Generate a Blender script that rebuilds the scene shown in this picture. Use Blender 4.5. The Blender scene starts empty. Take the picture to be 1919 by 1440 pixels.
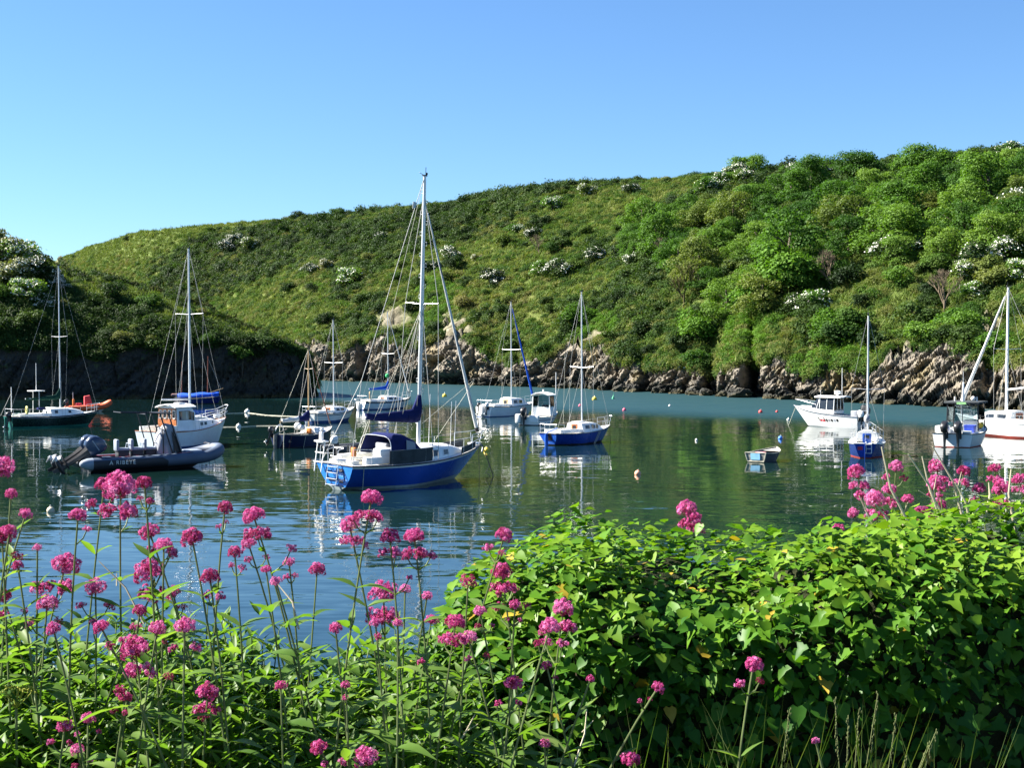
import bpy, bmesh, math, random
import numpy as np
from mathutils import Vector, Matrix, Euler
from mathutils.bvhtree import BVHTree

SC = bpy.context.scene
COL = SC.collection
PI = math.pi
rad = math.radians

# ------------------------------------------------------------------ camera
F = 2700.0                       # focal length in photograph pixels (1919 wide)
CAM_H = 5.3                      # eye height above the water
PITCH = math.atan(68.0 / F)
cam_d = bpy.data.cameras.new('camera')
cam_d.sensor_width = 36.0
cam_d.lens = F / 1919.0 * 36.0
cam_d.clip_start = 0.1
cam_d.clip_end = 6000.0
cam = bpy.data.objects.new('camera', cam_d)
COL.objects.link(cam)
cam.location = (0, 0, CAM_H)
cam.rotation_euler = (PI / 2 - PITCH, 0, 0)
SC.camera = cam

# ------------------------------------------------------------------ sky and sun
SUN_EL = rad(40.0)
SUN_AZ = math.atan2(-0.97, 0.22)      # compass angle from +Y towards +X
w = bpy.data.worlds.new('World')
SC.world = w
w.use_nodes = True
nt = w.node_tree
bg = nt.nodes['Background']
sky = nt.nodes.new('ShaderNodeTexSky')
sky.sky_type = 'NISHITA'
sky.sun_disc = False
sky.sun_elevation = SUN_EL
sky.sun_rotation = SUN_AZ
sky.altitude = 0.0
sky.air_density = 1.0
sky.dust_density = 0.0
sky.ozone_density = 3.0
tint_n = nt.nodes.new('ShaderNodeMix')
tint_n.data_type = 'RGBA'; tint_n.blend_type = 'MULTIPLY'
tint_n.inputs[0].default_value = 1.0
tint_n.inputs[7].default_value = (0.49, 0.665, 0.86, 1)      # clear maritime blue
nt.links.new(sky.outputs[0], tint_n.inputs[6])
nt.links.new(tint_n.outputs[2], bg.inputs[0])
bg.inputs[1].default_value = 0.05

sd = bpy.data.lights.new('sun', 'SUN')
sd.energy = 5.0
sd.angle = rad(0.53)
sd.color = (1.0, 0.945, 0.85)
sun = bpy.data.objects.new('sun', sd)
COL.objects.link(sun)
sv = Vector((math.sin(SUN_AZ) * math.cos(SUN_EL), math.cos(SUN_AZ) * math.cos(SUN_EL), math.sin(SUN_EL)))
sun.rotation_euler = sv.to_track_quat('Z', 'Y').to_euler()
sun.location = (-40, 0, 60)

SC.view_settings.view_transform = 'Standard'
SC.view_settings.look = 'None'
SC.view_settings.exposure = 2.1
SC.view_settings.gamma = 1.0
SC.view_settings.use_curve_mapping = False
SC.render.engine = 'CYCLES'
SC.cycles.use_denoising = True
SC.cycles.max_bounces = 6
SC.cycles.diffuse_bounces = 3
SC.cycles.glossy_bounces = 3
SC.cycles.transmission_bounces = 4
SC.cycles.transparent_max_bounces = 4
SC.cycles.caustics_reflective = False
SC.cycles.caustics_refractive = False

# ------------------------------------------------------------------ measuring helpers
def ray(px, py):
    x = (px - 959.5) / F
    y = -(py - 720.0) / F
    c, s = math.cos(PITCH), math.sin(PITCH)
    return Vector((x, y * s + c, y * c - s)).normalized()

def on_water(px, py):
    d = ray(px, py)
    t = -CAM_H / d.z
    return Vector((d.x * t, d.y * t, 0.0))

def at_depth(px, py, Y):
    d = ray(px, py)
    t = Y / d.y
    return Vector((d.x * t, Y, CAM_H + d.z * t))

# ------------------------------------------------------------------ numpy noise
def _hash(ix, iy, iz, seed):
    h = (ix * 374761393 + iy * 668265263 + iz * 1274126177 + seed * 974634777) & 0xFFFFFFFF
    h = ((h ^ (h >> 13)) * 1274126177) & 0xFFFFFFFF
    h = ((h ^ (h >> 16)) * 2246822519) & 0xFFFFFFFF
    h = h ^ (h >> 15)
    return (h & 0xFFFFFF) / float(0xFFFFFF)

def vnoise(p, seed=0):
    p = np.asarray(p, float)
    i = np.floor(p).astype(np.int64)
    f = p - i
    u = f * f * (3 - 2 * f)
    r = 0
    for dx in (0, 1):
        wx = u[:, 0] if dx else 1 - u[:, 0]
        for dy in (0, 1):
            wy = u[:, 1] if dy else 1 - u[:, 1]
            for dz in (0, 1):
                wz = u[:, 2] if dz else 1 - u[:, 2]
                r = r + wx * wy * wz * _hash(i[:, 0] + dx, i[:, 1] + dy, i[:, 2] + dz, seed)
    return r * 2 - 1

def fbm(p, octv=4, seed=0, gain=0.5):
    p = np.asarray(p, float)
    a, s, tot = 1.0, 0, 0
    for k in range(octv):
        s = s + a * vnoise(p * (2 ** k) + 17.3 * k, seed + k)
        tot += a
        a *= gain
    return s / tot

def cells(p, seed=0):
    """random value of the nearest jittered cell point, and the two nearest distances"""
    p = np.asarray(p, float)
    i = np.floor(p).astype(np.int64)
    b1 = np.full(len(p), 9.0); b2 = np.full(len(p), 9.0); val = np.zeros(len(p))
    for dx in (-1, 0, 1):
        for dy in (-1, 0, 1):
            for dz in (-1, 0, 1):
                c = i + np.array([dx, dy, dz])
                q = np.stack([_hash(c[:, 0], c[:, 1], c[:, 2], seed + k) for k in range(3)], 1) + c
                d = np.sqrt(((q - p) ** 2).sum(1))
                v = _hash(c[:, 0], c[:, 1], c[:, 2], seed + 7)
                m = d < b1
                b2 = np.where(m, b1, np.minimum(b2, d))
                val = np.where(m, v, val)
                b1 = np.where(m, d, b1)
    return val * 2 - 1, b1, b2

def sstep(a, b, x):
    t = np.clip((x - a) / (b - a), 0, 1)
    return t * t * (3 - 2 * t)

# ------------------------------------------------------------------ object helpers
def tag(o, label=None, cat=None, group=None, kind=None):
    if label: o['label'] = label
    if cat: o['category'] = cat
    if group: o['group'] = group
    if kind: o['kind'] = kind
    return o

def empty(name, loc=(0, 0, 0), rz=0.0, label=None, cat=None, group=None):
    o = bpy.data.objects.new(name, None)
    o.empty_display_size = 0.2
    COL.objects.link(o)
    o.location = loc
    o.rotation_euler = (0, 0, rz)
    return tag(o, label, cat, group)

def link(name, me, parent=None, loc=None, rot=None, scale=None):
    o = bpy.data.objects.new(name, me)
    COL.objects.link(o)
    if parent: o.parent = parent
    if loc is not None: o.location = loc
    if rot is not None: o.rotation_euler = rot
    if scale is not None: o.scale = (scale,) * 3 if isinstance(scale, (int, float)) else scale
    return o

def np_mesh(name, V, FC, mat=None, smooth=True, sharp=None):
    """V (N,3), FC (M,k) with one k"""
    me = bpy.data.meshes.new(name)
    V = np.asarray(V, np.float32); FC = np.asarray(FC, np.int32)
    m, k = FC.shape
    me.vertices.add(len(V)); me.vertices.foreach_set('co', V.ravel())
    me.loops.add(m * k); me.loops.foreach_set('vertex_index', FC.ravel())
    me.polygons.add(m)
    me.polygons.foreach_set('loop_start', np.arange(0, m * k, k, dtype=np.int32))
    me.polygons.foreach_set('loop_total', np.full(m, k, np.int32))
    me.polygons.foreach_set('use_smooth', np.full(m, bool(smooth)))
    me.update(calc_edges=True)
    if sharp: me.set_sharp_from_angle(angle=sharp)
    if mat: me.materials.append(mat)
    return me

def set_attr(me, name, arr, typ='FLOAT'):
    a = me.attributes.new(name, typ, 'POINT')
    if typ == 'FLOAT': a.data.foreach_set('value', np.asarray(arr, np.float32).ravel())
    elif typ == 'FLOAT_VECTOR': a.data.foreach_set('vector', np.asarray(arr, np.float32).ravel())

class MB:
    """collects shapes into one mesh"""
    def __init__(s): s.v = []; s.f = []
    def add(s, vs, fs):
        o = len(s.v)
        s.v.extend([tuple(p) for p in vs]); s.f.extend([tuple(i + o for i in f) for f in fs])
        return s
    def box(s, x0, x1, y0, y1, z0, z1, c=0.0):
        if c <= 0:
            vs = [(x, y, z) for x in (x0, x1) for y in (y0, y1) for z in (z0, z1)]
            return s.add(vs, [(0, 1, 3, 2), (4, 6, 7, 5), (0, 4, 5, 1), (2, 3, 7, 6), (0, 2, 6, 4), (1, 5, 7, 3)])
        bm = bmesh.new()
        bmesh.ops.create_cube(bm, size=1)
        for v in bm.verts:
            v.co = Vector((x0 if v.co.x < 0 else x1, y0 if v.co.y < 0 else y1, z0 if v.co.z < 0 else z1))
        bmesh.ops.bevel(bm, geom=bm.edges[:], offset=c, segments=2, affect='EDGES', profile=0.5)
        bm.verts.index_update()
        s.add([v.co[:] for v in bm.verts], [[v.index for v in f.verts] for f in bm.faces])
        bm.free()
        return s
    def tube(s, pts, r, n=8, cap=True):
        pts = [Vector(p) for p in pts]
        rs = r if isinstance(r, (list, tuple)) else [r] * len(pts)
        rings = []
        up = None
        for i, p in enumerate(pts):
            t = (pts[min(i + 1, len(pts) - 1)] - pts[max(i - 1, 0)])
            if t.length < 1e-9: t = Vector((0, 0, 1))
            t.normalize()
            if up is None:
                up = Vector((0, 0, 1)) if abs(t.z) < 0.9 else Vector((1, 0, 0))
            a = t.cross(up)
            if a.length < 1e-6: a = t.orthogonal()
            a.normalize(); b = a.cross(t).normalized(); up = b
            rings.append([p + (a * math.cos(2 * PI * k / n) + b * math.sin(2 * PI * k / n)) * rs[i] for k in range(n)])
        return s.loft(rings, closed=True, cap=cap)
    def loft(s, rings, closed=True, cap=True):
        n = len(rings[0]); vs = [p for r in rings for p in r]; fs = []
        for i in range(len(rings) - 1):
            for k in range(n if closed else n - 1):
                a = i * n + k; b = i * n + (k + 1) % n
                fs.append((a, b, b + n, a + n))
        if cap and closed:
            fs.append(tuple(reversed(range(n)))); fs.append(tuple(range((len(rings) - 1) * n, len(rings) * n)))
        return s.add(vs, fs)
    def sphere(s, c, r, n=12, m=8, sc=(1, 1, 1)):
        vs = []; fs = []
        for j in range(m + 1):
            th = PI * j / m
            for k in range(n):
                ph = 2 * PI * k / n
                vs.append((c[0] + r * sc[0] * math.sin(th) * math.cos(ph), c[1] + r * sc[1] * math.sin(th) * math.sin(ph), c[2] + r * sc[2] * math.cos(th)))
        for j in range(m):
            for k in range(n):
                a = j * n + k; b = j * n + (k + 1) % n
                fs.append((a, a + n, b + n, b))
        return s.add(vs, fs)
    def lathe(s, c, prof, n=16):
        rings = [[(c[0] + r * math.cos(2 * PI * k / n), c[1] + r * math.sin(2 * PI * k / n), c[2] + z) for k in range(n)] for r, z in prof]
        return s.loft(rings)
    def torus(s, c, R, r, n=20, m=8, mtx=None, a0=0.0, a1=2 * PI):
        full = abs(a1 - a0 - 2 * PI) < 1e-6
        pts = []
        for k in range(n + 1):
            a = a0 + (a1 - a0) * k / n
            pts.append(Vector((R * math.cos(a), 0, R * math.sin(a))))
        if mtx: pts = [mtx @ p for p in pts]
        pts = [p + Vector(c) for p in pts]
        return s.tube(pts, r, m, cap=not full)
    def panel(s, quad, t):
        """thin slab from four corners, thickness t along its normal"""
        q = [Vector(p) for p in quad]
        nrm = (q[1] - q[0]).cross(q[3] - q[0]).normalized() * t
        vs = q + [p + nrm for p in q]
        return s.add(vs, [(3, 2, 1, 0), (4, 5, 6, 7), (0, 1, 5, 4), (1, 2, 6, 5), (2, 3, 7, 6), (3, 0, 4, 7)])
    def build(s, name, mat, parent=None, sharp=35, smooth=True):
        me = bpy.data.meshes.new(name)
        me.from_pydata([tuple(p) for p in s.v], [], [tuple(f) for f in s.f])
        if smooth:
            me.polygons.foreach_set('use_smooth', [True] * len(me.polygons))
            me.set_sharp_from_angle(angle=rad(sharp))
        me.materials.append(mat)
        me.validate()
        return link(name, me, parent)

# ------------------------------------------------------------------ materials
class NT:
    def __init__(s, name):
        s.m = bpy.data.materials.new(name); s.m.use_nodes = True
        s.t = s.m.node_tree; s.t.nodes.clear()
        s.out = s.t.nodes.new('ShaderNodeOutputMaterial')
    def n(s, typ, **kw):
        nd = s.t.nodes.new(typ)
        for k, v in kw.items():
            if k.startswith('i_'): nd.inputs[k[2:].replace('_', ' ')].default_value = v
            elif k[0] == 'I' and k[1:].isdigit(): nd.inputs[int(k[1:])].default_value = v
            else: setattr(nd, k, v)
        return nd
    def l(s, a, b): s.t.links.new(a, b)
    def ramp(s, src, stops, interp='LINEAR'):
        r = s.n('ShaderNodeValToRGB')
        r.color_ramp.interpolation = interp
        el = r.color_ramp.elements
        while len(el) < len(stops): el.new(0.5)
        for e, (p, c) in zip(el, stops):
            e.position = p
            e.color = (*c, 1) if len(c) == 3 else c
        s.l(src, r.inputs[0])
        return r.outputs[0]
    def noise(s, scale, detail=4, vec=None, rough=0.55):
        nd = s.n('ShaderNodeTexNoise', i_Scale=scale, i_Detail=detail, i_Roughness=rough)
        if vec is not None: s.l(vec, nd.inputs['Vector'])
        return nd
    def math(s, op, a, b=None, clamp=False):
        nd = s.n('ShaderNodeMath', operation=op, use_clamp=clamp)
        for i, v in enumerate((a, b)):
            if v is None: continue
            if isinstance(v, (int, float)): nd.inputs[i].default_value = v
            else: s.l(v, nd.inputs[i])
        return nd.outputs[0]
    def mix(s, fac, a, b, mode='MIX'):
        nd = s.n('ShaderNodeMix', data_type='RGBA', blend_type=mode)
        for i, v in ((0, fac), (6, a), (7, b)):
            if isinstance(v, (int, float)): nd.inputs[i].default_value = v
            elif isinstance(v, tuple): nd.inputs[i].default_value = (*v, 1) if len(v) == 3 else v
            else: s.l(v, nd.inputs[i])
        return nd.outputs[2]

_mc = {}
def paint(name, col, rough=0.35, metal=0.0, wear=0.12, scale=6.0, spec=0.5, bump=0.0):
    """painted, moulded or cloth surface with slight dirt and gloss variation"""
    if name in _mc: return _mc[name]
    t = NT(name)
    tc = t.n('ShaderNodeTexCoord')
    nz = t.noise(scale, 5, tc.outputs['Object'])
    d = tuple(c * (1 - wear * 2.0) for c in col)
    u = tuple(min(1, c * (1 + wear * 0.5)) for c in col)
    c = t.ramp(nz.outputs[0], [(0.25, d), (0.5, col), (0.8, u)])
    b = t.n('ShaderNodeBsdfPrincipled', i_Metallic=metal)
    b.inputs['Specular IOR Level'].default_value = spec
    t.l(c, b.inputs['Base Color'])
    r = t.n('ShaderNodeMapRange', i_To_Min=max(0.02, rough - 0.1), i_To_Max=min(1, rough + 0.15))
    t.l(nz.outputs[0], r.inputs[0]); t.l(r.outputs[0], b.inputs['Roughness'])
    if bump:
        n2 = t.noise(scale * 6, 4, tc.outputs['Object'])
        bp = t.n('ShaderNodeBump', i_Strength=bump, i_Distance=0.01)
        t.l(n2.outputs[0], bp.inputs['Height']); t.l(bp.outputs[0], b.inputs['Normal'])
    t.l(b.outputs[0], t.out.inputs[0])
    _mc[name] = t.m
    return t.m

def glass(name='dark_window', col=(0.02, 0.025, 0.03), rough=0.06):
    if name in _mc: return _mc[name]
    t = NT(name)
    b = t.n('ShaderNodeBsdfPrincipled', i_Roughness=rough)
    b.inputs['Base Color'].default_value = (*col, 1)
    b.inputs['Specular IOR Level'].default_value = 0.6
    t.l(b.outputs[0], t.out.inputs[0]); _mc[name] = t.m
    return t.m

def clear_glass(name='clear_window'):
    if name in _mc: return _mc[name]
    t = NT(name)
    g = t.n('ShaderNodeBsdfGlossy', i_Roughness=0.03)
    tr = t.n('ShaderNodeBsdfTransparent'); tr.inputs[0].default_value = (0.55, 0.62, 0.64, 1)
    fr = t.n('ShaderNodeFresnel', i_IOR=1.6)
    mx = t.n('ShaderNodeMixShader')
    t.l(fr.outputs[0], mx.inputs[0]); t.l(tr.outputs[0], mx.inputs[1]); t.l(g.outputs[0], mx.inputs[2])
    t.l(mx.outputs[0], t.out.inputs[0]); _mc[name] = t.m
    return t.m

def leafmat(name, stops, rough=0.45, trans=0.35, scale=0.35, obj_random=0.5, gloss=0.25, attr=None, coord='world'):
    """leaf: colour ramp picked by a world-space patch noise plus a per-thing random"""
    if name in _mc: return _mc[name]
    t = NT(name)
    geo = t.n('ShaderNodeNewGeometry')
    nz = t.noise(scale, 4, geo.outputs['Position'], 0.6)
    oi = t.n('ShaderNodeObjectInfo')
    v = t.math('MULTIPLY_ADD', oi.outputs['Random'], obj_random)
    v.node.inputs[2].default_value = -obj_random / 2
    s = t.math('ADD', nz.outputs[0], v)
    if attr:
        at = t.n('ShaderNodeAttribute', attribute_name=attr)
        s = t.math('ADD', s, at.outputs['Fac'])
    c = t.ramp(s, stops)
    b = t.n('ShaderNodeBsdfPrincipled', i_Roughness=rough)
    b.inputs['Specular IOR Level'].default_value = gloss
    t.l(c, b.inputs['Base Color'])
    tr = t.n('ShaderNodeBsdfTranslucent')
    c2 = t.mix(1.0, c, (1.25, 1.35, 0.45), 'MULTIPLY')
    t.l(c2, tr.inputs[0])
    mx = t.n('ShaderNodeMixShader', I0=trans)
    t.l(b.outputs[0], mx.inputs[1]); t.l(tr.outputs[0], mx.inputs[2])
    t.l(mx.outputs[0], t.out.inputs[0])
    _mc[name] = t.m
    return t.m
# ================================================================== land
def interp(tab, x):
    xs = [a for a, b in tab]; ys = [b for a, b in tab]
    return np.interp(x, xs, ys)

def dist_of(y): return F * CAM_H / (np.asarray(y, float) - 652.0)

# far hill, described column by column along its shore (bearing given as photograph column)
SHORE = [(-500, 520), (-200, 450), (100, 380), (300, 310), (480, 262), (600, 233), (700, 221), (800, 210), (1000, 194), (1200, 172), (1400, 153), (1600, 139), (1750, 130), (1919, 119), (2150, 103), (2500, 84)]
RIDGE_Y = [(-500, 600), (-200, 560), (0, 520), (100, 492), (180, 458), (270, 434), (360, 426), (470, 415), (570, 408), (680, 402), (850, 382), (1050, 353), (1250, 337), (1350, 326), (1450, 318), (1600, 312), (1750, 300), (1919, 288), (2200, 280), (2500, 270)]
CLIFF_Y = [(-500, 640), (300, 640), (560, 636), (600, 640), (650, 650), (700, 636), (760, 655), (840, 625), (880, 640), (920, 676), (1000, 680), (1060, 660), (1120, 636), (1180, 684), (1300, 690), (1400, 690), (1440, 664), (1500, 690), (1600, 695), (1690, 655), (1780, 632), (1850, 685), (1919, 688), (2500, 690)]
GULLY = [(1337, 15, 7.0), (1412, 13, 8.5), (1068, 26, 4.5), (683, 14, 5.0), (1210, 14, 2.5), (930, 16, 2.0), (1560, 10, 2.0), (1860, 18, 3.0), (1290, 10, 3.0)]

def gully(px):
    g = np.zeros_like(px)
    for c, w_, dp in GULLY:
        g += dp * np.exp(-((px - c) / w_) ** 2)
    return g

def hill_rows(px, rows):
    """px (C,), rows list of ('c', f) on the cliff or ('s', t) on the slope -> X, Y, Z arrays (R,C)"""
    ds = interp(SHORE, px); gl = gully(px)
    hr = 31.0 - 4 * sstep(700, -100, px)
    dr = hr * F / np.maximum(652 - interp(RIDGE_Y, px), 12)
    dr = np.minimum(dr, 640)
    dr = np.maximum(dr, ds + 40)
    zr = CAM_H + (652 - interp(RIDGE_Y, px)) / F * dr
    jit = vnoise(np.stack([px * 0.045, px * 0, px * 0], 1), 3) * 0.7 + vnoise(np.stack([px * 0.16, px * 0, px * 0], 1), 4) * 0.5
    hc_s = np.maximum(CAM_H + (652 - interp(CLIFF_Y, px)) / F * (ds + 2), 1.6)
    hc = np.maximum(hc_s + jit, 1.6)
    hc_s = hc_s * 0 + 4.2
    tx = (px - 959.5) / F
    X = []; Y = []; Z = []
    for kind, f in rows:
        if kind == 'c':
            z = -0.8 + f * (hc + 0.8)
            d = ds + gl * (1 - 0.25 * f) + np.maximum(z, 0) * 0.42 + 0.5 * f * f
        else:
            ff = np.clip(f, 0, 1)
            d0 = ds + hc * 0.42 + 0.5
            d = d0 + (dr - d0) * f + gl * 0.75 * math.exp(-ff * 9)
            hs = hc + (hc_s - hc) * (1 - math.exp(-ff * 12))
            z = hs + (zr - hs) * (1 - (1 - ff) ** 1.28)
            if f > 1: z = z - (f - 1) * 6
        X.append(d * tx); Y.append(d + 0 * tx); Z.append(z + 0 * tx)
    return np.array(X), np.array(Y), np.array(Z)

def grid_faces(R, C):
    i = np.arange(R - 1)[:, None] * C + np.arange(C - 1)[None, :]
    return np.stack([i, i + 1, i + C + 1, i + C], -1).reshape(-1, 4)

# ---- hill slope
NCOL = 520
pxs = np.linspace(-300, 2300, NCOL)
ts = list(np.linspace(0, 0.12, 16)) + list(np.linspace(0.135, 1.0, 84)) + [1.06, 1.15, 1.3, 1.6]
hx, hy, hz = hill_rows(pxs, [('s', t) for t in ts])
P = np.stack([hx.ravel(), hy.ravel(), hz.ravel()], 1)
tt = np.repeat(np.array(ts), NCOL)
amp = sstep(0.0, 0.05, tt) * (1 - 0.75 * sstep(0.85, 1.0, tt))
P[:, 2] += amp * (2.2 * fbm(P * [0.035, 0.035, 0], 3, 11) + 0.8 * fbm(P * [0.16, 0.16, 0], 3, 12))
P[:, 2] += 0.25 * fbm(P * [0.7, 0.7, 0.0], 2, 13) * sstep(0, 0.03, tt)
HILL_V = P
HILL_F = grid_faces(len(ts), NCOL)
HILL_T = tt
HILL_BVH = BVHTree.FromPolygons([tuple(p) for p in P], [tuple(map(int, f)) for f in HILL_F])

def on_hill(px, py):
    h = HILL_BVH.ray_cast(Vector((0, 0, CAM_H)), ray(px, py))
    return h[0]

def hill_z(x, y):
    h = HILL_BVH.ray_cast(Vector((x, y, 300)), Vector((0, 0, -1)))
    return h[0].z if h[0] else None

# bare rock scars and lush gullies on the slope, by place
def spots(lst):
    r = []
    for px, py, rr, st in lst:
        h = on_hill(px, py)
        if h: r.append((h.x, h.y, h.z, rr, st))
    return r
SCARS = spots([(852, 615, 3.0, 1), (856, 632, 3.0, 1), (850, 650, 3.4, 1), (862, 664, 3.6, 1), (846, 672, 3, 1), (872, 680, 3.5, 1), (835, 590, 2.0, .8), (842, 605, 2, .9), (822, 640, 2, .7), (900, 655, 2.5, .8), (722, 590, 4.0, .9), (745, 600, 4.0, .9), (700, 605, 3, .6), (740, 640, 3, .6), (1105, 640, 3.2, 1), (1120, 660, 3.2, 1), (1085, 650, 2.4, .8), (1740, 650, 4.2, 1), (1765, 645, 4.2, 1), (1790, 650, 3.5, 1), (1715, 668, 3.5, 1), (1690, 660, 3, .8), (1700, 680, 3, 1), (1745, 668, 4, 1), (1780, 675, 3.2, 1), (1755, 690, 3, .9), (1520, 650, 2, .8), (1500, 660, 2, .7), (1850, 610, 2.5, .8), (1845, 625, 2.5, .8), (110, 490, 6, 1), (640, 650, 2.5, .7), (610, 652, 2.5, .8), (1900, 690, 3, .7), (1835, 700, 2.5, .7), (1470, 640, 2, .5)])
LUSH = spots([(820, 530, 3, 1), (822, 560, 3, 1), (824, 590, 3, 1), (826, 620, 3, 1), (818, 545, 3, .8), (1125, 625, 3.5, 1), (1110, 615, 3.5, 1), (1430, 600, 3, 1), (1420, 625, 3, 1), (1410, 650, 3, 1), (1398, 665, 3, 1), (1440, 590, 3, 1), (1395, 630, 2.5, 1), (1393, 600, 2, .8), (1555, 680, 3.5, 1), (1590, 680, 3, 1), (1530, 686, 3, 1), (930, 660, 2.5, .9), (915, 672, 3, .9), (960, 690, 2.5, .7)])

def blob(Pn, lst):
    m = np.zeros(len(Pn))
    for x, y, z, r, st in lst:
        d = np.sqrt(((Pn - [x, y, z]) ** 2).sum(1)) / r
        m = np.maximum(m, st * np.exp(-(d ** 2)))
    return m

# ---- rock and turf materials
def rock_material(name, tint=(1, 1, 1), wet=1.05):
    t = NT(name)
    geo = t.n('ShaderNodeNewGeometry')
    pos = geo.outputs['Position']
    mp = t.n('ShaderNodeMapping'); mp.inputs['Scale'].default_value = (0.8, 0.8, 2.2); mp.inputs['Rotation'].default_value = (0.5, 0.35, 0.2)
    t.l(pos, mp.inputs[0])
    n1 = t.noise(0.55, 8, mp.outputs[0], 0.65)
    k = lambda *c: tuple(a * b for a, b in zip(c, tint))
    c = t.ramp(n1.outputs[0], [(0.25, k(.055, .050, .045)), (0.42, k(.125, .108, .086)), (0.58, k(.22, .188, .142)), (0.8, k(.31, .265, .20))])
    n2 = t.noise(0.22, 5, pos)
    lich = t.ramp(n2.outputs[0], [(0.56, (0, 0, 0)), (0.66, (1, 1, 1))])
    c = t.mix(t.math('MULTIPLY', lich, 0.55), c, k(.20, .15, .05))
    n3 = t.noise(1.3, 4, pos)
    moss = t.ramp(n3.outputs[0], [(0.60, (0, 0, 0)), (0.68, (1, 1, 1))])
    c = t.mix(t.math('MULTIPLY', moss, 0.6), c, (.07, .09, .025))
    # weed and wet band left by the tide
    sx = t.n('ShaderNodeSeparateXYZ'); t.l(pos, sx.inputs[0])
    n4 = t.noise(0.5, 5, pos)
    hz_ = t.math('ADD', sx.outputs[2], t.math('MULTIPLY', t.math('SUBTRACT', n4.outputs[0], 0.5), -1.5))
    wetm = t.n('ShaderNodeMapRange', i_From_Min=wet - 0.25, i_From_Max=wet + 0.3, i_To_Min=1.0, i_To_Max=0.0)
    t.l(hz_, wetm.inputs[0])
    c = t.mix(wetm.outputs[0], c, (.022, .022, .016))
    low = t.n('ShaderNodeMapRange', i_From_Min=0.12, i_From_Max=0.5, i_To_Min=0.75, i_To_Max=0.0)
    t.l(hz_, low.inputs[0])
    c = t.mix(low.outputs[0], c, (.06, .05, .012))
    b = t.n('ShaderNodeBsdfPrincipled', i_Roughness=0.85)
    t.l(c, b.inputs['Base Color'])
    n5 = t.noise(3.2, 6, mp.outputs[0], 0.7)
    bp = t.n('ShaderNodeBump', i_Strength=0.9, i_Distance=0.25)
    t.l(n5.outputs[0], bp.inputs['Height']); t.l(bp.outputs[0], b.inputs['Normal'])
    t.l(b.outputs[0], t.out.inputs[0])
    return t.m, c

def turf_material():
    t = NT('hill_turf')
    geo = t.n('ShaderNodeNewGeometry'); pos = geo.outputs['Position']
    n1 = t.noise(0.05, 6, pos, 0.6)
    n2 = t.noise(0.9, 6, pos, 0.7)
    s = t.math('ADD', t.math('MULTIPLY', n1.outputs[0], 0.75), t.math('MULTIPLY', n2.outputs[0], 0.45))
    c = t.ramp(s, [(0.42, (.03, .055, .012)), (0.55, (.065, .095, .02)), (0.66, (.10, .125, .032)), (0.8, (.15, .155, .05))])
    gr = t.n('ShaderNodeAttribute', attribute_name='grass')
    c = t.mix(gr.outputs['Fac'], c, t.ramp(n2.outputs[0], [(0.35, (.075, .115, .028)), (0.65, (.15, .19, .055))]))
    rk = t.n('ShaderNodeAttribute', attribute_name='rock')
    n3 = t.noise(0.9, 8, pos, 0.7)
    rc = t.ramp(n3.outputs[0], [(0.3, (.05, .048, .03)), (0.48, (.14, .125, .085)), (0.72, (.31, .28, .21))])
    c = t.mix(rk.outputs['Fac'], c, rc)
    b = t.n('ShaderNodeBsdfPrincipled', i_Roughness=0.95); b.inputs['Specular IOR Level'].default_value = 0.1
    t.l(c, b.inputs['Base Color'])
    bp = t.n('ShaderNodeBump', i_Strength=1.0, i_Distance=0.5)
    t.l(n2.outputs[0], bp.inputs['Height']); t.l(bp.outputs[0], b.inputs['Normal'])
    t.l(b.outputs[0], t.out.inputs[0])
    return t.m
M_ROCK, _ = rock_material('cliff_rock')
M_ROCK_SHADE, _ = rock_material('headland_rock_shade', (0.20, 0.21, 0.22), 1.0)  # rock tint lowered so the headland cliff carries shade in its colour
M_TURF = turf_material()

rockm = np.clip(blob(HILL_V, SCARS) * 1.7 - 0.45 + 1.3 * fbm(HILL_V * 0.42, 4, 31, 0.65), 0, 1) * sstep(0.1, 0.4, blob(HILL_V, SCARS))
lushm = blob(HILL_V, LUSH)
pxv = HILL_V[:, 0] / HILL_V[:, 1] * F + 959.5
# open grass along the crest to the seaward (far) end
grassm = sstep(0.80, 0.93, HILL_T + 0.10 * fbm(HILL_V * 0.03, 3, 41)) * sstep(900, 350, pxv)
grassm = np.maximum(grassm, 0.9 * sstep(0.22, 0.0, np.abs(HILL_T - 0.82 + (pxv - 220) * 0.0012)) * sstep(420, 260, pxv) * sstep(100, 160, pxv))
# carve rugged rock into the scars
HILL_V[:, 2] += rockm * 1.5 * cells(HILL_V * [0.6, 0.6, 0.9], 5)[0]
me = np_mesh('hillside', HILL_V, HILL_F, M_TURF)
set_attr(me, 'rock', rockm); set_attr(me, 'grass', np.clip(grassm, 0, 1))
hill = link('hillside', me)
tag(hill, 'long green hillside sloping down to the far side of the inlet', 'hill', kind='structure')

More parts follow.
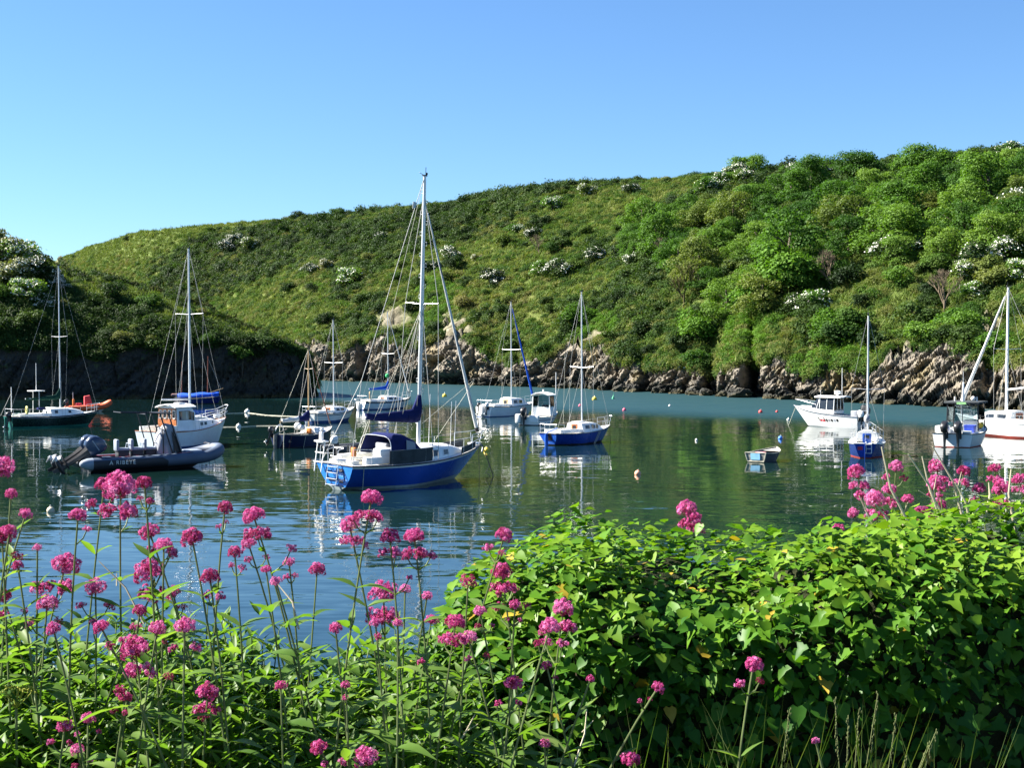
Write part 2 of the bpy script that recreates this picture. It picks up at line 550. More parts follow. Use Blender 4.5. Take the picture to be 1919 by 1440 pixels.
# ---- cliff below the slope
CC = 1500
pxc = np.linspace(380, 2300, CC)
rows = [('c', f) for f in np.linspace(0, 1, 34)]
cx, cy, cz = hill_rows(pxc, rows)
cf = np.repeat(np.linspace(0, 1, 34), CC)
P = np.stack([cx.ravel(), cy.ravel(), cz.ravel()], 1)
Rm = np.array(Euler((0.55, 0.3, 0.4)).to_matrix())
def crag(P, k=1.0, sd=(0.53, -0.85)):
    # tilted beds: long along the dip, thin across it
    s_ = P[:, 0] * sd[0] + P[:, 1] * sd[1]; n_ = P[:, 0] * sd[1] - P[:, 1] * sd[0]
    wob = 1.2 * fbm(P * 0.12, 2, 29)
    ca, sa = math.cos(0.62), math.sin(0.62)
    Q = np.stack([s_ * ca + P[:, 2] * sa, -s_ * sa + P[:, 2] * ca + wob, n_], 1)
    a, d1, d2 = cells(Q * [0.14, 0.34, 0.25] * k, 21)
    b, e1, e2 = cells(Q * [0.30, 0.95, 0.6] * k, 22)
    c, g1, g2 = cells(Q * [0.8, 2.4, 1.6] * k, 23)
    crack = -0.5 * sstep(0.12, 0.0, d2 - d1) - 0.25 * sstep(0.12, 0.0, e2 - e1)
    e, h1, h2 = cells(Q * [2.0, 5.0, 4.0] * k, 25)
    return 0.8 * a + 0.55 * b + 0.32 * c + 0.14 * e + crack + 0.5 * fbm(P * 0.3, 3, 24)
disp = crag(P)
fade = 0.35 + 0.65 * sstep(1.0, 0.7, cf)
P[:, 1] -= disp * 0.95 * fade
P[:, 0] -= disp * 0.55 * fade
P[:, 2] += 0.25 * disp * (cf > 0.02) * (cf < 0.97)
me = np_mesh('rock_cliff', P, grid_faces(34, CC), M_ROCK, smooth=False)
cl = link('rock_cliff', me)
tag(cl, 'craggy grey brown rock cliff between the hillside and the water', 'cliff', kind='structure')

# ================================================================== near headland
HEAD_CREST = [(-420, 430, 190), (-150, 452, 185), (0, 478, 176), (45, 478, 174), (85, 500, 173), (130, 522, 172), (200, 530, 171), (250, 543, 170), (310, 560, 168), (370, 580, 166), (440, 610, 164), (500, 634, 162), (545, 650, 160), (575, 668, 158), (586, 700, 157), (596, 738, 156)]
def headland(px, v):
    """v -0.25..0 under water/cliff foot, 0..1 front, 1..2 back"""
    yc = np.interp(px, [a for a, b, c in HEAD_CREST], [b for a, b, c in HEAD_CREST])
    dc = np.interp(px, [a for a, b, c in HEAD_CREST], [c for a, b, c in HEAD_CREST])
    zc = CAM_H + (652 - yc) / F * dc
    tip = sstep(520, 598, px)
    dfr = 147 + np.clip(px, 0, 600) * 0.011 + 3 * tip
    dbk = dc + 26 * (1 - tip) + 1.0
    hcl = np.minimum(interp([(-420, 5), (0, 5.2), (120, 5.0), (180, 3.8), (260, 5.6), (420, 5.6), (520, 5.4), (560, 5.0), (598, 0.6)], px), zc * 0.9)
    return zc, dc, dfr, dbk, hcl
HC = 420
pxh = np.concatenate([np.linspace(-420, 0, 60, endpoint=False), np.linspace(0, 597, HC - 60)])
zc, dc, dfr, dbk, hcl = headland(pxh, 0)
rowsX = []; kinds = []
def hrow(d, z, k):
    rowsX.append(np.stack([d * (pxh - 959.5) / F, d + 0 * pxh, z + 0 * pxh], 1)); kinds.append(k)
NF = 22
for j in range(NF):
    f = j / (NF - 1)
    hrow(dfr + f * hcl * 0.22, -0.8 + f * (hcl + 0.8), f)
NSL = 46
for j in range(1, NSL + 1):
    f = j / NSL
    hrow(dfr + hcl * 0.22 + (dc - dfr - hcl * 0.22) * f, hcl + (zc - hcl) * (1 - (1 - f) ** 2.6), 2 + f)
for j in range(1, 17):
    f = j / 16
    hrow(dc + (dbk - dc) * f, zc * (1 - f ** 1.6) - 0.8 * f, 4 + f)
HP = np.concatenate(rowsX); hk = np.repeat(np.array(kinds), len(pxh))
slope_m = (hk >= 2)
lump = 1.1 * fbm(HP * [0.10, 0.10, 0.10], 3, 51) + 0.5 * fbm(HP * 0.35, 3, 52)
HP[:, 2] += np.where(slope_m & (hk < 4), lump * sstep(2.0, 2.25, hk) * sstep(3.0, 2.8, hk), 0)
dcrag = crag(HP, 0.9, (1.0, 0.0))
cm = (hk < 2)
HP[:, 1] -= np.where(cm, dcrag * 0.6 * (0.35 + 0.65 * sstep(1.0, 0.7, hk)), 0)
nR = len(kinds); nC = len(pxh)
FCH = grid_faces(nR, nC)
HEAD_BVH = BVHTree.FromPolygons([tuple(p) for p in HP], [tuple(map(int, f)) for f in FCH])
def on_head(px, py):
    return HEAD_BVH.ray_cast(Vector((0, 0, CAM_H)), ray(px, py))[0]
nf = (NF - 1) * (nC - 1)
def sub(Pa, Fa):
    ids = np.unique(Fa); mp = np.zeros(len(Pa), int); mp[ids] = np.arange(len(ids))
    return Pa[ids], mp[Fa], ids
v1, f1, _ = sub(HP, FCH[:nf]); v2, f2, ids2 = sub(HP, FCH[nf:])
hc_o = link('headland_cliff', np_mesh('headland_cliff', v1, f1, M_ROCK_SHADE, smooth=False))
tag(hc_o, 'shade-darkened rock cliff at the foot of the near headland', 'cliff', kind='structure')
me = np_mesh('headland', v2, f2, M_TURF)
set_attr(me, 'rock', np.zeros(len(v2)))
set_attr(me, 'grass', np.clip(0.9 * sstep(2.3, 2.6, hk[ids2] + 0.4 * fbm(v2 * 0.09, 3, 61)), 0, 1))
hd = link('headland', me)
tag(hd, 'scrubby green headland with a dark cliff jutting into the inlet', 'headland', kind='structure')

# ================================================================== water
def water_material():
    t = NT('harbour_water')
    geo = t.n('ShaderNodeNewGeometry'); pos = geo.outputs['Position']
    sx = t.n('ShaderNodeSeparateXYZ'); t.l(pos, sx.inputs[0])
    big = t.noise(0.03, 3, pos)
    # distance across a slanting line: beyond it the breeze ruffles the surface
    d = t.math('ADD', t.math('MULTIPLY', sx.outputs[0], 0.737), t.math('MULTIPLY', sx.outputs[1], 0.684))
    d = t.math('ADD', d, t.math('MULTIPLY', t.math('SUBTRACT', big.outputs[0], 0.5), 14.0))
    br = t.n('ShaderNodeMapRange', interpolation_type='SMOOTHSTEP', i_From_Min=76.0, i_From_Max=97.0)
    t.l(d, br.inputs[0]); breeze = br.outputs[0]
    # cat's-paw patches
    mpb = t.n('ShaderNodeMapping'); mpb.inputs['Scale'].default_value = (0.05, 0.16, 1)
    t.l(pos, mpb.inputs[0])
    pn = t.noise(1.0, 3, mpb.outputs[0])
    paw = t.n('ShaderNodeMapRange', interpolation_type='SMOOTHSTEP', i_From_Min=0.5, i_From_Max=0.68)
    t.l(pn.outputs[0], paw.inputs[0])
    def slopes(sc, scale, det):
        mp = t.n('ShaderNodeMapping'); mp.inputs['Scale'].default_value = sc; mp.inputs['Rotation'].default_value = (0, 0, 0.18)
        t.l(pos, mp.inputs[0])
        nz = t.noise(scale, det, mp.outputs[0], 0.5)
        v = t.n('ShaderNodeVectorMath', operation='SUBTRACT'); v.inputs[1].default_value = (0.5, 0.5, 0.5)
        t.l(nz.outputs['Color'], v.inputs[0])
        return v.outputs[0]
    a = slopes((0.45, 1.5, 1), 1.0, 2); b = slopes((1.2, 4.5, 1), 1.1, 2)
    near = t.n('ShaderNodeMapRange', i_From_Min=14.0, i_From_Max=60.0, i_To_Min=0.095, i_To_Max=0.045)
    t.l(sx.outputs[1], near.inputs[0])
    amp_ = t.math('ADD', near.outputs[0], t.math('MULTIPLY', paw.outputs[0], 0.045))
    amp_ = t.math('ADD', amp_, t.math('MULTIPLY', breeze, 0.30))
    s1 = t.n('ShaderNodeVectorMath', operation='ADD'); t.l(a, s1.inputs[0]); t.l(b, s1.inputs[1])
    s2 = t.n('ShaderNodeVectorMath', operation='SCALE'); t.l(s1.outputs[0], s2.inputs[0]); t.l(amp_, s2.inputs['Scale'])
    s3 = t.n('ShaderNodeVectorMath', operation='MULTIPLY'); t.l(s2.outputs[0], s3.inputs[0]); s3.inputs[1].default_value = (0.6, 1.0, 0.0)
    s4 = t.n('ShaderNodeVectorMath', operation='ADD'); t.l(s3.outputs[0], s4.inputs[0]); s4.inputs[1].default_value = (0, 0, 1)
    s5 = t.n('ShaderNodeVectorMath', operation='NORMALIZE'); t.l(s4.outputs[0], s5.inputs[0])
    bs = t.n('ShaderNodeBsdfPrincipled', i_IOR=1.333)
    t.l(t.mix(breeze, (0.004, 0.016, 0.015), (0.008, 0.037, 0.044)), bs.inputs['Base Color'])
    rg = t.n('ShaderNodeMapRange', i_To_Min=0.02, i_To_Max=0.52); t.l(breeze, rg.inputs[0]); t.l(rg.outputs[0], bs.inputs['Roughness'])
    t.l(s5.outputs[0], bs.inputs['Normal'])
    t.l(bs.outputs[0], t.out.inputs[0])
    return t.m
mb = MB(); mb.add([(-900, -60, 0), (900, -60, 0), (900, 1500, 0), (-900, 1500, 0)], [(0, 1, 2, 3)])
wo = mb.build('water', water_material())
tag(wo, 'calm harbour water mirroring the hillside and sky', 'water', kind='structure')
mb = MB(); mb.add([(-900, -60, -2.6), (900, -60, -2.6), (900, 1500, -2.6), (-900, 1500, -2.6)], [(0, 1, 2, 3)])
tag(mb.build('sea_bed', paint('sea_bed_silt', (.09, .08, .06), 0.9)), 'silty bed under the harbour water', 'sea bed', kind='structure')
# ================================================================== leafy things on the hills
def unit(v): return v / np.maximum(np.linalg.norm(v, axis=-1, keepdims=True), 1e-9)

def frames(tip, nrm):
    """rotation matrices (N,3,3): local y = tip, local z ~ nrm"""
    y = unit(tip); x = unit(np.cross(y, nrm)); z = np.cross(x, y)
    return np.stack([x, y, z], -1)

def batch(bv, bf, R, pos, scl):
    """copies of a small mesh: returns V, F"""
    bv = np.asarray(bv, float); bf = np.asarray(bf, int)
    scl = np.asarray(scl, float)
    sc = scl[:, None, None] if scl.ndim == 1 else scl[:, None, :]
    V = np.einsum('nij,nvj->nvi', R, bv[None] * sc) + pos[:, None, :]
    n = len(pos)
    Fc = bf[None] + (np.arange(n) * len(bv))[:, None, None]
    return V.reshape(-1, 3), Fc.reshape(-1, bf.shape[1])

CARD_V = np.array([(-.5, 0, 0), (0, -.28, .08), (.5, 0, 0), (0, .5, .1)], float)
CARD_F = np.array([(0, 1, 2, 3)])

def lobes(rng, n, rx, rz, z0, lr, flat=0.75):
    L = []
    for k in range(n):
        a = rng.uniform(0, 2 * PI); r = math.sqrt(rng.uniform(0, 1))
        h = rng.uniform(0, 1)
        rr = r * math.sqrt(max(0, 1 - (h * 0.85) ** 2))
        L.append((rx * rr * math.cos(a), rx * rr * math.sin(a), z0 + rz * h, lr * rng.uniform(0.7, 1.3)))
    return L

def crown_pts(rng, L, n, inner=0.25):
    w_ = np.array([l[3] ** 2 for l in L]); w_ /= w_.sum()
    idx = rng.choice(len(L), n, p=w_)
    C = np.array(L)
    d = unit(rng.normal(size=(n, 3)))
    d[:, 2] = np.where(d[:, 2] < -0.35, -d[:, 2], d[:, 2])
    r = C[idx, 3] * (1 - inner * rng.random(n) ** 2) * (1 + 0.14 * rng.normal(size=n))
    return C[idx, :3] + d * r[:, None] * [1, 1, 0.8], d

def crown_mesh(name, rng, L, n, size, mat, up=0.45, jit=0.55, sel=None):
    p, d = crown_pts(rng, L, n)
    if sel is not None:
        m = sel(p, d); p = p[m]; d = d[m]
    nn = unit(d + [0, 0, up] + jit * rng.normal(size=p.shape))
    tip = np.cross(nn, rng.normal(size=p.shape))
    V, Fc = batch(CARD_V, CARD_F, frames(tip, nn), p, size * rng.uniform(0.6, 1.4, len(p)))
    return np_mesh(name, V, Fc, mat, smooth=False)

M_TREE = leafmat('tree_leaves', [(0.2, (.028, .076, .010)), (0.42, (.056, .130, .016)), (0.62, (.086, .170, .022)), (0.85, (.125, .205, .034))], 0.6, 0.34, 0.06, 0.6, 0.15)
M_TREE_OLIVE = leafmat('olive_tree_leaves', [(0.25, (.048, .080, .014)), (0.5, (.092, .132, .025)), (0.8, (.145, .175, .04))], 0.6, 0.3, 0.06, 0.4, 0.15)
M_SCRUB = leafmat('scrub_leaves', [(0.2, (.022, .055, .010)), (0.40, (.050, .105, .017)), (0.53, (.085, .132, .026)), (0.66, (.128, .145, .040)), (0.88, (.165, .158, .058))], 0.65, 0.28, 0.045, 0.5, 0.1)
M_DARK_SHADE_SCRUB = leafmat('dark_shade_scrub_leaves', [(0.25, (.013, .030, .007)), (0.5, (.028, .058, .012)), (0.8, (.055, .095, .019))], 0.6, 0.25, 0.08, 0.4, 0.12)  # naturally dark thickets; lowered further to paint shade on the headland face
M_LUSH = leafmat('lush_bank_leaves', [(0.25, (.045, .105, .010)), (0.5, (.075, .165, .016)), (0.8, (.115, .21, .03))], 0.6, 0.3, 0.2, 0.4, 0.1)
M_GRASSY = leafmat('long_grass_tufts', [(0.25, (.065, .105, .022)), (0.5, (.115, .16, .038)), (0.8, (.18, .205, .062))], 0.7, 0.25, 0.08, 0.4, 0.08)
M_BLOSSOM = paint('may_blossom', (.70, .70, .60), 0.8, wear=0.25, scale=1.5, spec=0.1)
M_TWIG = paint('bare_twigs', (.16, .125, .085), 0.9, wear=0.25, spec=0.1)
M_TWIG_OLIVE = leafmat('budding_twigs', [(0.3, (.075, .07, .03)), (0.6, (.13, .115, .05))], 0.8, 0.15, 0.3, 0.3, 0.05)
M_BARK = paint('tree_bark', (.10, .085, .065), 0.9, wear=0.3, scale=3, spec=0.1, bump=0.6)
M_GORSE = leafmat('gorse_leaves', [(0.3, (.020, .030, .010)), (0.6, (.045, .050, .015))], 0.8, 0.1, 0.4, 0.3, 0.05)

def trunk_mesh(name, rng, H, L):
    mb = MB()
    mb.tube([(0, 0, -0.8), (0.05 * H * rng.uniform(-1, 1), 0.05 * H * rng.uniform(-1, 1), H * 0.35), (0, 0, H * 0.7)], [0.045 * H, 0.03 * H, 0.015 * H], 7)
    for l in L[:7]:
        z = H * rng.uniform(0.2, 0.45)
        mid = (l[0] * 0.5, l[1] * 0.5, (z + l[2]) * 0.5 + 0.05 * H)
        mb.tube([(0, 0, z), mid, (l[0], l[1], l[2])], [0.018 * H, 0.012 * H, 0.005 * H], 5)
    me = bpy.data.meshes.new(name); me.from_pydata(mb.v, [], mb.f); me.materials.append(M_BARK)
    me.polygons.foreach_set('use_smooth', [True] * len(me.polygons))
    return me

rng = np.random.default_rng(7)
TREES = []
for k in range(7):              # about 8 m high, unit radius 4
    L = lobes(rng, 34, 3.3, 5.2, 0.9, 1.15)
    TREES.append((trunk_mesh('trunk', rng, 7.0, L), crown_mesh('crown', rng, L, 7000, 0.25, M_TREE if k < 5 else M_TREE_OLIVE)))
DOMES = []
for k in range(3):              # low rounded crest trees
    L = lobes(rng, 34, 3.2, 2.5, 0.2, 1.0)
    DOMES.append((trunk_mesh('trunk', rng, 3.6, L), crown_mesh('crown', rng, L, 6500, 0.22, M_TREE)))
BUSHES = []
for k in range(4):              # 2.2 m bush
    L = lobes(rng, 14, 1.0, 1.0, 0.35, 0.5)
    BUSHES.append((trunk_mesh('stems', rng, 1.5, L), crown_mesh('foliage', rng, L, 2000, 0.14, (M_TREE, M_SCRUB, M_DARK_SHADE_SCRUB, M_DARK_SHADE_SCRUB)[k]),
                   crown_mesh('blossom', np.random.default_rng(90 + k), L, 1900, 0.11, M_BLOSSOM, sel=lambda p, d: (d[:, 2] > 0.05) & (fbm(p * 1.3 + 9, 2, 5) > -0.12))))
LUSHB = crown_mesh('foliage', rng, lobes(rng, 12, 1.0, 1.1, 0.4, 0.55), 2000, 0.14, M_LUSH)

def bare_tree_mesh(name, seed, mat):
    r = random.Random(seed); mb = MB()
    def grow(p, d, ln, rd, lv):
        q = p + d * ln
        mb.tube([p, p + d * ln * 0.5 + Vector((r.gauss(0, .04), r.gauss(0, .04), 0)) * ln, q], [rd, rd * 0.8, rd * 0.6], 4 if lv else 6, cap=False)
        if lv >= 4: return
        for k in range(4 if lv < 3 else 5):
            nd = (d + Vector((r.gauss(0, .42), r.gauss(0, .42), r.uniform(0, .35)))).normalized()
            grow(p + d * ln * r.uniform(0.55, 1.0), nd, ln * r.uniform(0.6, 0.8), rd * 0.55, lv + 1)
    grow(Vector((0, 0, -0.5)), Vector((0, 0, 1)), 2.4, 0.16, 0)
    me = bpy.data.meshes.new(name); me.from_pydata([tuple(p) for p in mb.v], [], mb.f); me.materials.append(mat)
    return me
BARE = [bare_tree_mesh('branches', 5, M_TWIG_OLIVE), bare_tree_mesh('branches', 6, M_TWIG)]

# ---- geometry-node scatter for ground cover nobody could count
def scatter(name, src_mesh, pos, rot, scl, label, cat):
    src = bpy.data.objects.new(name + '_source', src_mesh)      # not linked to the scene
    me = bpy.data.meshes.new(name)
    me.vertices.add(len(pos)); me.vertices.foreach_set('co', np.asarray(pos, np.float32).ravel())
    set_attr(me, 'rot', rot, 'FLOAT_VECTOR'); set_attr(me, 'scl', scl, 'FLOAT_VECTOR')
    o = link(name, me)
    g = bpy.data.node_groups.new(name, 'GeometryNodeTree')
    g.interface.new_socket('Geometry', in_out='INPUT', socket_type='NodeSocketGeometry')
    g.interface.new_socket('Geometry', in_out='OUTPUT', socket_type='NodeSocketGeometry')
    N = g.nodes.new
    gi = N('NodeGroupInput'); go = N('NodeGroupOutput'); mp = N('GeometryNodeMeshToPoints'); ip = N('GeometryNodeInstanceOnPoints')
    oi = N('GeometryNodeObjectInfo'); oi.inputs[0].default_value = src
    for s_ in oi.inputs:
        if s_.name == 'As Instance': s_.default_value = True
    ar = N('GeometryNodeInputNamedAttribute'); ar.data_type = 'FLOAT_VECTOR'; ar.inputs[0].default_value = 'rot'
    asx = N('GeometryNodeInputNamedAttribute'); asx.data_type = 'FLOAT_VECTOR'; asx.inputs[0].default_value = 'scl'
    er = N('FunctionNodeEulerToRotation')
    g.links.new(gi.outputs[0], mp.inputs['Mesh']); g.links.new(mp.outputs[0], ip.inputs['Points'])
    g.links.new(oi.outputs['Geometry'], ip.inputs['Instance'])
    g.links.new(ar.outputs[0], er.inputs[0]); g.links.new(er.outputs[0], ip.inputs['Rotation'])
    g.links.new(asx.outputs[0], ip.inputs['Scale']); g.links.new(ip.outputs[0], go.inputs[0])
    md = o.modifiers.new('scatter', 'NODES'); md.node_group = g
    return tag(o, label, cat, kind='stuff')

def sample_grid(V, Fc, n, rng, weight=None):
    a = V[Fc[:, 1]] - V[Fc[:, 0]]; b = V[Fc[:, 3]] - V[Fc[:, 0]]
    ar = np.linalg.norm(np.cross(a, b), axis=1)
    if weight is not None: ar = ar * weight
    i = rng.choice(len(Fc), n, p=ar / ar.sum())
    u = rng.random((n, 1)); v = rng.random((n, 1))
    q = V[Fc[i]]
    p = (q[:, 0] * (1 - u) + q[:, 1] * u) * (1 - v) + (q[:, 3] * (1 - u) + q[:, 2] * u) * v
    return p, i

def rots(n, rng, tilt=0.25):
    return np.stack([rng.normal(0, tilt, n), rng.normal(0, tilt, n), rng.uniform(0, 2 * PI, n)], 1)

def clump(name, seed, n, size, mat, nl=7, flat=0.6):
    r = np.random.default_rng(seed)
    L = lobes(r, nl, 0.55, 0.45 * flat / 0.6, 0.05, 0.42)
    return crown_mesh(name, r, L, n, size, mat)

def tuft(name, seed, mat, n=26):
    r = np.random.default_rng(seed)
    d = np.stack([r.normal(0, .45, n), r.normal(0, .45, n), np.ones(n)], 1)
    bv = np.array([(-.5, 0, 0), (.5, 0, 0), (.28, .6, .06), (0, 1, .2)]); bf = np.array([(0, 1, 2, 3)])
    nn = unit(np.stack([r.normal(size=n), r.normal(size=n), 0.3 + 0 * d[:, 0]], 1))
    pos = np.stack([r.normal(0, .35, n), r.normal(0, .35, n), -0.05 + 0 * d[:, 0]], 1)
    V, Fc = batch(bv, bf, frames(d, nn), pos, np.stack([r.uniform(.06, .12, n), r.uniform(.5, 1.0, n), r.uniform(.5, 1, n)], 1))
    return np_mesh(name, V, Fc, mat, smooth=False)

# weights per hill face
fc = HILL_V[HILL_F].mean(1); ft = HILL_T[HILL_F].mean(1)
pxf = fc[:, 0] / fc[:, 1] * F + 959.5
frock = rockm[HILL_F].mean(1); flush = lushm[HILL_F].mean(1); fgrass = np.clip(grassm[HILL_F].mean(1), 0, 1)
vis = (ft < 1.02) & (pxf > 80) & (pxf < 2050)
pat = fbm(fc * [0.028, 0.028, 0.0], 4, 71)
darkpatch = sstep(-0.05, 0.25, 1.25 * pat + 0.6 * np.exp(-((pxf - 420) / 160) ** 2 - ((ft - 0.6) / 0.25) ** 2) + 0.35 * np.exp(-((pxf - 660) / 90) ** 2 - ((ft - 0.15) / 0.15) ** 2) - 0.7 * np.exp(-((pxf - 500) / 130) ** 2 - ((ft - 0.25) / 0.2) ** 2) + 0.25 * sstep(900, 1200, pxf))
wd = vis * (1 - sstep(0.1, 0.3, frock)) * (1 - fgrass)
r9 = np.random.default_rng(99)
def put(name, mesh, n, weight, smin, smax, label, cat, sink=0.1, zs=(0.7, 1.1), tilt=0.25):
    p, i = sample_grid(HILL_V, HILL_F, n, r9, weight + 1e-9)
    s = r9.uniform(smin, smax, n) * (0.8 + 0.4 * r9.random(n))
    p[:, 2] -= sink * s
    return scatter(name, mesh, p, rots(n, r9, tilt), np.stack([s, s, s * r9.uniform(zs[0], zs[1], n)], 1), label, cat)
CL1 = clump('leaf_clump', 1, 420, 0.125, M_SCRUB); CL2 = clump('leaf_clump', 2, 420, 0.125, M_DARK_SHADE_SCRUB); CL3 = clump('leaf_clump', 3, 380, 0.13, M_LUSH)
TF1 = tuft('grass_tuft', 4, M_GRASSY); TF2 = tuft('grass_tuft', 5, M_LUSH)
put('hillside_scrub', CL1, 26000, wd * (0.4 + 0.6 * darkpatch) * (1 - 0.6 * sstep(0.2, 0.6, flush)), 0.5, 1.35, 'low olive and green scrub covering the far hillside', 'scrub')
put('dark_hillside_scrub', CL2, 10000, wd * darkpatch ** 1.5 * (1 - sstep(0.2, 0.5, flush)), 0.7, 1.9, 'dark green thicket patches on the far hillside', 'scrub')
put('hillside_thickets', CL2, 1300, wd * sstep(0.35, 0.9, darkpatch) * (1 - sstep(0.2, 0.5, flush)), 1.3, 2.8, 'taller dark thickets standing out of the hillside scrub', 'thicket')
put('lush_bank_growth', CL3, 2600, wd * (sstep(0.2, 0.6, flush) + 0.01), 0.4, 1.1, 'bright green growth in the damp gullies above the cliff', 'undergrowth')
put('hillside_grass', TF1, 26000, vis * (1 - sstep(0.15, 0.4, frock)) * (0.25 + fgrass * 0.5 + 0.5 * (1 - darkpatch)), 0.5, 1.2, 'rough grass and bracken between the scrub on the hillside', 'grass', 0.0, (0.5, 0.9), 0.2)
edge = vis * np.exp(-((ft - 0.01) / 0.02) ** 2) * (pxf > 560) * (1 - sstep(0.3, 0.6, frock))
put('cliff_edge_growth', CL1, 3000, edge, 0.5, 1.2, 'scrub hanging over the top edge of the far cliff', 'scrub', 0.2, (0.7, 1.0), 0.5)

# ---- headland cover
h2f = FCH[nf:]; hfc = HP[h2f].mean(1); hkk = hk[h2f].mean(1)
hvis = (hkk < 4.35) & (hfc[:, 2] > 0.8)
hp_ = fbm(hfc * 0.09, 3, 61)
def puth(name, mesh, n, weight, smin, smax, label, cat, sink=0.1, zs=(0.7, 1.1)):
    p, i = sample_grid(HP, h2f, n, r9, weight + 1e-9)
    s = r9.uniform(smin, smax, n)
    p[:, 2] -= sink * s
    return scatter(name, mesh, p, rots(n, r9, 0.3), np.stack([s, s, s * r9.uniform(zs[0], zs[1], n)], 1), label, cat)
CL4 = clump('leaf_clump', 8, 300, 0.15, M_GORSE)
puth('headland_scrub', CL2, 4600, hvis * (0.08 + sstep(2.40, 2.10, hkk + 0.35 * hp_)), 0.6, 1.5, 'shade-darkened green scrub covering the near headland', 'scrub')  # dark leaf colour stands in for shade on the lower face
puth('headland_greenery', CL1, 2600, hvis * (0.1 + sstep(2.25, 2.6, hkk)), 0.35, 0.9, 'mid green brambles and ferns over the headland', 'scrub')
puth('headland_grass', TF1, 14000, hvis * (0.06 + sstep(2.2, 2.5, hkk + 0.3 * hp_)), 0.5, 1.0, 'sunlit tufts of long grass on the headland slope', 'grass', 0, (0.5, 0.9))
puth('headland_gorse', CL4, 260, hvis * np.exp(-((hkk - 2.97) / 0.05) ** 2) * (hfc[:, 2] > 4), 0.8, 1.7, 'dark brown gorse along the crest of the headland', 'gorse')
puth('headland_edge_growth', CL2, 1300, hvis * np.exp(-((hkk - 2.03) / 0.03) ** 2), 0.7, 1.5, 'shade-darkened scrub hanging over the headland cliff', 'scrub', 0.25)

# ---- individual trees
def put_tree(name, var, loc, s, label, group, rot, sz=1.0, cat='tree'):
    t = empty(name, loc, rot, label, cat, group)
    t.scale = (s, s, s * sz)
    link('trunk', TREES[var][0], t); link('crown', TREES[var][1], t)
    return t
rt = random.Random(21)
SKY_TREES = [(1405, 318, 4.6, 0), (1330, 328, 2.2, 1), (1372, 330, 2.4, 2), (1482, 318, 2.6, 2), (1545, 316, 2.4, 4), (1605, 318, 5.0, 3), (1665, 312, 2.0, 4), (1736, 312, 5.6, 1), (1700, 316, 3.2, 2), (1775, 308, 3.4, 0), (1815, 305, 2.6, 2), (1868, 302, 2.6, 0), (1902, 300, 3.6, 3), (1945, 298, 3.6, 1)]
for px, py, r_, v in SKY_TREES:
    h = on_hill(px, py + 13)
    if h:
        sw_ = 'large' if r_ > 4 else ('middling' if r_ > 3 else 'small')
        t = empty('crest_tree', (h.x, h.y, h.z - 0.3), rt.uniform(0, 6.28), sw_ + ' rounded tree standing against the sky on the hill crest', 'tree', sw_ + ' trees along the hill crest')
        t.scale = (r_ / 4.1,) * 3
        link('trunk', DOMES[v % 3][0], t); link('crown', DOMES[v % 3][1], t)
# the wood: spread over the slope between these corners
taken = []
def in_wood(px, py):
    top = np.interp(px, [1180, 1260, 1340, 1450, 1600, 1760, 1950], [440, 425, 402, 384, 368, 356, 346])
    bot = np.interp(px, [1180, 1260, 1340, 1400, 1480, 1560, 1650, 1760, 1860, 1950], [490, 540, 590, 610, 570, 520, 500, 500, 500, 480])
    return top < py < bot
cnt = 0
for k in range(6000):
    px = rt.uniform(1180, 1985); py = rt.uniform(310, 620)
    if not in_wood(px, py): continue
    h = on_hill(px, py)
    if not h: continue
    r_ = rt.choice((2.6, 3.2, 3.6, 4.2, 5.0)) * (0.8 if px < 1300 else 1.0)
    if any((h - q).length < (r_ + rr) * 0.68 for q, rr in taken): continue
    taken.append((h, r_)); cnt += 1
    v = rt.choice((0, 1, 2, 3, 4, 0, 2, 5, 6, 5))
    size_w = 'large' if r_ > 3.9 else ('middling' if r_ > 3.0 else 'small')
    zone = 'just below the crest' if h.z > 27 else ('halfway up the wooded slope' if h.z > 17 else 'at the lower edge of the wood')
    zone += ', above the gullies' if px < 1450 else (', above the grassy spur' if px < 1680 else ', above the rocky outcrop')
    if v < 5: put_tree('broadleaf_tree', v, (h.x, h.y, h.z - 0.5), r_ / 4.0, size_w + ' fresh green tree ' + zone, size_w + ' green trees ' + zone, rt.uniform(0, 6.28), rt.uniform(0.75, 1.0))
    else: put_tree('olive_tree', v, (h.x, h.y, h.z - 0.5), r_ / 4.0, size_w + ' yellowish olive tree ' + zone, size_w + ' olive trees ' + zone, rt.uniform(0, 6.28), rt.uniform(0.75, 1.0))
for px, py, s, m, lab in [(1282, 578, 1.15, 0, 'bare brown twiggy tree at the lower edge of the wood'), (1240, 500, 0.8, 1, 'small bare grey tree among the scrub'), (1556, 545, 0.9, 1, 'bare grey brown tree below the large trees'), (1770, 590, 0.9, 1, 'bare grey thorn tree above the rocky outcrop'), (1010, 480, 0.7, 1, 'small bare thorn between two flowering hawthorns')]:
    h = on_hill(px, py)
    t = empty('bare_tree', h - Vector((0, 0, .2)), rt.uniform(0, 6), lab, 'tree'); t.scale = (s,) * 3
    link('branches', BARE[m], t)

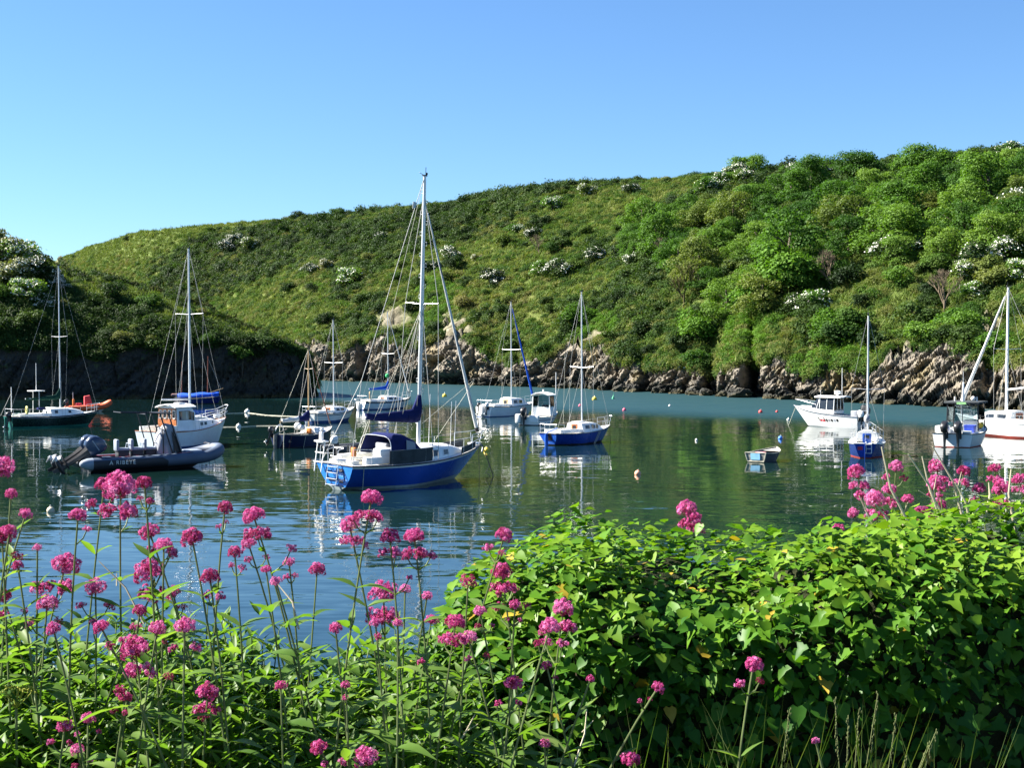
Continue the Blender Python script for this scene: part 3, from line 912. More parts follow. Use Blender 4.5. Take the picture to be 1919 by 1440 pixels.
def put_bush(loc, v, s, label, group, blossom, name='bush', mesh=None):
    t = empty(name, loc, rt.uniform(0, 6.28), label, 'bush', group); t.scale = (s, s, s * rt.uniform(0.8, 1.0))
    link('stems', BUSHES[v][0], t); link('foliage', mesh or BUSHES[v][1], t)
    if blossom: link('blossom', BUSHES[v][2], t)
    return t
HAW = [(920, 540, 2.0), (845, 492, 1.9), (968, 440, 1.5), (1000, 448, 1.5), (1113, 490, 1.7), (1190, 500, 1.6), (1018, 518, 1.7), (1050, 520, 1.9), (893, 492, .9), (814, 505, 1.1), (1035, 395, 1.8), (1100, 370, 1.6), (655, 535, 2.2), (583, 512, 1.4), (610, 508, 1.4), (711, 453, 1.4), (1375, 340, 2.2), (1350, 352, 2.0), (1330, 365, 1.9), (1395, 345, 1.9), (1680, 490, 2.2), (1840, 520, 2.3), (1812, 530, 1.8), (1865, 508, 2.2), (1905, 410, 2.2), (1890, 300, 2.0), (1525, 585, 1.7), (1495, 590, 1.6), (1915, 530, 1.6), (1825, 560, 1.4), (440, 460, 2.0), (470, 470, 2.0), (425, 475, 2.0), (1182, 362, 1.4), (1490, 330, 1.6), (1545, 332, 1.5)]
for px, py, s in HAW:
    h = on_hill(px, py)
    if h: put_bush((h.x, h.y, h.z - 0.2), rt.randrange(4), s, ('broad' if s > 1.75 else 'small') + ' white-flowering hawthorn ' + ('at the edge of the wood' if px > 1300 else ('on the crest slope of the open hill' if h.z > 24 else 'among scrub on the open hillside')), ('broad' if s > 1.75 else 'small') + ' hawthorns ' + ('by the wood' if px > 1300 else ('near the crest' if h.z > 24 else 'in the scrub')), True, 'hawthorn')
for k in range(70):
    px = rt.uniform(520, 1300); py = rt.uniform(380, 690)
    h = on_hill(px, py)
    if h:
        v_ = rt.choice((1, 2, 3)); s_ = rt.uniform(0.8, 1.8)
        w_ = ('large ' if s_ > 1.3 else 'small ') + ('dark green' if v_ > 1 else 'olive green') + ' bush '
        z_ = 'low on the open hillside' if h.z < 11 else ('halfway up the open hillside' if h.z < 24 else 'high on the open hillside')
        put_bush((h.x, h.y, h.z - 0.2), v_, s_, w_ + z_, w_.strip() + 'es ' + z_, False)
for k in range(60):
    px = rt.uniform(1300, 1919); py = rt.uniform(500, 690)
    h = on_hill(px, py)
    if h:
        v_ = rt.choice((0, 1, 2, 3)); s_ = rt.uniform(0.8, 1.9)
        w_ = ('large ' if s_ > 1.45 else 'small ') + ('dark green' if v_ > 1 else ('fresh green' if v_ == 0 else 'olive green')) + ' bush '
        z_ = 'close above the cliff' if h.z < 9 else 'on the slope under the wood'
        put_bush((h.x, h.y, h.z - 0.2), v_, s_, w_ + z_, w_.strip() + 'es ' + z_, False)
for px, py, s in [(1480, 545, 3.4), (1465, 560, 2.6), (1400, 585, 2.4), (1310, 640, 2.2), (1570, 632, 2.0), (1090, 610, 2.0)]:
    h = on_hill(px, py)
    if h: put_bush((h.x, h.y, h.z - 0.2), 0, s, 'vivid green rounded bush below the wood', 'vivid green bushes below the wood', False, 'bush', LUSHB)
for px, py, s in [(735, 408, .8), (570, 411, .9), (850, 386, .9), (865, 385, .8), (872, 383, .7), (410, 430, .8), (690, 404, .6), (640, 407, .5), (1250, 342, .8), (1060, 356, .8), (1080, 353, .6), (240, 448, 1.0), (1270, 400, .9)]:
    h = on_hill(px, py + 3)
    if h: put_bush((h.x, h.y, h.z - 0.2), 3, s, 'small dark bush dotted along the open hill crest', 'dark bushes on the open crest', False)
# headland hawthorns and bushes
for px, py, s in [(35, 505, 2.3), (62, 525, 1.9), (20, 535, 1.9), (88, 530, 1.4), (50, 560, 1.8), (105, 545, 1.1), (75, 580, 1.3), (8, 500, 2.2), (-30, 490, 2.6), (-70, 490, 2.8)]:
    h = on_head(px, py)
    if h: put_bush((h.x, h.y, h.z - 0.3), rt.randrange(4), s, ('large' if s > 2.0 else ('middling' if s > 1.5 else 'small')) + ' hawthorn thick with white blossom on top of the headland', ('large' if s > 2.0 else ('middling' if s > 1.5 else 'small')) + ' flowering hawthorns on the headland', True, 'hawthorn')
for k in range(46):
    px = rt.uniform(-40, 560); py = rt.uniform(540, 690)
    h = on_head(px, py)
    if h:
        v_ = rt.choice((1, 2, 3)); s_ = rt.uniform(0.6, 1.5)
        w_ = ('large ' if s_ > 1.05 else 'small ') + ('dark green' if v_ > 1 else 'olive green') + ' bush '
        z_ = 'just above the headland cliff' if h.z < 7 else 'on the headland slope under the crest'
        put_bush((h.x, h.y, h.z - 0.2), v_, s_, w_ + z_, w_.strip() + 'es ' + z_, False)

# ---- loose boulders along the foot of the far cliff
def boulder_mesh(seed):
    r = np.random.default_rng(seed)
    bm = bmesh.new(); bmesh.ops.create_icosphere(bm, subdivisions=4, radius=1.0)
    V = np.array([v.co[:] for v in bm.verts]); Fc = [[v.index for v in f.verts] for f in bm.faces]; bm.free()
    dirs = unit(r.normal(size=(11, 3))); off = r.uniform(0.55, 0.9, 11)
    for d, o in zip(dirs, off):
        e = V @ d - o
        V = V - np.where(e > 0, e, 0)[:, None] * d
    V = V * (1 + 0.16 * cells(V * [1.6, 2.2, 3.4] + seed, seed)[0] + 0.07 * cells(V * 5.0 + seed, seed + 3)[0])[:, None]
    return np_mesh('boulder', V * [1.2, 0.9, 0.75], np.array(Fc), M_ROCK, smooth=False)
BOUL = [boulder_mesh(s) for s in (1, 2, 3, 4, 5)]
for px, s in [(620, .8), (660, 1.0), (760, .9), (800, .7), (905, 1.0), (960, 1.1), (1015, .9), (1052, 1.3), (1130, 1.2), (1165, 1.6), (1185, 1.8), (1228, 1.2), (1262, 1.0), (1300, 1.6), (1322, 1.5), (1356, 1.4), (1385, 2.0), (1440, 1.0), (1500, .9), (1580, .9), (1668, 1.0), (1735, 1.0), (1808, 1.1), (1880, 1.0)]:
    d = float(interp(SHORE, px)) - 0.3 - s * 0.3
    s *= 0.62
    o = link('boulder', rt.choice(BOUL), None, ((px - 959.5) / F * d, d, 0.15 * s), (rt.uniform(-.4, .4), rt.uniform(-.4, .4), rt.uniform(0, 6)), s)
    tag(o, 'fallen boulder at the foot of the far cliff', 'boulder', 'boulders along the far shore')
# ================================================================== boats
GEL = paint('white_gelcoat', (.78, .78, .75), 0.3, wear=0.05, scale=2.0)
DECKM = paint('pale_deck', (.66, .67, .66), 0.55, wear=0.1, scale=3.0)
CREAM = paint('cream_coaming', (.70, .68, .60), 0.45, wear=0.1)
BLUEH = paint('royal_blue_hull', (.012, .065, .33), 0.22, wear=0.08, scale=1.2)
BLUEH2 = paint('deep_blue_hull', (.010, .045, .27), 0.25, wear=0.08, scale=1.2)
NAVYH = paint('navy_hull', (.012, .018, .055), 0.3, wear=0.12, scale=1.5)
NAVYB = paint('dark_blue_hull', (.012, .025, .13), 0.25, wear=0.1, scale=1.5)
GREENH = paint('dark_green_hull', (.006, .022, .018), 0.25, wear=0.1)
GREENT = paint('sea_green_transom', (.02, .16, .12), 0.3, wear=0.1)
GREYB = paint('pale_boot_top', (.32, .38, .38), 0.5, wear=0.15)
REDB = paint('red_antifoul', (.30, .035, .02), 0.7, wear=0.2)
BLUEB = paint('blue_antifoul', (.02, .07, .22), 0.7, wear=0.2)
BLACKB = paint('black_antifoul', (.018, .018, .02), 0.7, wear=0.2)
PALEH = paint('pale_blue_white_hull', (.60, .68, .72), 0.3, wear=0.07, scale=2)
ALLOY = paint('mast_alloy', (.60, .61, .62), 0.35, metal=0.35, wear=0.08)
WHITEP = paint('white_spar', (.80, .80, .78), 0.35, wear=0.05)
WIRE = paint('rigging_wire', (.36, .36, .34), 0.5, metal=0.2, wear=0.05)
ROPE = paint('pale_rope', (.55, .53, .42), 0.9, wear=0.2, scale=20)
STEEL = paint('stainless_rail', (.60, .61, .63), 0.38, metal=0.6, wear=0.05)
NAVYC = paint('navy_canvas', (.010, .016, .085), 0.85, wear=0.2, scale=4, spec=0.15, bump=0.5)
BLUEC = paint('bright_blue_canvas', (.012, .085, .50), 0.8, wear=0.15, scale=4, spec=0.2, bump=0.5)
GREENC = paint('bottle_green_canvas', (.008, .045, .032), 0.85, wear=0.2, scale=4, spec=0.15, bump=0.5)
GREYC = paint('charcoal_canvas', (.055, .062, .066), 0.85, wear=0.2, scale=3, spec=0.15, bump=0.5)
LGREYC = paint('grey_canvas', (.30, .31, .34), 0.85, wear=0.15, scale=3, spec=0.15, bump=0.5)
WHITEC = paint('white_sailcloth', (.62, .62, .60), 0.8, wear=0.1, scale=4, spec=0.15, bump=0.4)
WOOD = paint('varnished_wood', (.36, .12, .035), 0.25, wear=0.25, scale=5)
SPRUCE = paint('spruce_spar', (.46, .31, .16), 0.4, wear=0.15, scale=3)
BROWNS = paint('red_brown_spar', (.24, .075, .045), 0.45, wear=0.15)
BLACKP = paint('black_fitting', (.014, .014, .016), 0.4, wear=0.1)
RUBBER = paint('black_rubbing_strake', (.02, .02, .022), 0.6, wear=0.1)
NAVYOB = paint('slate_blue_cowling', (.035, .055, .10), 0.18, wear=0.08, scale=2)
WHITEOB = paint('white_cowling', (.75, .75, .74), 0.25, wear=0.05)
HYP = paint('slate_hypalon', (.065, .09, .135), 0.55, wear=0.1, scale=2)
HYPD = paint('black_hypalon', (.014, .016, .022), 0.6, wear=0.12, scale=2)
HYPL = paint('light_grey_hypalon', (.24, .28, .34), 0.55, wear=0.1, scale=2)
HYPG = paint('dark_grey_hypalon', (.05, .055, .06), 0.6, wear=0.1)
REDT = paint('red_trim', (.50, .03, .045), 0.5, wear=0.1)
ORANGE = paint('orange_hypalon', (.62, .10, .025), 0.55, wear=0.12)
ORANGEP = paint('orange_plastic', (.65, .20, .03), 0.5, wear=0.1)
YELLOWP = paint('yellow_plastic', (.72, .48, .04), 0.5, wear=0.12)
PALEYEL = paint('pale_yellow_foam', (.68, .62, .22), 0.7, wear=0.1)
BLUEP = paint('blue_plastic', (.03, .08, .55), 0.45, wear=0.1)
SKYP = paint('sky_blue_transom', (.035, .24, .70), 0.3, wear=0.1)
GREYP = paint('weathered_grey_timber', (.24, .23, .20), 0.8, wear=0.3, scale=6)
WIN = glass(); CLEAR = clear_glass()

class Hull:
    def __init__(s, L, B, fs, fm, fb, tr=0.7, ro=0.3, bo=0.8, wst=0.5, draft=0.45, full=1.1, mid=0.42, p=0.55):
        s.L, s.B, s.fs, s.fm, s.fb, s.tr, s.ro, s.bo, s.wst, s.dr, s.full, s.mid, s.p = L, B, fs, fm, fb, tr, ro, bo, wst, draft, full, mid, p
    def sheer(s, u):
        c = 2 * (s.fm - .25 * (s.fs + s.fb))
        return s.fs * (1 - u) ** 2 + 2 * c * u * (1 - u) + s.fb * u * u
    def beam(s, u):
        if u < s.mid: return s.B / 2 * (s.tr + (1 - s.tr) * math.sin(PI / 2 * u / s.mid))
        return s.B / 2 * max(0.0, 1 - ((u - s.mid) / (1 - s.mid)) ** (1.9 * s.full)) ** 0.95
    def x(s, u, h=1.0):
        a = -s.L / 2 + s.ro * (1 - h); b = s.L / 2 - s.bo * (1 - h)
        return a + (b - a) * u
    def pt(s, u, h, side=1):
        bs = s.beam(u)
        wl = s.wst + (0.88 - s.wst) * min(1, u / 0.4) if u < 0.4 else 0.88 - 0.5 * ((u - 0.4) / 0.6)
        bw = bs * wl
        if h >= 0:
            z = h * s.sheer(u); y = bw + (bs - bw) * h ** s.p
        else:
            z = h * s.dr; y = bw * math.sqrt(max(0, 1 - h * h))
        return Vector((s.x(u, h), side * y, z))
    def u_of(s, x): return (x + s.L / 2) / s.L
    def strip(s, mb, h0, h1, nh=5, off=0.0, ns=26):
        us = [k / ns for k in range(ns + 1)]
        hs = [h0 + (h1 - h0) * k / nh for k in range(nh + 1)]
        for side in (1, -1):
            vs = []; fs = []
            for u in us:
                for h in hs:
                    q = s.pt(u, h, side)
                    q.y += side * off; q.x += off * (1 if u == 1 else (-1 if u == 0 else 0))
                    vs.append(q)
            n = len(hs)
            for i in range(ns):
                for j in range(nh):
                    a = i * n + j
                    f = (a, a + n, a + n + 1, a + 1)
                    fs.append(f if side == -1 else tuple(reversed(f)))
            mb.add(vs, fs)
    def transom(s, mb, h0, h1, n=8, off=0.0):
        hs = [h0 + (h1 - h0) * k / n for k in range(n + 1)]
        vs = []; fs = []
        for h in hs:
            for side in (1, -1):
                q = s.pt(0, h, side); q.x -= off; vs.append(q)
        for j in range(n):
            fs.append((2 * j, 2 * j + 1, 2 * j + 3, 2 * j + 2))
        mb.add(vs, fs)
    def tp(s, y, h, off=0.01):
        """a point on the transom"""
        q = s.pt(0, h, 1); return Vector((q.x - off, y, q.z))

def hull_parts(root, H, top, boot, strake, transom=None, deckm=None, bh=0.14, stripe=None):
    zr = bh
    mb = MB(); H.strip(mb, zr, 1.0, 7); hl = mb.build('hull', top, root, 50)
    mb = MB(); H.strip(mb, -0.95, zr, 5, 0.003); H.transom(mb, -0.95, zr, 5, 0.003); mb.build('boot_top', boot, root, 50)
    mb = MB(); H.transom(mb, zr, 1.0, 8); mb.build('transom', transom or top, root, 50)
    if strake:
        mb = MB()
        for side in (1, -1):
            mb.tube([H.pt(k / 30, 1.0, side) + Vector((0, side * 0.01, 0)) for k in range(31)], 0.028, 6)
        mb.tube([H.pt(0, 1, 1), H.pt(0, 1, -1)], 0.024, 6)
        mb.build('rubbing_strake', strake, root)
    if stripe:
        mb = MB(); H.strip(mb, stripe[1], stripe[2], 2, 0.004); mb.build('stripe', stripe[0], root, 50)
    return hl

def deck(root, H, m, well=None, drop=0.02, floor=None, depth=0.45, inset=0.0):
    """deck at the sheer with a cockpit well (x0, x1, half width)"""
    mb = MB(); ns = 34
    us = sorted(set([k / ns for k in range(ns + 1)] + ([H.u_of(well[0]), H.u_of(well[1])] if well else [])))
    prev = None
    for u in us:
        z = H.sheer(u) - drop; x = H.x(u); b = max(H.beam(u) - inset, 0)
        cam_ = 0.05 * b / (H.B / 2)
        prev_u = u
        row = lambda a: [Vector((x, y, z + cam_ * (1 - (y / max(b, 1e-6)) ** 2))) for y in a]
        cut = well and well[0] - 1e-6 <= x <= well[1] + 1e-6
        rows_.append((x, z, b, cam_)) if False else None
        if prev is not None:
            x0, z0, b0, c0 = prev
            mid = (x + x0) / 2
            segs = [(-1, -0.5), (-0.5, 0), (0, 0.5), (0.5, 1)]
            def q(xx, zz, bb, cc, f, wl=None):
                y = f * bb
                return Vector((xx, y, zz + cc * (1 - f * f)))
            if well and well[0] < mid < well[1]:
                wv = well[2]
                for sd in (1, -1):
                    i0 = Vector((x0, sd * min(wv, b0), z0)); i1 = Vector((x, sd * min(wv, b), z))
                    mb.add([i0, Vector((x0, sd * b0, z0)), Vector((x, sd * b, z)), i1], [(0, 1, 2, 3)])
            else:
                for f0, f1 in segs:
                    mb.add([q(x0, z0, b0, c0, f0), q(x0, z0, b0, c0, f1), q(x, z, b, cam_, f1), q(x, z, b, cam_, f0)], [(0, 1, 2, 3)])
        prev = (x, z, b, cam_)
    mb.build('deck', m, root, 60)
    if well:
        x0, x1, wv = well
        z0 = H.sheer(H.u_of(x0)) - drop; z1 = H.sheer(H.u_of(x1)) - drop; zf = min(z0, z1) - depth
        mb = MB()
        for sd in (1, -1):
            mb.add([(x0, sd * wv, z0), (x1, sd * wv, z1), (x1, sd * wv, zf), (x0, sd * wv, zf)], [(0, 1, 2, 3)])
        for xx, zz in ((x0, z0), (x1, z1)):
            mb.add([(xx, wv, zz), (xx, -wv, zz), (xx, -wv, zf), (xx, wv, zf)], [(0, 1, 2, 3)])
        mb.add([(x0, wv, zf), (x0, -wv, zf), (x1, -wv, zf), (x1, wv, zf)], [(0, 1, 2, 3)])
        for sd in (1, -1):
            mb.box(x0 + 0.02, x1 - 0.02, min(sd * wv, sd * wv * 0.55), max(sd * wv, sd * wv * 0.55), zf + 0.01, zf + depth * 0.62, 0.02)
        mb.build('cockpit', floor or m, root, 60)
rows_ = []

class Trunk:
    """cabin: stations (x, half width, z of foot, height)"""
    def __init__(s, st, tum=0.86, camber=0.06): s.st = st; s.tum = tum; s.cam = camber
    def at(s, x):
        xs = [a[0] for a in s.st]
        return [float(np.interp(x, xs, [a[i] for a in s.st])) for i in (1, 2, 3)]
    def side(s, x, f, sd, off=0.0):
        w_, z, h = s.at(x)
        return Vector((x, sd * (w_ * (1 - (1 - s.tum) * f) + off), z + h * f))
    def build(s, root, mat, name='cabin', roof=None):
        mb = MB(); rings = []
        for x, w_, z, h in s.st:
            ws = w_ * s.tum; r = min(0.06, h * 0.3)
            ring = [(x, -w_, z), (x, -ws - (w_ - ws) * r / max(h, .01), z + h - r), (x, -ws + r * 0.8, z + h), (x, -ws * 0.5, z + h + s.cam * 0.75), (x, 0, z + h + s.cam), (x, ws * 0.5, z + h + s.cam * 0.75), (x, ws - r * 0.8, z + h), (x, ws + (w_ - ws) * r / max(h, .01), z + h - r), (x, w_, z)]
            rings.append(ring)
        mb.loft(rings, closed=False)
        n = len(rings[0])
        mb.add(rings[0], [tuple(range(n))]); mb.add(rings[-1], [tuple(reversed(range(n)))])
        return mb.build(name, mat, root, 40)
    def window(s, parent, x0, x1, f0, f1, mat=None, frame=None, slant=0.0, sides=(1, -1)):
        for sd in sides:
            q = [s.side(x0, f0, sd, 0.004), s.side(x1, f0, sd, 0.004), s.side(x1 - slant, f1, sd, 0.004), s.side(x0 + slant * 0.3, f1, sd, 0.004)]
            if sd == 1: q = [q[1], q[0], q[3], q[2]]
            mb = MB().panel(q, 0.012); wn = mb.build('window', mat or WIN, parent)
            if frame:
                c = sum(q, Vector()) / 4
                o = [c + (p - c) * 1.14 for p in q]
                nn = (q[1] - q[0]).cross(q[3] - q[0]).normalized() * 0.006
                fm = MB()
                for k in range(4):
                    k2 = (k + 1) % 4
                    fm.panel([o[k] + nn, o[k2] + nn, q[k2] + nn, q[k] + nn], 0.01)
                fm.build('window_frame', frame, wn)

def wire(root, a, b, r=0.011, name='stay', mat=None, sag=0.0):
    a = Vector(a); b = Vector(b)
    n = 8 if sag else 1
    pts = [a.lerp(b, k / n) - Vector((0, 0, sag * 4 * (k / n) * (1 - k / n))) for k in range(n + 1)]
    return MB().tube(pts, r, 5).build(name, mat or WIRE, root)

def rig(root, H, mx, zb, ht, r=0.055, mat=None, spread=0.55, sw=0.75, wr=0.011, fore=True, back=True, rake=0.0, twin_back=False, furl=None, frac=1.0, swept=0.0):
    """mast standing at x = mx on z = zb, top at height ht above the water"""
    mat = mat or ALLOY
    top = Vector((mx - rake, 0, ht)); base = Vector((mx, 0, zb - 0.05))
    mast = MB().tube([base, base.lerp(top, 0.5), top], [r, r * 0.96, r * 0.7], 10).build('mast', mat, root)
    MB().box(top.x - 0.12, top.x + 0.12, -0.03, 0.03, ht, ht + 0.05).tube([top + Vector((0.05, 0, 0.05)), top + Vector((0.05, 0, 0.35))], 0.012, 5).tube([top + Vector((-0.1, 0, 0.05)), top + Vector((-0.3, 0, 0.12))], 0.01, 5).sphere(top + Vector((0.1, 0, 0.1)), 0.05, 8, 6).build('masthead_fitting', BLACKP, mast)
    u = H.u_of(mx); bw = H.beam(u) - 0.04; zd = H.sheer(u)
    zs = zb + (ht - zb) * spread
    sx = mx - rake * spread
    for sd in (1, -1):
        e = Vector((sx - swept, sd * sw, zs + 0.05))
        MB().tube([(sx, sd * 0.03, zs), e], [0.02, 0.012], 6).build('spreader', mat, root)
        wire(root, base.lerp(top, frac) + Vector((0, sd * 0.03, -0.05)), e, wr, 'shroud'); wire(root, e, (mx - 0.1, sd * bw, zd), wr, 'shroud')
        wire(root, (sx, sd * 0.04, zs - 0.08), (mx - 0.35, sd * bw, zd), wr, 'shroud')
    bow = Vector((H.L / 2 - 0.08, 0, H.fb + 0.02))
    ft = base.lerp(top, frac) - Vector((0, 0, 0.08))
    if fore: wire(root, ft, bow, wr, 'forestay')
    if furl:
        a = ft.lerp(bow, 0.06); b = ft.lerp(bow, 0.93)
        n = 18
        pts = [a.lerp(b, k / n) for k in range(n + 1)]
        rs = [furl[1] * (0.45 + 0.75 * (k / n)) * (1 + 0.06 * math.sin(k * 2.3)) for k in range(n + 1)]
        fs_ = MB().tube(pts, rs, 9).build('furled_foresail', furl[0], root)
        MB().tube([b + Vector((0, 0, -0.02)), b + (bow - b).normalized() * 0.18], 0.075, 10).build('furling_drum', BLACKP, fs_)
        if len(furl) > 2:
            k0 = int(n * 0.12)
            spi = MB()
            for k in range(k0, n, 1):
                ang = k * 1.1
                d = Vector((0.5 * math.cos(ang), math.sin(ang), 0)) * rs[k] * 0.75
                spi.tube([pts[k] + d, pts[k + 1] + d], 0.028, 5)
            spi.build('sacrificial_strip', furl[2], fs_)
    st = Vector((-H.L / 2 + 0.08, 0, H.fs + 0.02))
    if back:
        if twin_back:
            sp = top.lerp(st, 0.72)
            wire(root, top, sp, wr, 'backstay')
            for sd in (1, -1): wire(root, sp, (st.x, sd * H.beam(0) * 0.8, st.z), wr, 'backstay')
        else: wire(root, top, st, wr, 'backstay')
    return mast, base, top

def boom_cover(root, mx, zb, L, m, hF=0.45, hA=0.16, wd=0.13, up=0.5, rise=0.0, bare=None):
    """boom under a laced sail cover, reaching up the mast at its forward end"""
    MB().tube([(mx - 0.06, 0, zb), (mx - L, 0, zb + rise)], 0.045, 8).build('boom', ALLOY, root)
    rings = []; n = 16
    for k in range(n + 1):
        t = k / n
        x = mx - 0.02 - (L - 0.05) * t
        hh = hA + (hF - hA) * (1 - t) ** 1.3 + up * max(0, 1 - t * 7) ** 1.5
        ww = wd * (0.45 + 0.55 * (1 - t)) * (1 + 0.08 * math.sin(k * 2.1))
        z0 = zb + rise * t - 0.09 - (0.03 if 0.1 < t < 0.9 else 0)
        rings.append([(x, ww * math.sin(a) * (0.75 if math.cos(a) > 0.3 else 1), z0 + hh * (0.5 + 0.5 * math.cos(a))) for a in [2 * PI * j / 12 for j in range(12)]])
    sc = MB().loft(rings).build('sail_cover', m, root)
    lz = MB()
    for k in range(2, 15, 2):
        r = rings[k]; c = Vector((r[0][0], 0, (r[0][2] + r[6][2]) / 2))
        lz.tube([Vector(q) + (Vector(q) - c) * 0.01 for q in r] + [Vector(r[0]) + (Vector(r[0]) - c) * 0.01], 0.007, 4, cap=False)
    lz.build('cover_tie', m, sc)
    return sc

def pulpit(root, H, h=0.6, back=0.9, name='pulpit', r=0.014):
    mb = MB(); u0 = H.u_of(H.L / 2 - back)
    a = [H.pt(u0, 1, sd) for sd in (1, -1)]
    f = Vector((H.L / 2 + 0.08, 0, H.fb + h))
    for p in a:
        k = Vector((p.x, p.y * 0.92, p.z + h))
        mb.tube([(p.x, p.y * 0.92, p.z), k, (k.x + back * 0.6, k.y * 0.75, k.z + 0.02), (f.x, k.y * 0.2, f.z)], r, 6)
        mb.tube([(H.L / 2 - back * 0.35, p.y * 0.35, H.fb), (k.x + back * 0.7, k.y * 0.62, k.z)], r, 6)
        mb.tube([(p.x, p.y * 0.92, p.z + h * 0.5), (f.x - 0.12, k.y * 0.3, f.z - h * 0.5)], r * 0.8, 6)
    mb.tube([(f.x, a[0].y * 0.2, f.z), (f.x, a[1].y * 0.2, f.z)], r, 6)
    return mb.build(name, STEEL, root)

def pushpit(root, H, h=0.6, fwd=0.8, gap=False, r=0.014):
    mb = MB(); u1 = H.u_of(-H.L / 2 + fwd)
    for sd in (1, -1):
        p0 = H.pt(0.01, 1, sd); p1 = H.pt(u1, 1, sd)
        c0 = Vector((p0.x + 0.03, p0.y * 0.9, p0.z + h)); c1 = Vector((p1.x, p1.y * 0.94, p1.z + h))
        mb.tube([(c1.x, c1.y, p1.z), c1, c0, (c0.x, c0.y, p0.z)], r, 6)
        mb.tube([c1 - Vector((0, 0, h * .5)), c0 - Vector((0, 0, h * .5))], r * .8, 6)
        if not gap: mb.tube([c0, (c0.x - 0.02, 0, c0.z)], r, 6)
    return mb.build('pushpit', STEEL, root)

def lifelines(root, H, xs, h=0.58):
    for sd in (1, -1):
        tops = []
        for x in xs:
            p = H.pt(H.u_of(x), 1, sd); p.y *= 0.95
            MB().tube([p, p + Vector((0, 0, h))], 0.012, 6).build('stanchion', STEEL, root)
            tops.append(p + Vector((0, 0, h)))
        ends = [H.pt(H.u_of(-H.L / 2 + 0.8), 1, sd) + Vector((0, 0, h))] + tops + [H.pt(H.u_of(H.L / 2 - 0.9), 1, sd) + Vector((0, 0, h))]
        mb = MB()
        for a, b in zip(ends, ends[1:]): mb.tube([a, b], 0.007, 4)
        mb.build('lifeline', WIRE, root)

def outboard(root, loc, m, s=1.0, tilt=0.0, rz=0.0, leg=None):
    """outboard motor bolted to a transom; x forward, so the motor hangs behind (-x)"""
    M = Matrix.Translation(loc) @ Matrix.Rotation(rz, 4, 'Z') @ Matrix.Rotation(tilt, 4, 'Y') @ Matrix.Scale(s, 4)
    leg = leg or BLACKP
    def xf(mb):
        mb.v = [tuple(M @ Vector(p)) for p in mb.v]; return mb
    b = MB()
    b.box(-0.02, 0.06, -0.14, 0.14, -0.35, 0.12, 0.02)                              # clamp bracket
    b.box(-0.16, -0.02, -0.09, 0.09, -0.30, 0.10, 0.02)
    rings = []
    for z, x0, x1, wv in [(0.05, -0.42, -0.10, .11), (-0.25, -0.36, -0.14, .08), (-0.75, -0.34, -0.17, .055), (-0.98, -0.36, -0.16, .045)]:
        rings.append([(x0, 0, z), ((x0 * .7 + x1 * .3), wv, z), ((x0 * .2 + x1 * .8), wv, z), (x1, 0, z), ((x0 * .2 + x1 * .8), -wv, z), ((x0 * .7 + x1 * .3), -wv, z)])
    b.loft(rings)
    b.box(-0.62, -0.12, -0.12, 0.12, -0.80, -0.775, 0.01)                           # cavitation plate
    rr = [(-0.55, .035), (-0.5, .07), (-0.35, .085), (-0.15, .075), (-0.02, .04), (0.03, .008)]
    b.loft([[(x, r * math.cos(a), -1.0 + r * math.sin(a)) for a in [2 * PI * j / 10 for j in range(10)]] for x, r in rr])
    b.add([(-0.34, 0.006, -1.05), (-0.16, 0.006, -1.05), (-0.26, 0.006, -1.28), (-0.36, 0.006, -1.26), (-0.34, -0.006, -1.05), (-0.16, -0.006, -1.05), (-0.26, -0.006, -1.28), (-0.36, -0.006, -1.26)], [(0, 1, 2, 3), (7, 6, 5, 4), (0, 4, 5, 1), (1, 5, 6, 2), (2, 6, 7, 3), (3, 7, 4, 0)])
    o = xf(b).build('outboard_motor', leg, root, 40)
    c = MB(); rings = []
    for z, x0, x1, wv in [(0.02, -0.50, -0.08, .15), (0.10, -0.58, -0.02, .19), (0.30, -0.64, 0.02, .215), (0.50, -0.62, 0.03, .205), (0.62, -0.52, -0.02, .165), (0.665, -0.40, -0.12, .09)]:
        cxm = (x0 + x1) / 2; hl = (x1 - x0) / 2
        rings.append([(cxm + hl * math.copysign(abs(math.cos(a)) ** 0.7, math.cos(a)), wv * math.copysign(abs(math.sin(a)) ** 0.7, math.sin(a)), z - 0.10 * max(0, -math.cos(a)) * (z > .4)) for a in [2 * PI * j / 16 for j in range(16)]])
    cw = xf(c.loft(rings)).build('cowling', m, o, 40)
    d = MB()
    for sd in (1, -1):
        d.panel([(-0.5, sd * 0.222, 0.26), (-0.12, sd * 0.222, 0.30), (-0.12, sd * 0.222, 0.33), (-0.5, sd * 0.222, 0.29)], sd * 0.004)
    xf(d).build('cowling_stripe', HYPL if m is not WHITEOB else BLACKP, o)
    pr = MB()
    pr.tube([(-0.54, 0, -1.0), (-0.68, 0, -1.0)], [0.05, 0.035], 8)
    for k in range(3):
        a = 2 * PI * k / 3
        e1 = Vector((0, math.cos(a), math.sin(a))); e2 = Vector((0, -math.sin(a), math.cos(a)))
        o_ = Vector((-0.61, 0, -1.0))
        q = [o_ + e1 * .04 + Vector((.04, 0, 0)), o_ + e1 * .17 + e2 * .08 + Vector((.05, 0, 0)), o_ + e1 * .19 - e2 * .04 - Vector((.03, 0, 0)), o_ + e1 * .04 - e2 * .04 - Vector((.05, 0, 0))]
        pr.panel(q, 0.012)
    xf(pr).build('propeller', ALLOY, o)
    return o

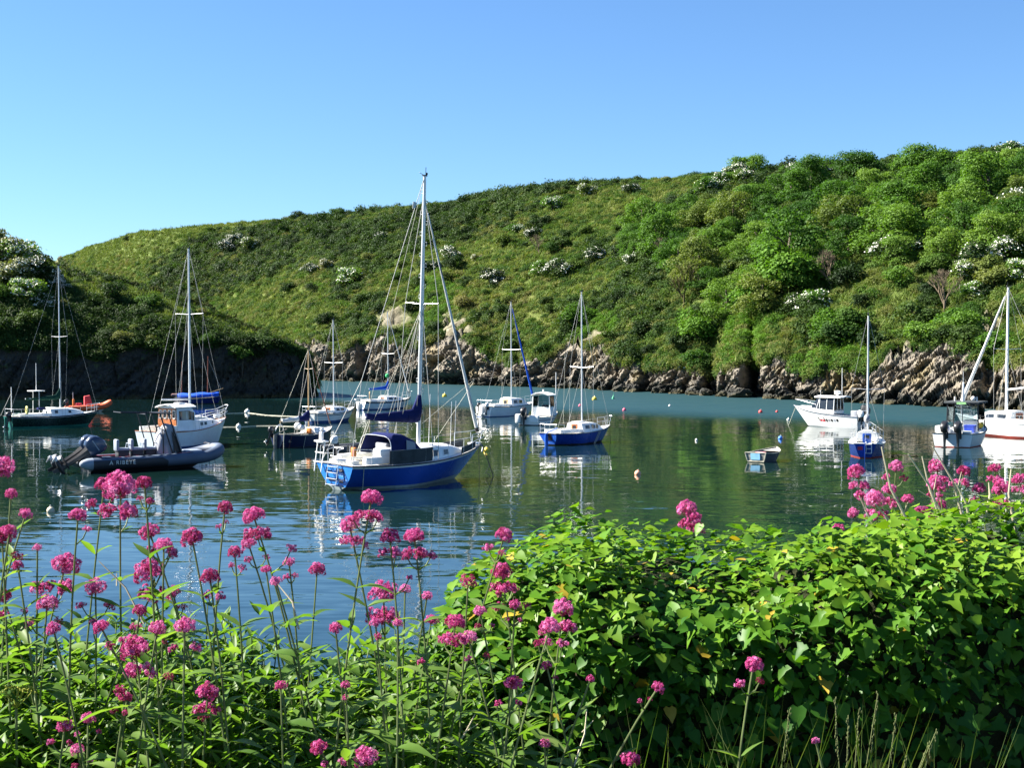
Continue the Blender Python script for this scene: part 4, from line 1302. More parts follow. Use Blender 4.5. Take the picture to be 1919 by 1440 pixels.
def boat(name, px, py, hd, label, heel=0.0, cat='boat', trim=0.0, dz=0.0, k=1.0, kz=1.0):
    p = on_water(px, py)
    o = empty(name, (p.x, p.y, dz), 0, label, cat)
    o.rotation_mode = 'XYZ'
    o.rotation_euler = (rad(heel), rad(-trim), rad(hd))
    o.scale = (k, k, kz)
    return o

def fender(root, p, m=None, L=0.55, r=0.11):
    p = Vector(p)
    mb = MB().lathe((p.x, p.y, p.z - L), [(0.02, 0), (r * .7, .04), (r, .12), (r, L - .12), (r * .7, L - .04), (.03, L)], 10)
    mb.tube([p, p + Vector((0, 0, 0.35))], 0.012, 5)
    return mb.build('fender', m or GEL, root)

def rudder(root, H, m, w_=0.3, tiller=True):
    q = H.tp(0, 0.75)
    mb = MB().box(q.x - w_, q.x - 0.02, -0.025, 0.025, -0.6, q.z + 0.15, 0.01)
    if tiller: mb.tube([(q.x - 0.1, 0, q.z + 0.2), (q.x + 0.9, 0, q.z + 0.45)], 0.025, 6)
    return mb.build('rudder', m, root)

def hatch_boards(root, tk, x, wv, f0, f1, m, win=True, win_r=(.3, .7)):
    """companionway door in the after end of a cabin"""
    _, z, h = tk.at(x)
    top = z + h * f1 + tk.cam * (1.0 if f1 >= 1 else 0)
    mb = MB().box(x - 0.03, x - 0.004, -wv, wv, z + h * f0, top - 0.02, 0.008)
    d = mb.build('companionway_door', m, root)
    if win: MB().box(x - 0.036, x - 0.0305, -wv * 0.6, wv * 0.6, z + h * (f0 + (f1 - f0) * .5), z + h * (f0 + (f1 - f0) * .82)).build('window', WIN, d)
    return d

# ------------------------------------------------------------------ 1. blue sloop in the middle of the harbour
def main_sloop():
    R = boat('sloop', 770, 905, 49, 'blue sloop with navy sail cover, dark dodgers and boarding ladder on its light blue stern', heel=2.6, cat='sailing boat')
    H = Hull(8.1, 2.65, 0.98, 0.96, 1.32, tr=0.76, ro=0.18, bo=1.5, wst=0.12, full=1.0, p=0.5)
    hull_parts(R, H, BLUEH, GREYB, RUBBER, SKYP, bh=0.15)
    # pale quarter and toe band
    mb = MB(); H.strip(mb, 0.90, 0.99, 2, 0.006); mb.build('toe_rail', DECKM, R, 50)
    deck(R, H, DECKM, (-3.3, -1.0, 0.55), 0.01, CREAM, 0.5)
    zd = 0.98
    tk = Trunk([(-1.0, .86, zd - .02, .46), (-0.2, .92, zd - .02, .50), (0.8, .86, zd, .48), (1.7, .68, zd + .05, .38), (2.45, .44, zd + .12, .12)], 0.85, 0.07)
    tk.build(R, GEL)
    tk.window(R, 0.2, 0.66, .25, .74, WIN, ALLOY); tk.window(R, 1.0, 1.34, .28, .72, WIN, ALLOY)
    tk.window(R, -0.75, -0.25, .32, .74, WIN, ALLOY)
    MB().box(0.9, 1.4, -.26, .26, zd + .44, zd + .50, .015).build('fore_hatch', WHITEP, R)
    # coaming and locker tops
    for sd in (1, -1):
        MB().box(-3.2, -1.0, min(sd * .58, sd * .82), max(sd * .58, sd * .82), zd - .02, zd + .26, .04).build('coaming', GEL, R)
    MB().box(-3.75, -3.35, -.62, .62, zd - .02, zd + .14, .03).build('stern_locker', CREAM, R)
    # spray hood: canopy on hoops with a clear front
    rings = []
    for x, hw, h in [(-1.95, .86, .98), (-1.55, .88, 1.06), (-1.05, .88, 1.02), (-0.55, .86, .80), (-0.2, .82, .44)]:
        ring = []
        for k in range(13):
            a = PI * k / 12
            ring.append((x, hw * math.copysign(abs(math.cos(a)) ** .45, math.cos(a)), zd + .22 + (h - .22) * math.sin(a) ** .5))
        rings.append(ring)
    hood = MB(); hood.loft(rings, closed=False); hood.v = [tuple(v) for v in hood.v]
    ho = hood.build('spray_hood', NAVYC, R, 50)
    mb = MB()
    mb.tube([Vector(p) + Vector((-.02, 0, .01)) for p in rings[0]], 0.016, 6); ho2 = mb.build('hood_hoop', STEEL, ho)
    for sd in (1, -1):
        q = [Vector((-1.2, sd * .905, zd + .42)), Vector((-.68, sd * .895, zd + .42)), Vector((-.72, sd * .865, zd + .72)), Vector((-1.2, sd * .885, zd + .84))]
        MB().panel(q if sd < 0 else q[::-1], .008).build('hood_window', LGREYC, ho)
    # white cockpit cushions, rolled dinghy cover and grey bag under the hood
    MB().box(-2.45, -1.5, -.78, -.30, zd + .02, zd + .56, .12).build('cockpit_locker', GEL, R)
    MB().box(-1.9, -1.35, -.5, .1, zd + .46, zd + .70, .05).build('grey_bag', LGREYC, R)
    # dodgers along the side rails
    for sd in (1, -1):
        us = [H.u_of(-2.35), H.u_of(-1.5), H.u_of(-0.8), H.u_of(-.12)]
        pts = [H.pt(u, 1, sd) + Vector((0, -sd * .06, .04)) for u in us]
        mb = MB()
        for a, b in zip(pts, pts[1:]):
            hA = Vector((0, 0, .52)); hB = Vector((0, 0, .52))
            qa = a + (Vector((.55, 0, 0)) if a is pts[0] else Vector((0, 0, 0)))
            mb.panel([a, b, b + hB, a + hA] if sd < 0 else [b, a, a + hA, b + hB], .012)
        mb.build('dodger', GREYC, R)
        uu = [H.u_of(1.9), H.u_of(2.7), H.u_of(3.3)]
        pts = [H.pt(u, 1, sd) + Vector((0, -sd * .05, .02)) for u in uu]
        mb = MB()
        for a, b in zip(pts, pts[1:]):
            mb.panel([a, b, b + Vector((0, 0, .26)), a + Vector((0, 0, .26))] if sd < 0 else [b, a, a + Vector((0, 0, .26)), b + Vector((0, 0, .26))], .012)
        mb.build('bow_netting', GREYC, R)
    pulpit(R, H, .62, 1.1); pushpit(R, H, .62, .9, True)
    lifelines(R, H, [-2.2, -.5, .9, 2.1], .56)
    mast, base, top = rig(R, H, .35, zd + .42, 12.0, .085, spread=.53, sw=.9, wr=.013, twin_back=True, furl=(WHITEC, .062, HYP), frac=.93, rake=.1)
    # folding mast steps up both sides
    st = MB()
    for k in range(24):
        z = 1.9 + k * .41; sd = 1 if k % 2 else -1
        p = base.lerp(top, (z - base.z) / (top.z - base.z))
        st.tube([p + Vector((0, sd * .06, 0)), p + Vector((.0, sd * .19, .01)), p + Vector((0, sd * .19, .14)), p + Vector((0, sd * .06, .16))], .009, 4)
    st.build('mast_steps', STEEL, mast)
    boom_cover(R, .35, 2.45, 2.9, NAVYC, .60, .24, .17, .7, rise=.22)
    for k in range(7):
        t = k / 6
        wire(R, (.35 - .25 - 2.3 * t, .1 if k % 2 else -.1, 2.55 + .25 * (1 - t)), base.lerp(top, .52), .006, 'lazy_jack', ROPE)
    wire(R, (-2.5, 0, 2.6), top, .008, 'topping_lift', ROPE)
    wire(R, (-2.4, 0, 2.5), (-3.0, 0, 1.2), .014, 'mainsheet', ROPE); wire(R, (-2.3, .0, 2.5), (-2.8, 0.1, 1.2), .012, 'mainsheet', ROPE)
    for y in (.2, -.15, .05): wire(R, (.5, y, zd + .5), base.lerp(top, .9), .008, 'halyard', ROPE)
    wire(R, (.5, 0, 2.3), (3.5, 0, 4.0), .009, 'furling_line', ROPE); wire(R, (.3, -.6, 1.3), (3.45, 0, 3.9), .009, 'furling_line', ROPE)
    # radar reflector / flag on the backstay
    MB().panel([(-.18, .0, 10.75), (-.36, .0, 10.7), (-.34, .0, 10.98), (-.16, .0, 10.95)], .01).build('burgee', WHITEC, R)
    # aerials and boathooks standing on the deck
    for x, y, z1 in [(1.7, .75, 3.4), (1.9, -.5, 3.2), (2.5, .3, 3.1)]:
        MB().tube([(x, y, 1.15), (x, y, z1)], .011, 5).build('aerial', WHITEP, R)
    # boarding ladder folded against the transom
    mb = MB()
    t0 = H.tp(.05, .98, .06); b0 = H.tp(.05, .18, .30)
    for y in (-.28, .28):
        mb.tube([(t0.x + .25, y, t0.z + .62), (t0.x - .02, y, t0.z + .55), (t0.x, y, t0.z), (b0.x, y, b0.z)], .016, 6)
    mb.tube([(t0.x + .25, -.28, t0.z + .62), (t0.x + .25, .28, t0.z + .62)], .016, 6)
    for f in (0.1, .38, .66, .94):
        q = Vector((t0.x, 0, t0.z)).lerp(Vector((b0.x, 0, b0.z)), f)
        mb.box(q.x - .03, q.x + .03, -.28, .28, q.z - .012, q.z + .012, .004)
    for f in (.3, ): mb.tube([(t0.x + .1, -.28, t0.z + .3), (t0.x + .1, .28, t0.z + .3)], .012, 6)
    mb.build('boarding_ladder', STEEL, R)
    # transom panel seams, name plate and frame
    mb = MB()
    for y in (-.46, -.1, .46):
        a = H.tp(y, .85, .012); b = H.tp(y, .38, .012); mb.tube([a, b], .012, 5)
    a = H.tp(-.5, .45, .012); b = H.tp(.5, .45, .012); mb.tube([a, b], .01, 5)
    a = H.tp(-.35, .2, .012); b = H.tp(.35, .2, .012); mb.tube([a, b], .016, 5)
    mb.build('transom_seams', NAVYH, R)
    for y0, y1, h0, h1 in [(-.42, -.22, .72, .86), (.18, .48, .70, .74), (-.38, -.18, .30, .40), (.05, .4, .34, .42)]:
        MB().panel([H.tp(y0, h0, .006), H.tp(y0, h1, .006), H.tp(y1, h1, .006), H.tp(y1, h0, .006)], .008).build('transom_panel', NAVYH, R)
    # wind vane self-steering frame on the port quarter
    mb = MB()
    for y in (.55, .95): mb.tube([(-4.05, y, 1.75), (-4.25, y * .92, .65)], .02, 6)
    for z in (1.7, 1.35, 1.0): mb.tube([(-4.06 - (1.75 - z) * .18, .5, z), (-4.06 - (1.75 - z) * .18, .98, z)], .018, 6)
    mb.box(-4.2, -3.9, .5, 1.0, 1.74, 1.80, .01); mb.box(-4.12, -4.0, .68, .82, 1.8, 2.12, .02)
    mb.sphere((-4.06, .75, 2.2), .06, 8, 6)
    mb.build('steering_vane', WHITEP, R)
    MB().box(-3.62, -3.5, -.6, -.4, 1.28, 1.62, .02).build('orange_float', ORANGEP, R)
    # small rail bits at the bow, anchor and chain
    MB().box(3.3, 3.9, -.1, .1, 1.32, 1.42, .03).tube([(3.95, 0, 1.35), (4.15, 0, 1.2), (4.1, 0, 1.0)], .03, 6).build('bow_roller', STEEL, R)
    wire(R, (4.0, -.1, 1.3), (4.55, -.5, -.4), .022, 'mooring_chain', BLACKP); wire(R, (4.0, .1, 1.2), (4.25, .2, -.4), .012, 'mooring_line', BLACKP, .0)
    MB().tube([(4.25, -.32, .45), (4.15, -.2, .15), (4.4, -.5, -.1)], .014, 5).build('mooring_line', BLACKP, R)
    wire(R, H.pt(.06, 1, -1) + Vector((0, -.02, .05)), H.pt(.12, 0.0, -1) + Vector((-.2, -.35, -.3)), .014, 'stern_line', ROPE)
    # tender riding beyond the quarter
    T = boat('inflatable_tender', 676, 851, 35, 'dark grey inflatable tender with a small white outboard behind the blue sloop', cat='dinghy')
    rib_tube(T, 2.6, .72, .2, HYPG, HYPG, .12)
    outboard(T, (-1.3, 0, .55), WHITEOB, .62)

def rib_tube(root, L, hw, r, m, cone, rise=.35, z=.3, cone_len=.45, taper=.9):
    """U-shaped inflated collar; returns the centre line"""
    pts = []; n = 14
    xb = L / 2 - hw * 1.25
    for k in range(9): pts.append(Vector((-L / 2 + (xb + L / 2) * k / 8, -hw, z + rise * .25 * (k / 8) ** 2)))
    for k in range(1, 16):
        a = -PI / 2 + PI * k / 16
        pts.append(Vector((xb + hw * 1.25 * math.cos(a) ** .8, hw * math.sin(a), z + rise * (.25 + .75 * math.cos(a) ** 1.2))))
    for k in range(9): pts.append(Vector((xb - (xb + L / 2) * k / 8, hw, z + rise * .25 * (1 - k / 8) ** 2)))
    MB().tube(pts, r, 16, cap=True).build('inflated_collar', m, root, 60)
    for sd in (-1, 1):
        a = Vector((-L / 2, sd * hw, z))
        MB().tube([a + Vector((.05, 0, 0)), a, a - Vector((cone_len * .4, 0, -.02)), a - Vector((cone_len * .8, 0, -.03)), a - Vector((cone_len, 0, -.03))], [r * 1.01, r * 1.01, r * .9, r * .6, r * .3], 16).build('collar_cone', cone, root, 60)
    # hull below and floor inside
    mb = MB(); rings = []
    for k in range(13):
        u = k / 12; x = -L / 2 + .02 + (L - .25) * u
        hb = hw * (1 - max(0, (u - .55) / .45) ** 2.2) + .01
        zk = -.28 + (rise + z + .1) * max(0, (u - .6) / .4) ** 2.2
        zs = z - r * .3 + rise * u ** 3
        rings.append([(x, -hb, zs), (x, -hb * .75, (zs + zk) * .42), (x, 0, zk), (x, hb * .75, (zs + zk) * .42), (x, hb, zs)])
    mb.loft(rings, closed=False); mb.add(rings[0], [(0, 1, 2, 3, 4)])
    mb.build('hull', HYPD if m is not ORANGE else GEL, root, 40)
    mb = MB(); mb.add([(-L / 2 + .1, -hw, z - r * .35), (xb, -hw, z - r * .35), (xb + hw * .7, -hw * .4, z), (xb + hw * .7, hw * .4, z), (xb, hw, z - r * .35), (-L / 2 + .1, hw, z - r * .35)], [(0, 1, 2, 3, 4, 5)])
    mb.build('floor', REDT if m is HYP else HYPG, root)
    return pts

# ------------------------------------------------------------------ 2. black and slate rigid inflatable with twin outboards
def big_rib():
    R = boat('rigid_inflatable', 287, 879, 33, 'slate and black rigid inflatable with twin tilted outboards, jockey seats and covered console', cat='inflatable boat', k=.9, kz=.95)
    L, hw, r, z, rise = 6.6, 1.02, .28, .40, .42
    rib_tube(R, L, hw, r, HYP, HYPL, rise, z, .55)
    # black wear panel on the after half of each collar with the lettering on the outside
    for sd in (-1, 1):
        rings = []
        for k in range(9):
            x = -L / 2 + .02 + 3.6 * k / 8
            zz = z + rise * .25 * (k / 8 * (3.6 / 5.3)) ** 2
            rings.append([(x - (.5 if k == 8 else 0) * max(0, math.sin(a)), sd * (hw + (r + .006) * math.cos(a)), zz + (r + .006) * math.sin(a)) for a in [-1.35 + 1.95 * j / 10 for j in range(11)]])
        MB().loft(rings, closed=False).build('wear_panel', HYPD, R, 60)
    fc = bpy.data.curves.new('lettering', 'FONT'); fc.body = 'A RIBEYE'; fc.size = .26; fc.space_character = 1.25; fc.extrude = .004; fc.align_x = 'LEFT'
    to = bpy.data.objects.new('tmp', fc); COL.objects.link(to)
    bpy.context.view_layer.update()
    tm = bpy.data.meshes.new_from_object(to.evaluated_get(bpy.context.evaluated_depsgraph_get()))
    bpy.data.objects.remove(to)
    tm.materials.clear(); tm.materials.append(GEL)
    link('lettering', tm, R, (-L / 2 + .75, -hw - r - .012, z - .03), (PI / 2 + .12, 0, 0)).name = 'lettering'
    # grey rubbing band and grab lines
    mb = MB()
    for sd in (-1, 1): mb.tube([(-L / 2 + .3 + 4.6 * k / 10, sd * (hw + .1), z + r + .02 + .05 * (k / 10) ** 2 + .03 * (-1) ** k) for k in range(11)], .012, 5)
    mb.build('grab_line', BLACKP, R)
    mb = MB().tube([(2.75, -.42, z + rise + .26), (2.7, 0, z + rise + .30), (2.75, .42, z + rise + .26)], .03, 6)
    mb.build('bow_strap', BLACKP, R)
    MB().box(1.5, 2.4, -.35, .35, z + .1, z + .42, .08).build('bow_locker', HYPL, R)
    # red inner trim
    mb = MB()
    for sd in (-1, 1): mb.tube([(-L / 2 + .2, sd * (hw - r * .75), z + .24), (0, sd * (hw - r * .75), z + .26), (1.6, sd * (hw - r * .8), z + .34)], .035, 6)
    mb.build('red_trim', REDT, R)
    # stern well and engine mount
    MB().box(-3.25, -2.7, -.75, .75, .1, .72, .06).build('engine_mount', HYPD, R)
    MB().box(-2.7, -1.9, -.6, .6, .35, .62, .08).build('stern_bench', HYP, R)
    for y in (.42, -.42):
        outboard(R, (-3.15, y, .62), NAVYOB, 1.42, rad(60))
    # jockey seats
    for k, x in enumerate((-1.55, -.85, -.2)):
        s = MB().box(x - .25, x + .3, -.26, .26, .3, .92, .07).build('jockey_seat', HYPD, R)
        MB().box(x - .33, x - .17, -.25, .25, .88, 1.42, .07).build('backrest', HYPL, s)
        MB().box(x - .2, x + .34, -.24, .24, .9, 1.02, .05).build('cushion', HYPL, s)
        MB().tube([(x + .25, -.2, 1.0), (x + .3, -.2, 1.22), (x + .3, .2, 1.22), (x + .25, .2, 1.0)], .018, 6).build('grab_handle', STEEL, s)
    # console under a fitted cover
    rings = []
    for x, w_, h in [(.1, .42, .75), (.25, .52, 1.35), (.6, .55, 1.78), (.95, .53, 1.72), (1.25, .48, .95), (1.4, .42, .35)]:
        rings.append([(x, w_ * math.copysign(abs(math.cos(a)) ** .5, math.cos(a)), .3 + h * math.sin(a) ** .55) for a in [PI * j / 12 for j in range(13)]])
    c = MB().loft(rings, closed=False)
    c.add(rings[0], [tuple(range(13))]); c.add(rings[-1], [tuple(range(13))])
    co = c.build('covered_console', LGREYC, R, 60)
    mb = MB()
    for x0, x1 in ((.32, .5), (.86, .98)):
        w_ = .58; mb.tube([(x0, w_ * math.copysign(abs(math.cos(a)) ** .5, math.cos(a)), .3 + 1.62 * math.sin(a) ** .55) for a in [PI * j / 14 for j in range(15)]], .03, 5)
    mb.build('cover_straps', BLACKP, co)
    # black top frame
    mb = MB(); zt = 2.55
    for sd in (-1, 1):
        y = .62 * sd
        mb.tube([(1.35, y, .35), (.55, y, zt)], .035, 6); mb.tube([(.9, y, .35), (.15, y, zt)], .035, 6)
        mb.tube([(-1.75, y * .9, zt + .10), (.75, y * .9, zt)], .03, 6)
        mb.tube([(-.15, y, 1.1), (-.55, y, zt)], .03, 6)
    mb.tube([(.55, -.62, zt), (.55, .62, zt)], .03, 6); mb.tube([(-.55, -.62, zt), (-.55, .62, zt)], .03, 6); mb.tube([(-1.75, -.55, zt + .1), (-1.75, .55, zt + .1)], .02, 6)
    mb.build('top_frame', BLACKP, R)
    MB().panel([(.0, -.55, zt + .03), (.6, -.55, zt + .03), (.6, .55, zt + .03), (.0, .55, zt + .03)], .02).build('top_canvas', HYPD, R)
    MB().panel([(.86, -.565, .9), (1.3, -.52, .45), (1.05, -.565, 1.3), (.72, -.58, 1.75)], .008).build('mesh_panel', BLACKP, R)
    MB().tube([(-2.6, .55, .6), (-2.9, .55, 2.1)], .014, 5).build('aerial', BLACKP, R)
    for dx in (0, .3): wire(R, (2.6 + dx, -.5, .8), (2.6 + dx, -.85, -.2), .012, 'mooring_line', BLACKP)

# ------------------------------------------------------------------ 3. white motor sailer with a wooden wheelhouse back
def motor_sailer():
    R = boat('motor_sailer', 351, 836, 57, 'white motor sailer with varnished wooden wheelhouse back and alloy mast', cat='sailing boat', k=.70, kz=.88)
    H = Hull(8.4, 2.9, 1.05, 1.02, 1.62, tr=.8, ro=.1, bo=.9, wst=.7, full=1.15, p=.7)
    hull_parts(R, H, PALEH, BLUEB, WOOD, bh=.08)
    deck(R, H, GEL, (-3.9, -2.0, .9), .01, CREAM, .5)
    for sd in (1, -1): MB().box(-3.9, -2.0, min(sd * .92, sd * 1.05), max(sd * .92, sd * 1.05), 1.0, 1.32, .03).build('coaming', GEL, R)
    wh = Trunk([(-2.0, 1.08, 1.0, 1.35), (-1.0, 1.08, 1.0, 1.38), (-.35, 1.02, 1.0, 1.34), (-.02, .96, 1.0, 1.10)], .9, .16)
    wh.build(R, PALEH, 'wheelhouse')
    # overhanging cambered roof
    rings = []
    for x, e in [(-2.28, 0), (-2.24, .03), (-1.2, .05), (-.3, .03), (-.1, 0)]:
        rings.append([(x, y, 2.38 + .18 * (1 - (y / 1.1) ** 2) + dz_) for y, dz_ in [(-1.08, 0), (-.7, 0), (0, 0), (.7, 0), (1.08, 0), (1.08, .06), (.7, .07), (0, .07), (-.7, .07), (-1.08, .06)]])
    MB().loft(rings).build('wheelhouse_roof', GEL, R)
    MB().box(-1.1, -.5, -.3, .3, 2.6, 2.68, .02).build('roof_hatch', GEL, R)
    # after bulkhead: vertical varnished boards with four rounded windows
    bk = MB().panel([(-2.03, .98, 1.02), (-2.03, -.98, 1.02), (-2.03, -.93, 2.36), (-2.03, .93, 2.36)], .02).build('wooden_bulkhead', WOOD, R)
    for k in range(13):
        y = -.95 + k * .15
        MB().box(-2.062, -2.052, y, y + .14, 1.04, 1.68, .003).build('plank', WOOD, bk)
    for y in (-.74, -.26, .22, .68):
        wn = MB().box(-2.072, -2.056, y - .15, y + .15, 1.74, 2.26, .05).build('window_frame', GEL, R)
        MB().box(-2.082, -2.066, y - .10, y + .10, 1.80, 2.20, .04).build('pane', WIN, wn)
    wh.window(R, -1.75, -.75, .50, .86, CLEAR, BLACKP); wh.window(R, -.66, -.22, .5, .84, CLEAR, BLACKP)
    MB().box(-1.3, -.9, -.25, .25, 1.55, 1.95, .05).build('helm_seat', SPRUCE, R)
    tk = Trunk([(-.02, 1.0, 1.02, .52), (1.2, .92, 1.08, .48), (2.2, .72, 1.18, .38), (2.9, .5, 1.32, .12)], .88, .08)
    tk.build(R, GEL); tk.window(R, .5, .82, .4, .8, WIN, ALLOY); tk.window(R, .95, 1.25, .4, .8, WIN, ALLOY); tk.window(R, 1.95, 2.1, .45, .8, WIN, ALLOY)
    MB().box(1.4, 1.9, -.28, .28, 1.66, 1.74, .02).build('fore_hatch', GEL, R)
    for sd in (1, -1):
        mb = MB(); H_ = [H.pt(u, 1, sd) for u in (.42, .6, .8, .97)]
        for p in H_: mb.tube([p * 1, p + Vector((0, -sd * .04, .55))], .014, 6)
        mb.tube([p + Vector((0, -sd * .04, .55)) for p in H_] + [Vector((4.3, 0, 2.25))], .014, 6)
        mb.build('side_rail', WHITEP, R)
    pulpit(R, H, .78, 1.5, r=.022)
    rig(R, H, .3, 1.5, 12.1, .095, spread=.62, sw=1.5, wr=.010, furl=None, rake=.05)
    wire(R, (.3, 0, 8.8), (3.2, 0, 1.8), .012, 'inner_forestay'); wire(R, (.2, .05, 9.5), (-2.0, .9, 2.4), .012, 'running_backstay'); wire(R, (.2, -.05, 9.5), (-1.8, -1.0, 2.4), .012, 'running_backstay')
    MB().tube([(.25, 0, 2.85), (-2.6, 0, 2.9)], .05, 8).build('boom', ALLOY, R)
    MB().box(2.9, 3.6, -.12, .12, 1.62, 1.84, .04).build('windlass', STEEL, R)
    MB().box(.5, 1.4, -.3, .3, 1.58, 1.8, .1).build('rolled_dinghy_cover', WHITEC, R)
    fender(R, H.pt(.1, 1, -1) + Vector((0, -.12, -.05)), BLACKP)
    MB().panel([(-2.6, -1.34, .82), (-2.38, -1.36, .82), (-2.38, -1.36, .92), (-2.6, -1.34, .92)], .006).build('registration_mark', BLACKP, R)

# ------------------------------------------------------------------ sloop factory for the smaller yachts
def small_sloop(px, py, hd, label, L=6.5, B=2.2, hullm=GEL, boot=BLUEB, trans=None, strake=RUBBER, mast_h=8.5, mastm=None, cover=None, furl=None, heel=0, tr=.7, ro=.15, wst=.55, fb=(.78, .74, 1.05), cab=None, doorm=WOOD, win=2, ob=None, stripe=None, spread=.5, mx=.25, rails=True, boomless=False, frac=1.0, bh=.14, well=True, name='sloop', bo=.9, cabm=None, wr=.0085, mr=.055, k=.84, sw=None):
    R = boat(name, px, py, hd, label, heel, 'sailing boat', k=k, kz=.93)
    mast_h /= .93
    H = Hull(L, B, fb[0], fb[1], fb[2], tr=tr, ro=ro, bo=bo, wst=wst, full=1.05, p=.6)
    hull_parts(R, H, hullm, boot, strake, trans, bh=bh, stripe=stripe)
    xc0 = -L * .08; z = fb[1] + .01
    deck(R, H, GEL, (-L * .42, xc0 - .02, B * .24), .01, CREAM, .42)
    hh = cab or .42
    tk = Trunk([(xc0, B * .33, z, hh), (L * .06, B * .33, z, hh), (L * .18, B * .28, z + .04, hh * .8), (L * .27, B * .2, z + .1, hh * .4), (L * .31, B * .14, z + .14, .04)], .84, .07)
    tk.build(R, cabm or GEL)
    xs = np.linspace(xc0 + .25, L * .16, win + 1)
    for a, b in zip(xs, xs[1:]): tk.window(R, a + .05, b - .08, .34, .78, WIN, ALLOY, .05)
    d = hatch_boards(R, tk, xc0, B * .12, -.35, .95, doorm)
    MB().box(xc0, xc0 + .75, -B * .13, B * .13, z + hh + .06, z + hh + .10, .012).build('sliding_hatch', GEL, R)
    for sd in (1, -1):
        MB().box(-L * .42, xc0 - .02, min(sd * B * .25, sd * B * .31), max(sd * B * .25, sd * B * .31), z - .02, z + .2, .03).build('coaming', GEL, R)
    if rails:
        pulpit(R, H, .55, .85); pushpit(R, H, .52, .7)
        lifelines(R, H, [-L * .2, L * .08, L * .24], .5)
    rig(R, H, mx, z + hh + .04, mast_h, mr, mastm, spread, sw or B * .46, wr, furl=furl, frac=frac, rake=.06)
    if not boomless:
        if cover: boom_cover(R, mx, z + hh + .75, L * .38, cover, .4, .15, .12, .5)
        else: MB().tube([(mx - .05, 0, z + hh + .7), (mx - L * .38, 0, z + hh + .75)], .045, 8).build('boom', mastm or ALLOY, R)
    rudder(R, H, trans or hullm)
    if ob: outboard(R, H.tp(-B * .2, .8) + Vector((0, 0, .05)), ob, .7, rad(12))
    wire(R, (L / 2 - .05, .05, fb[2]), (L / 2 + .55, .4, -.3), .014, 'mooring_line', BLACKP)
    return R, H, tk

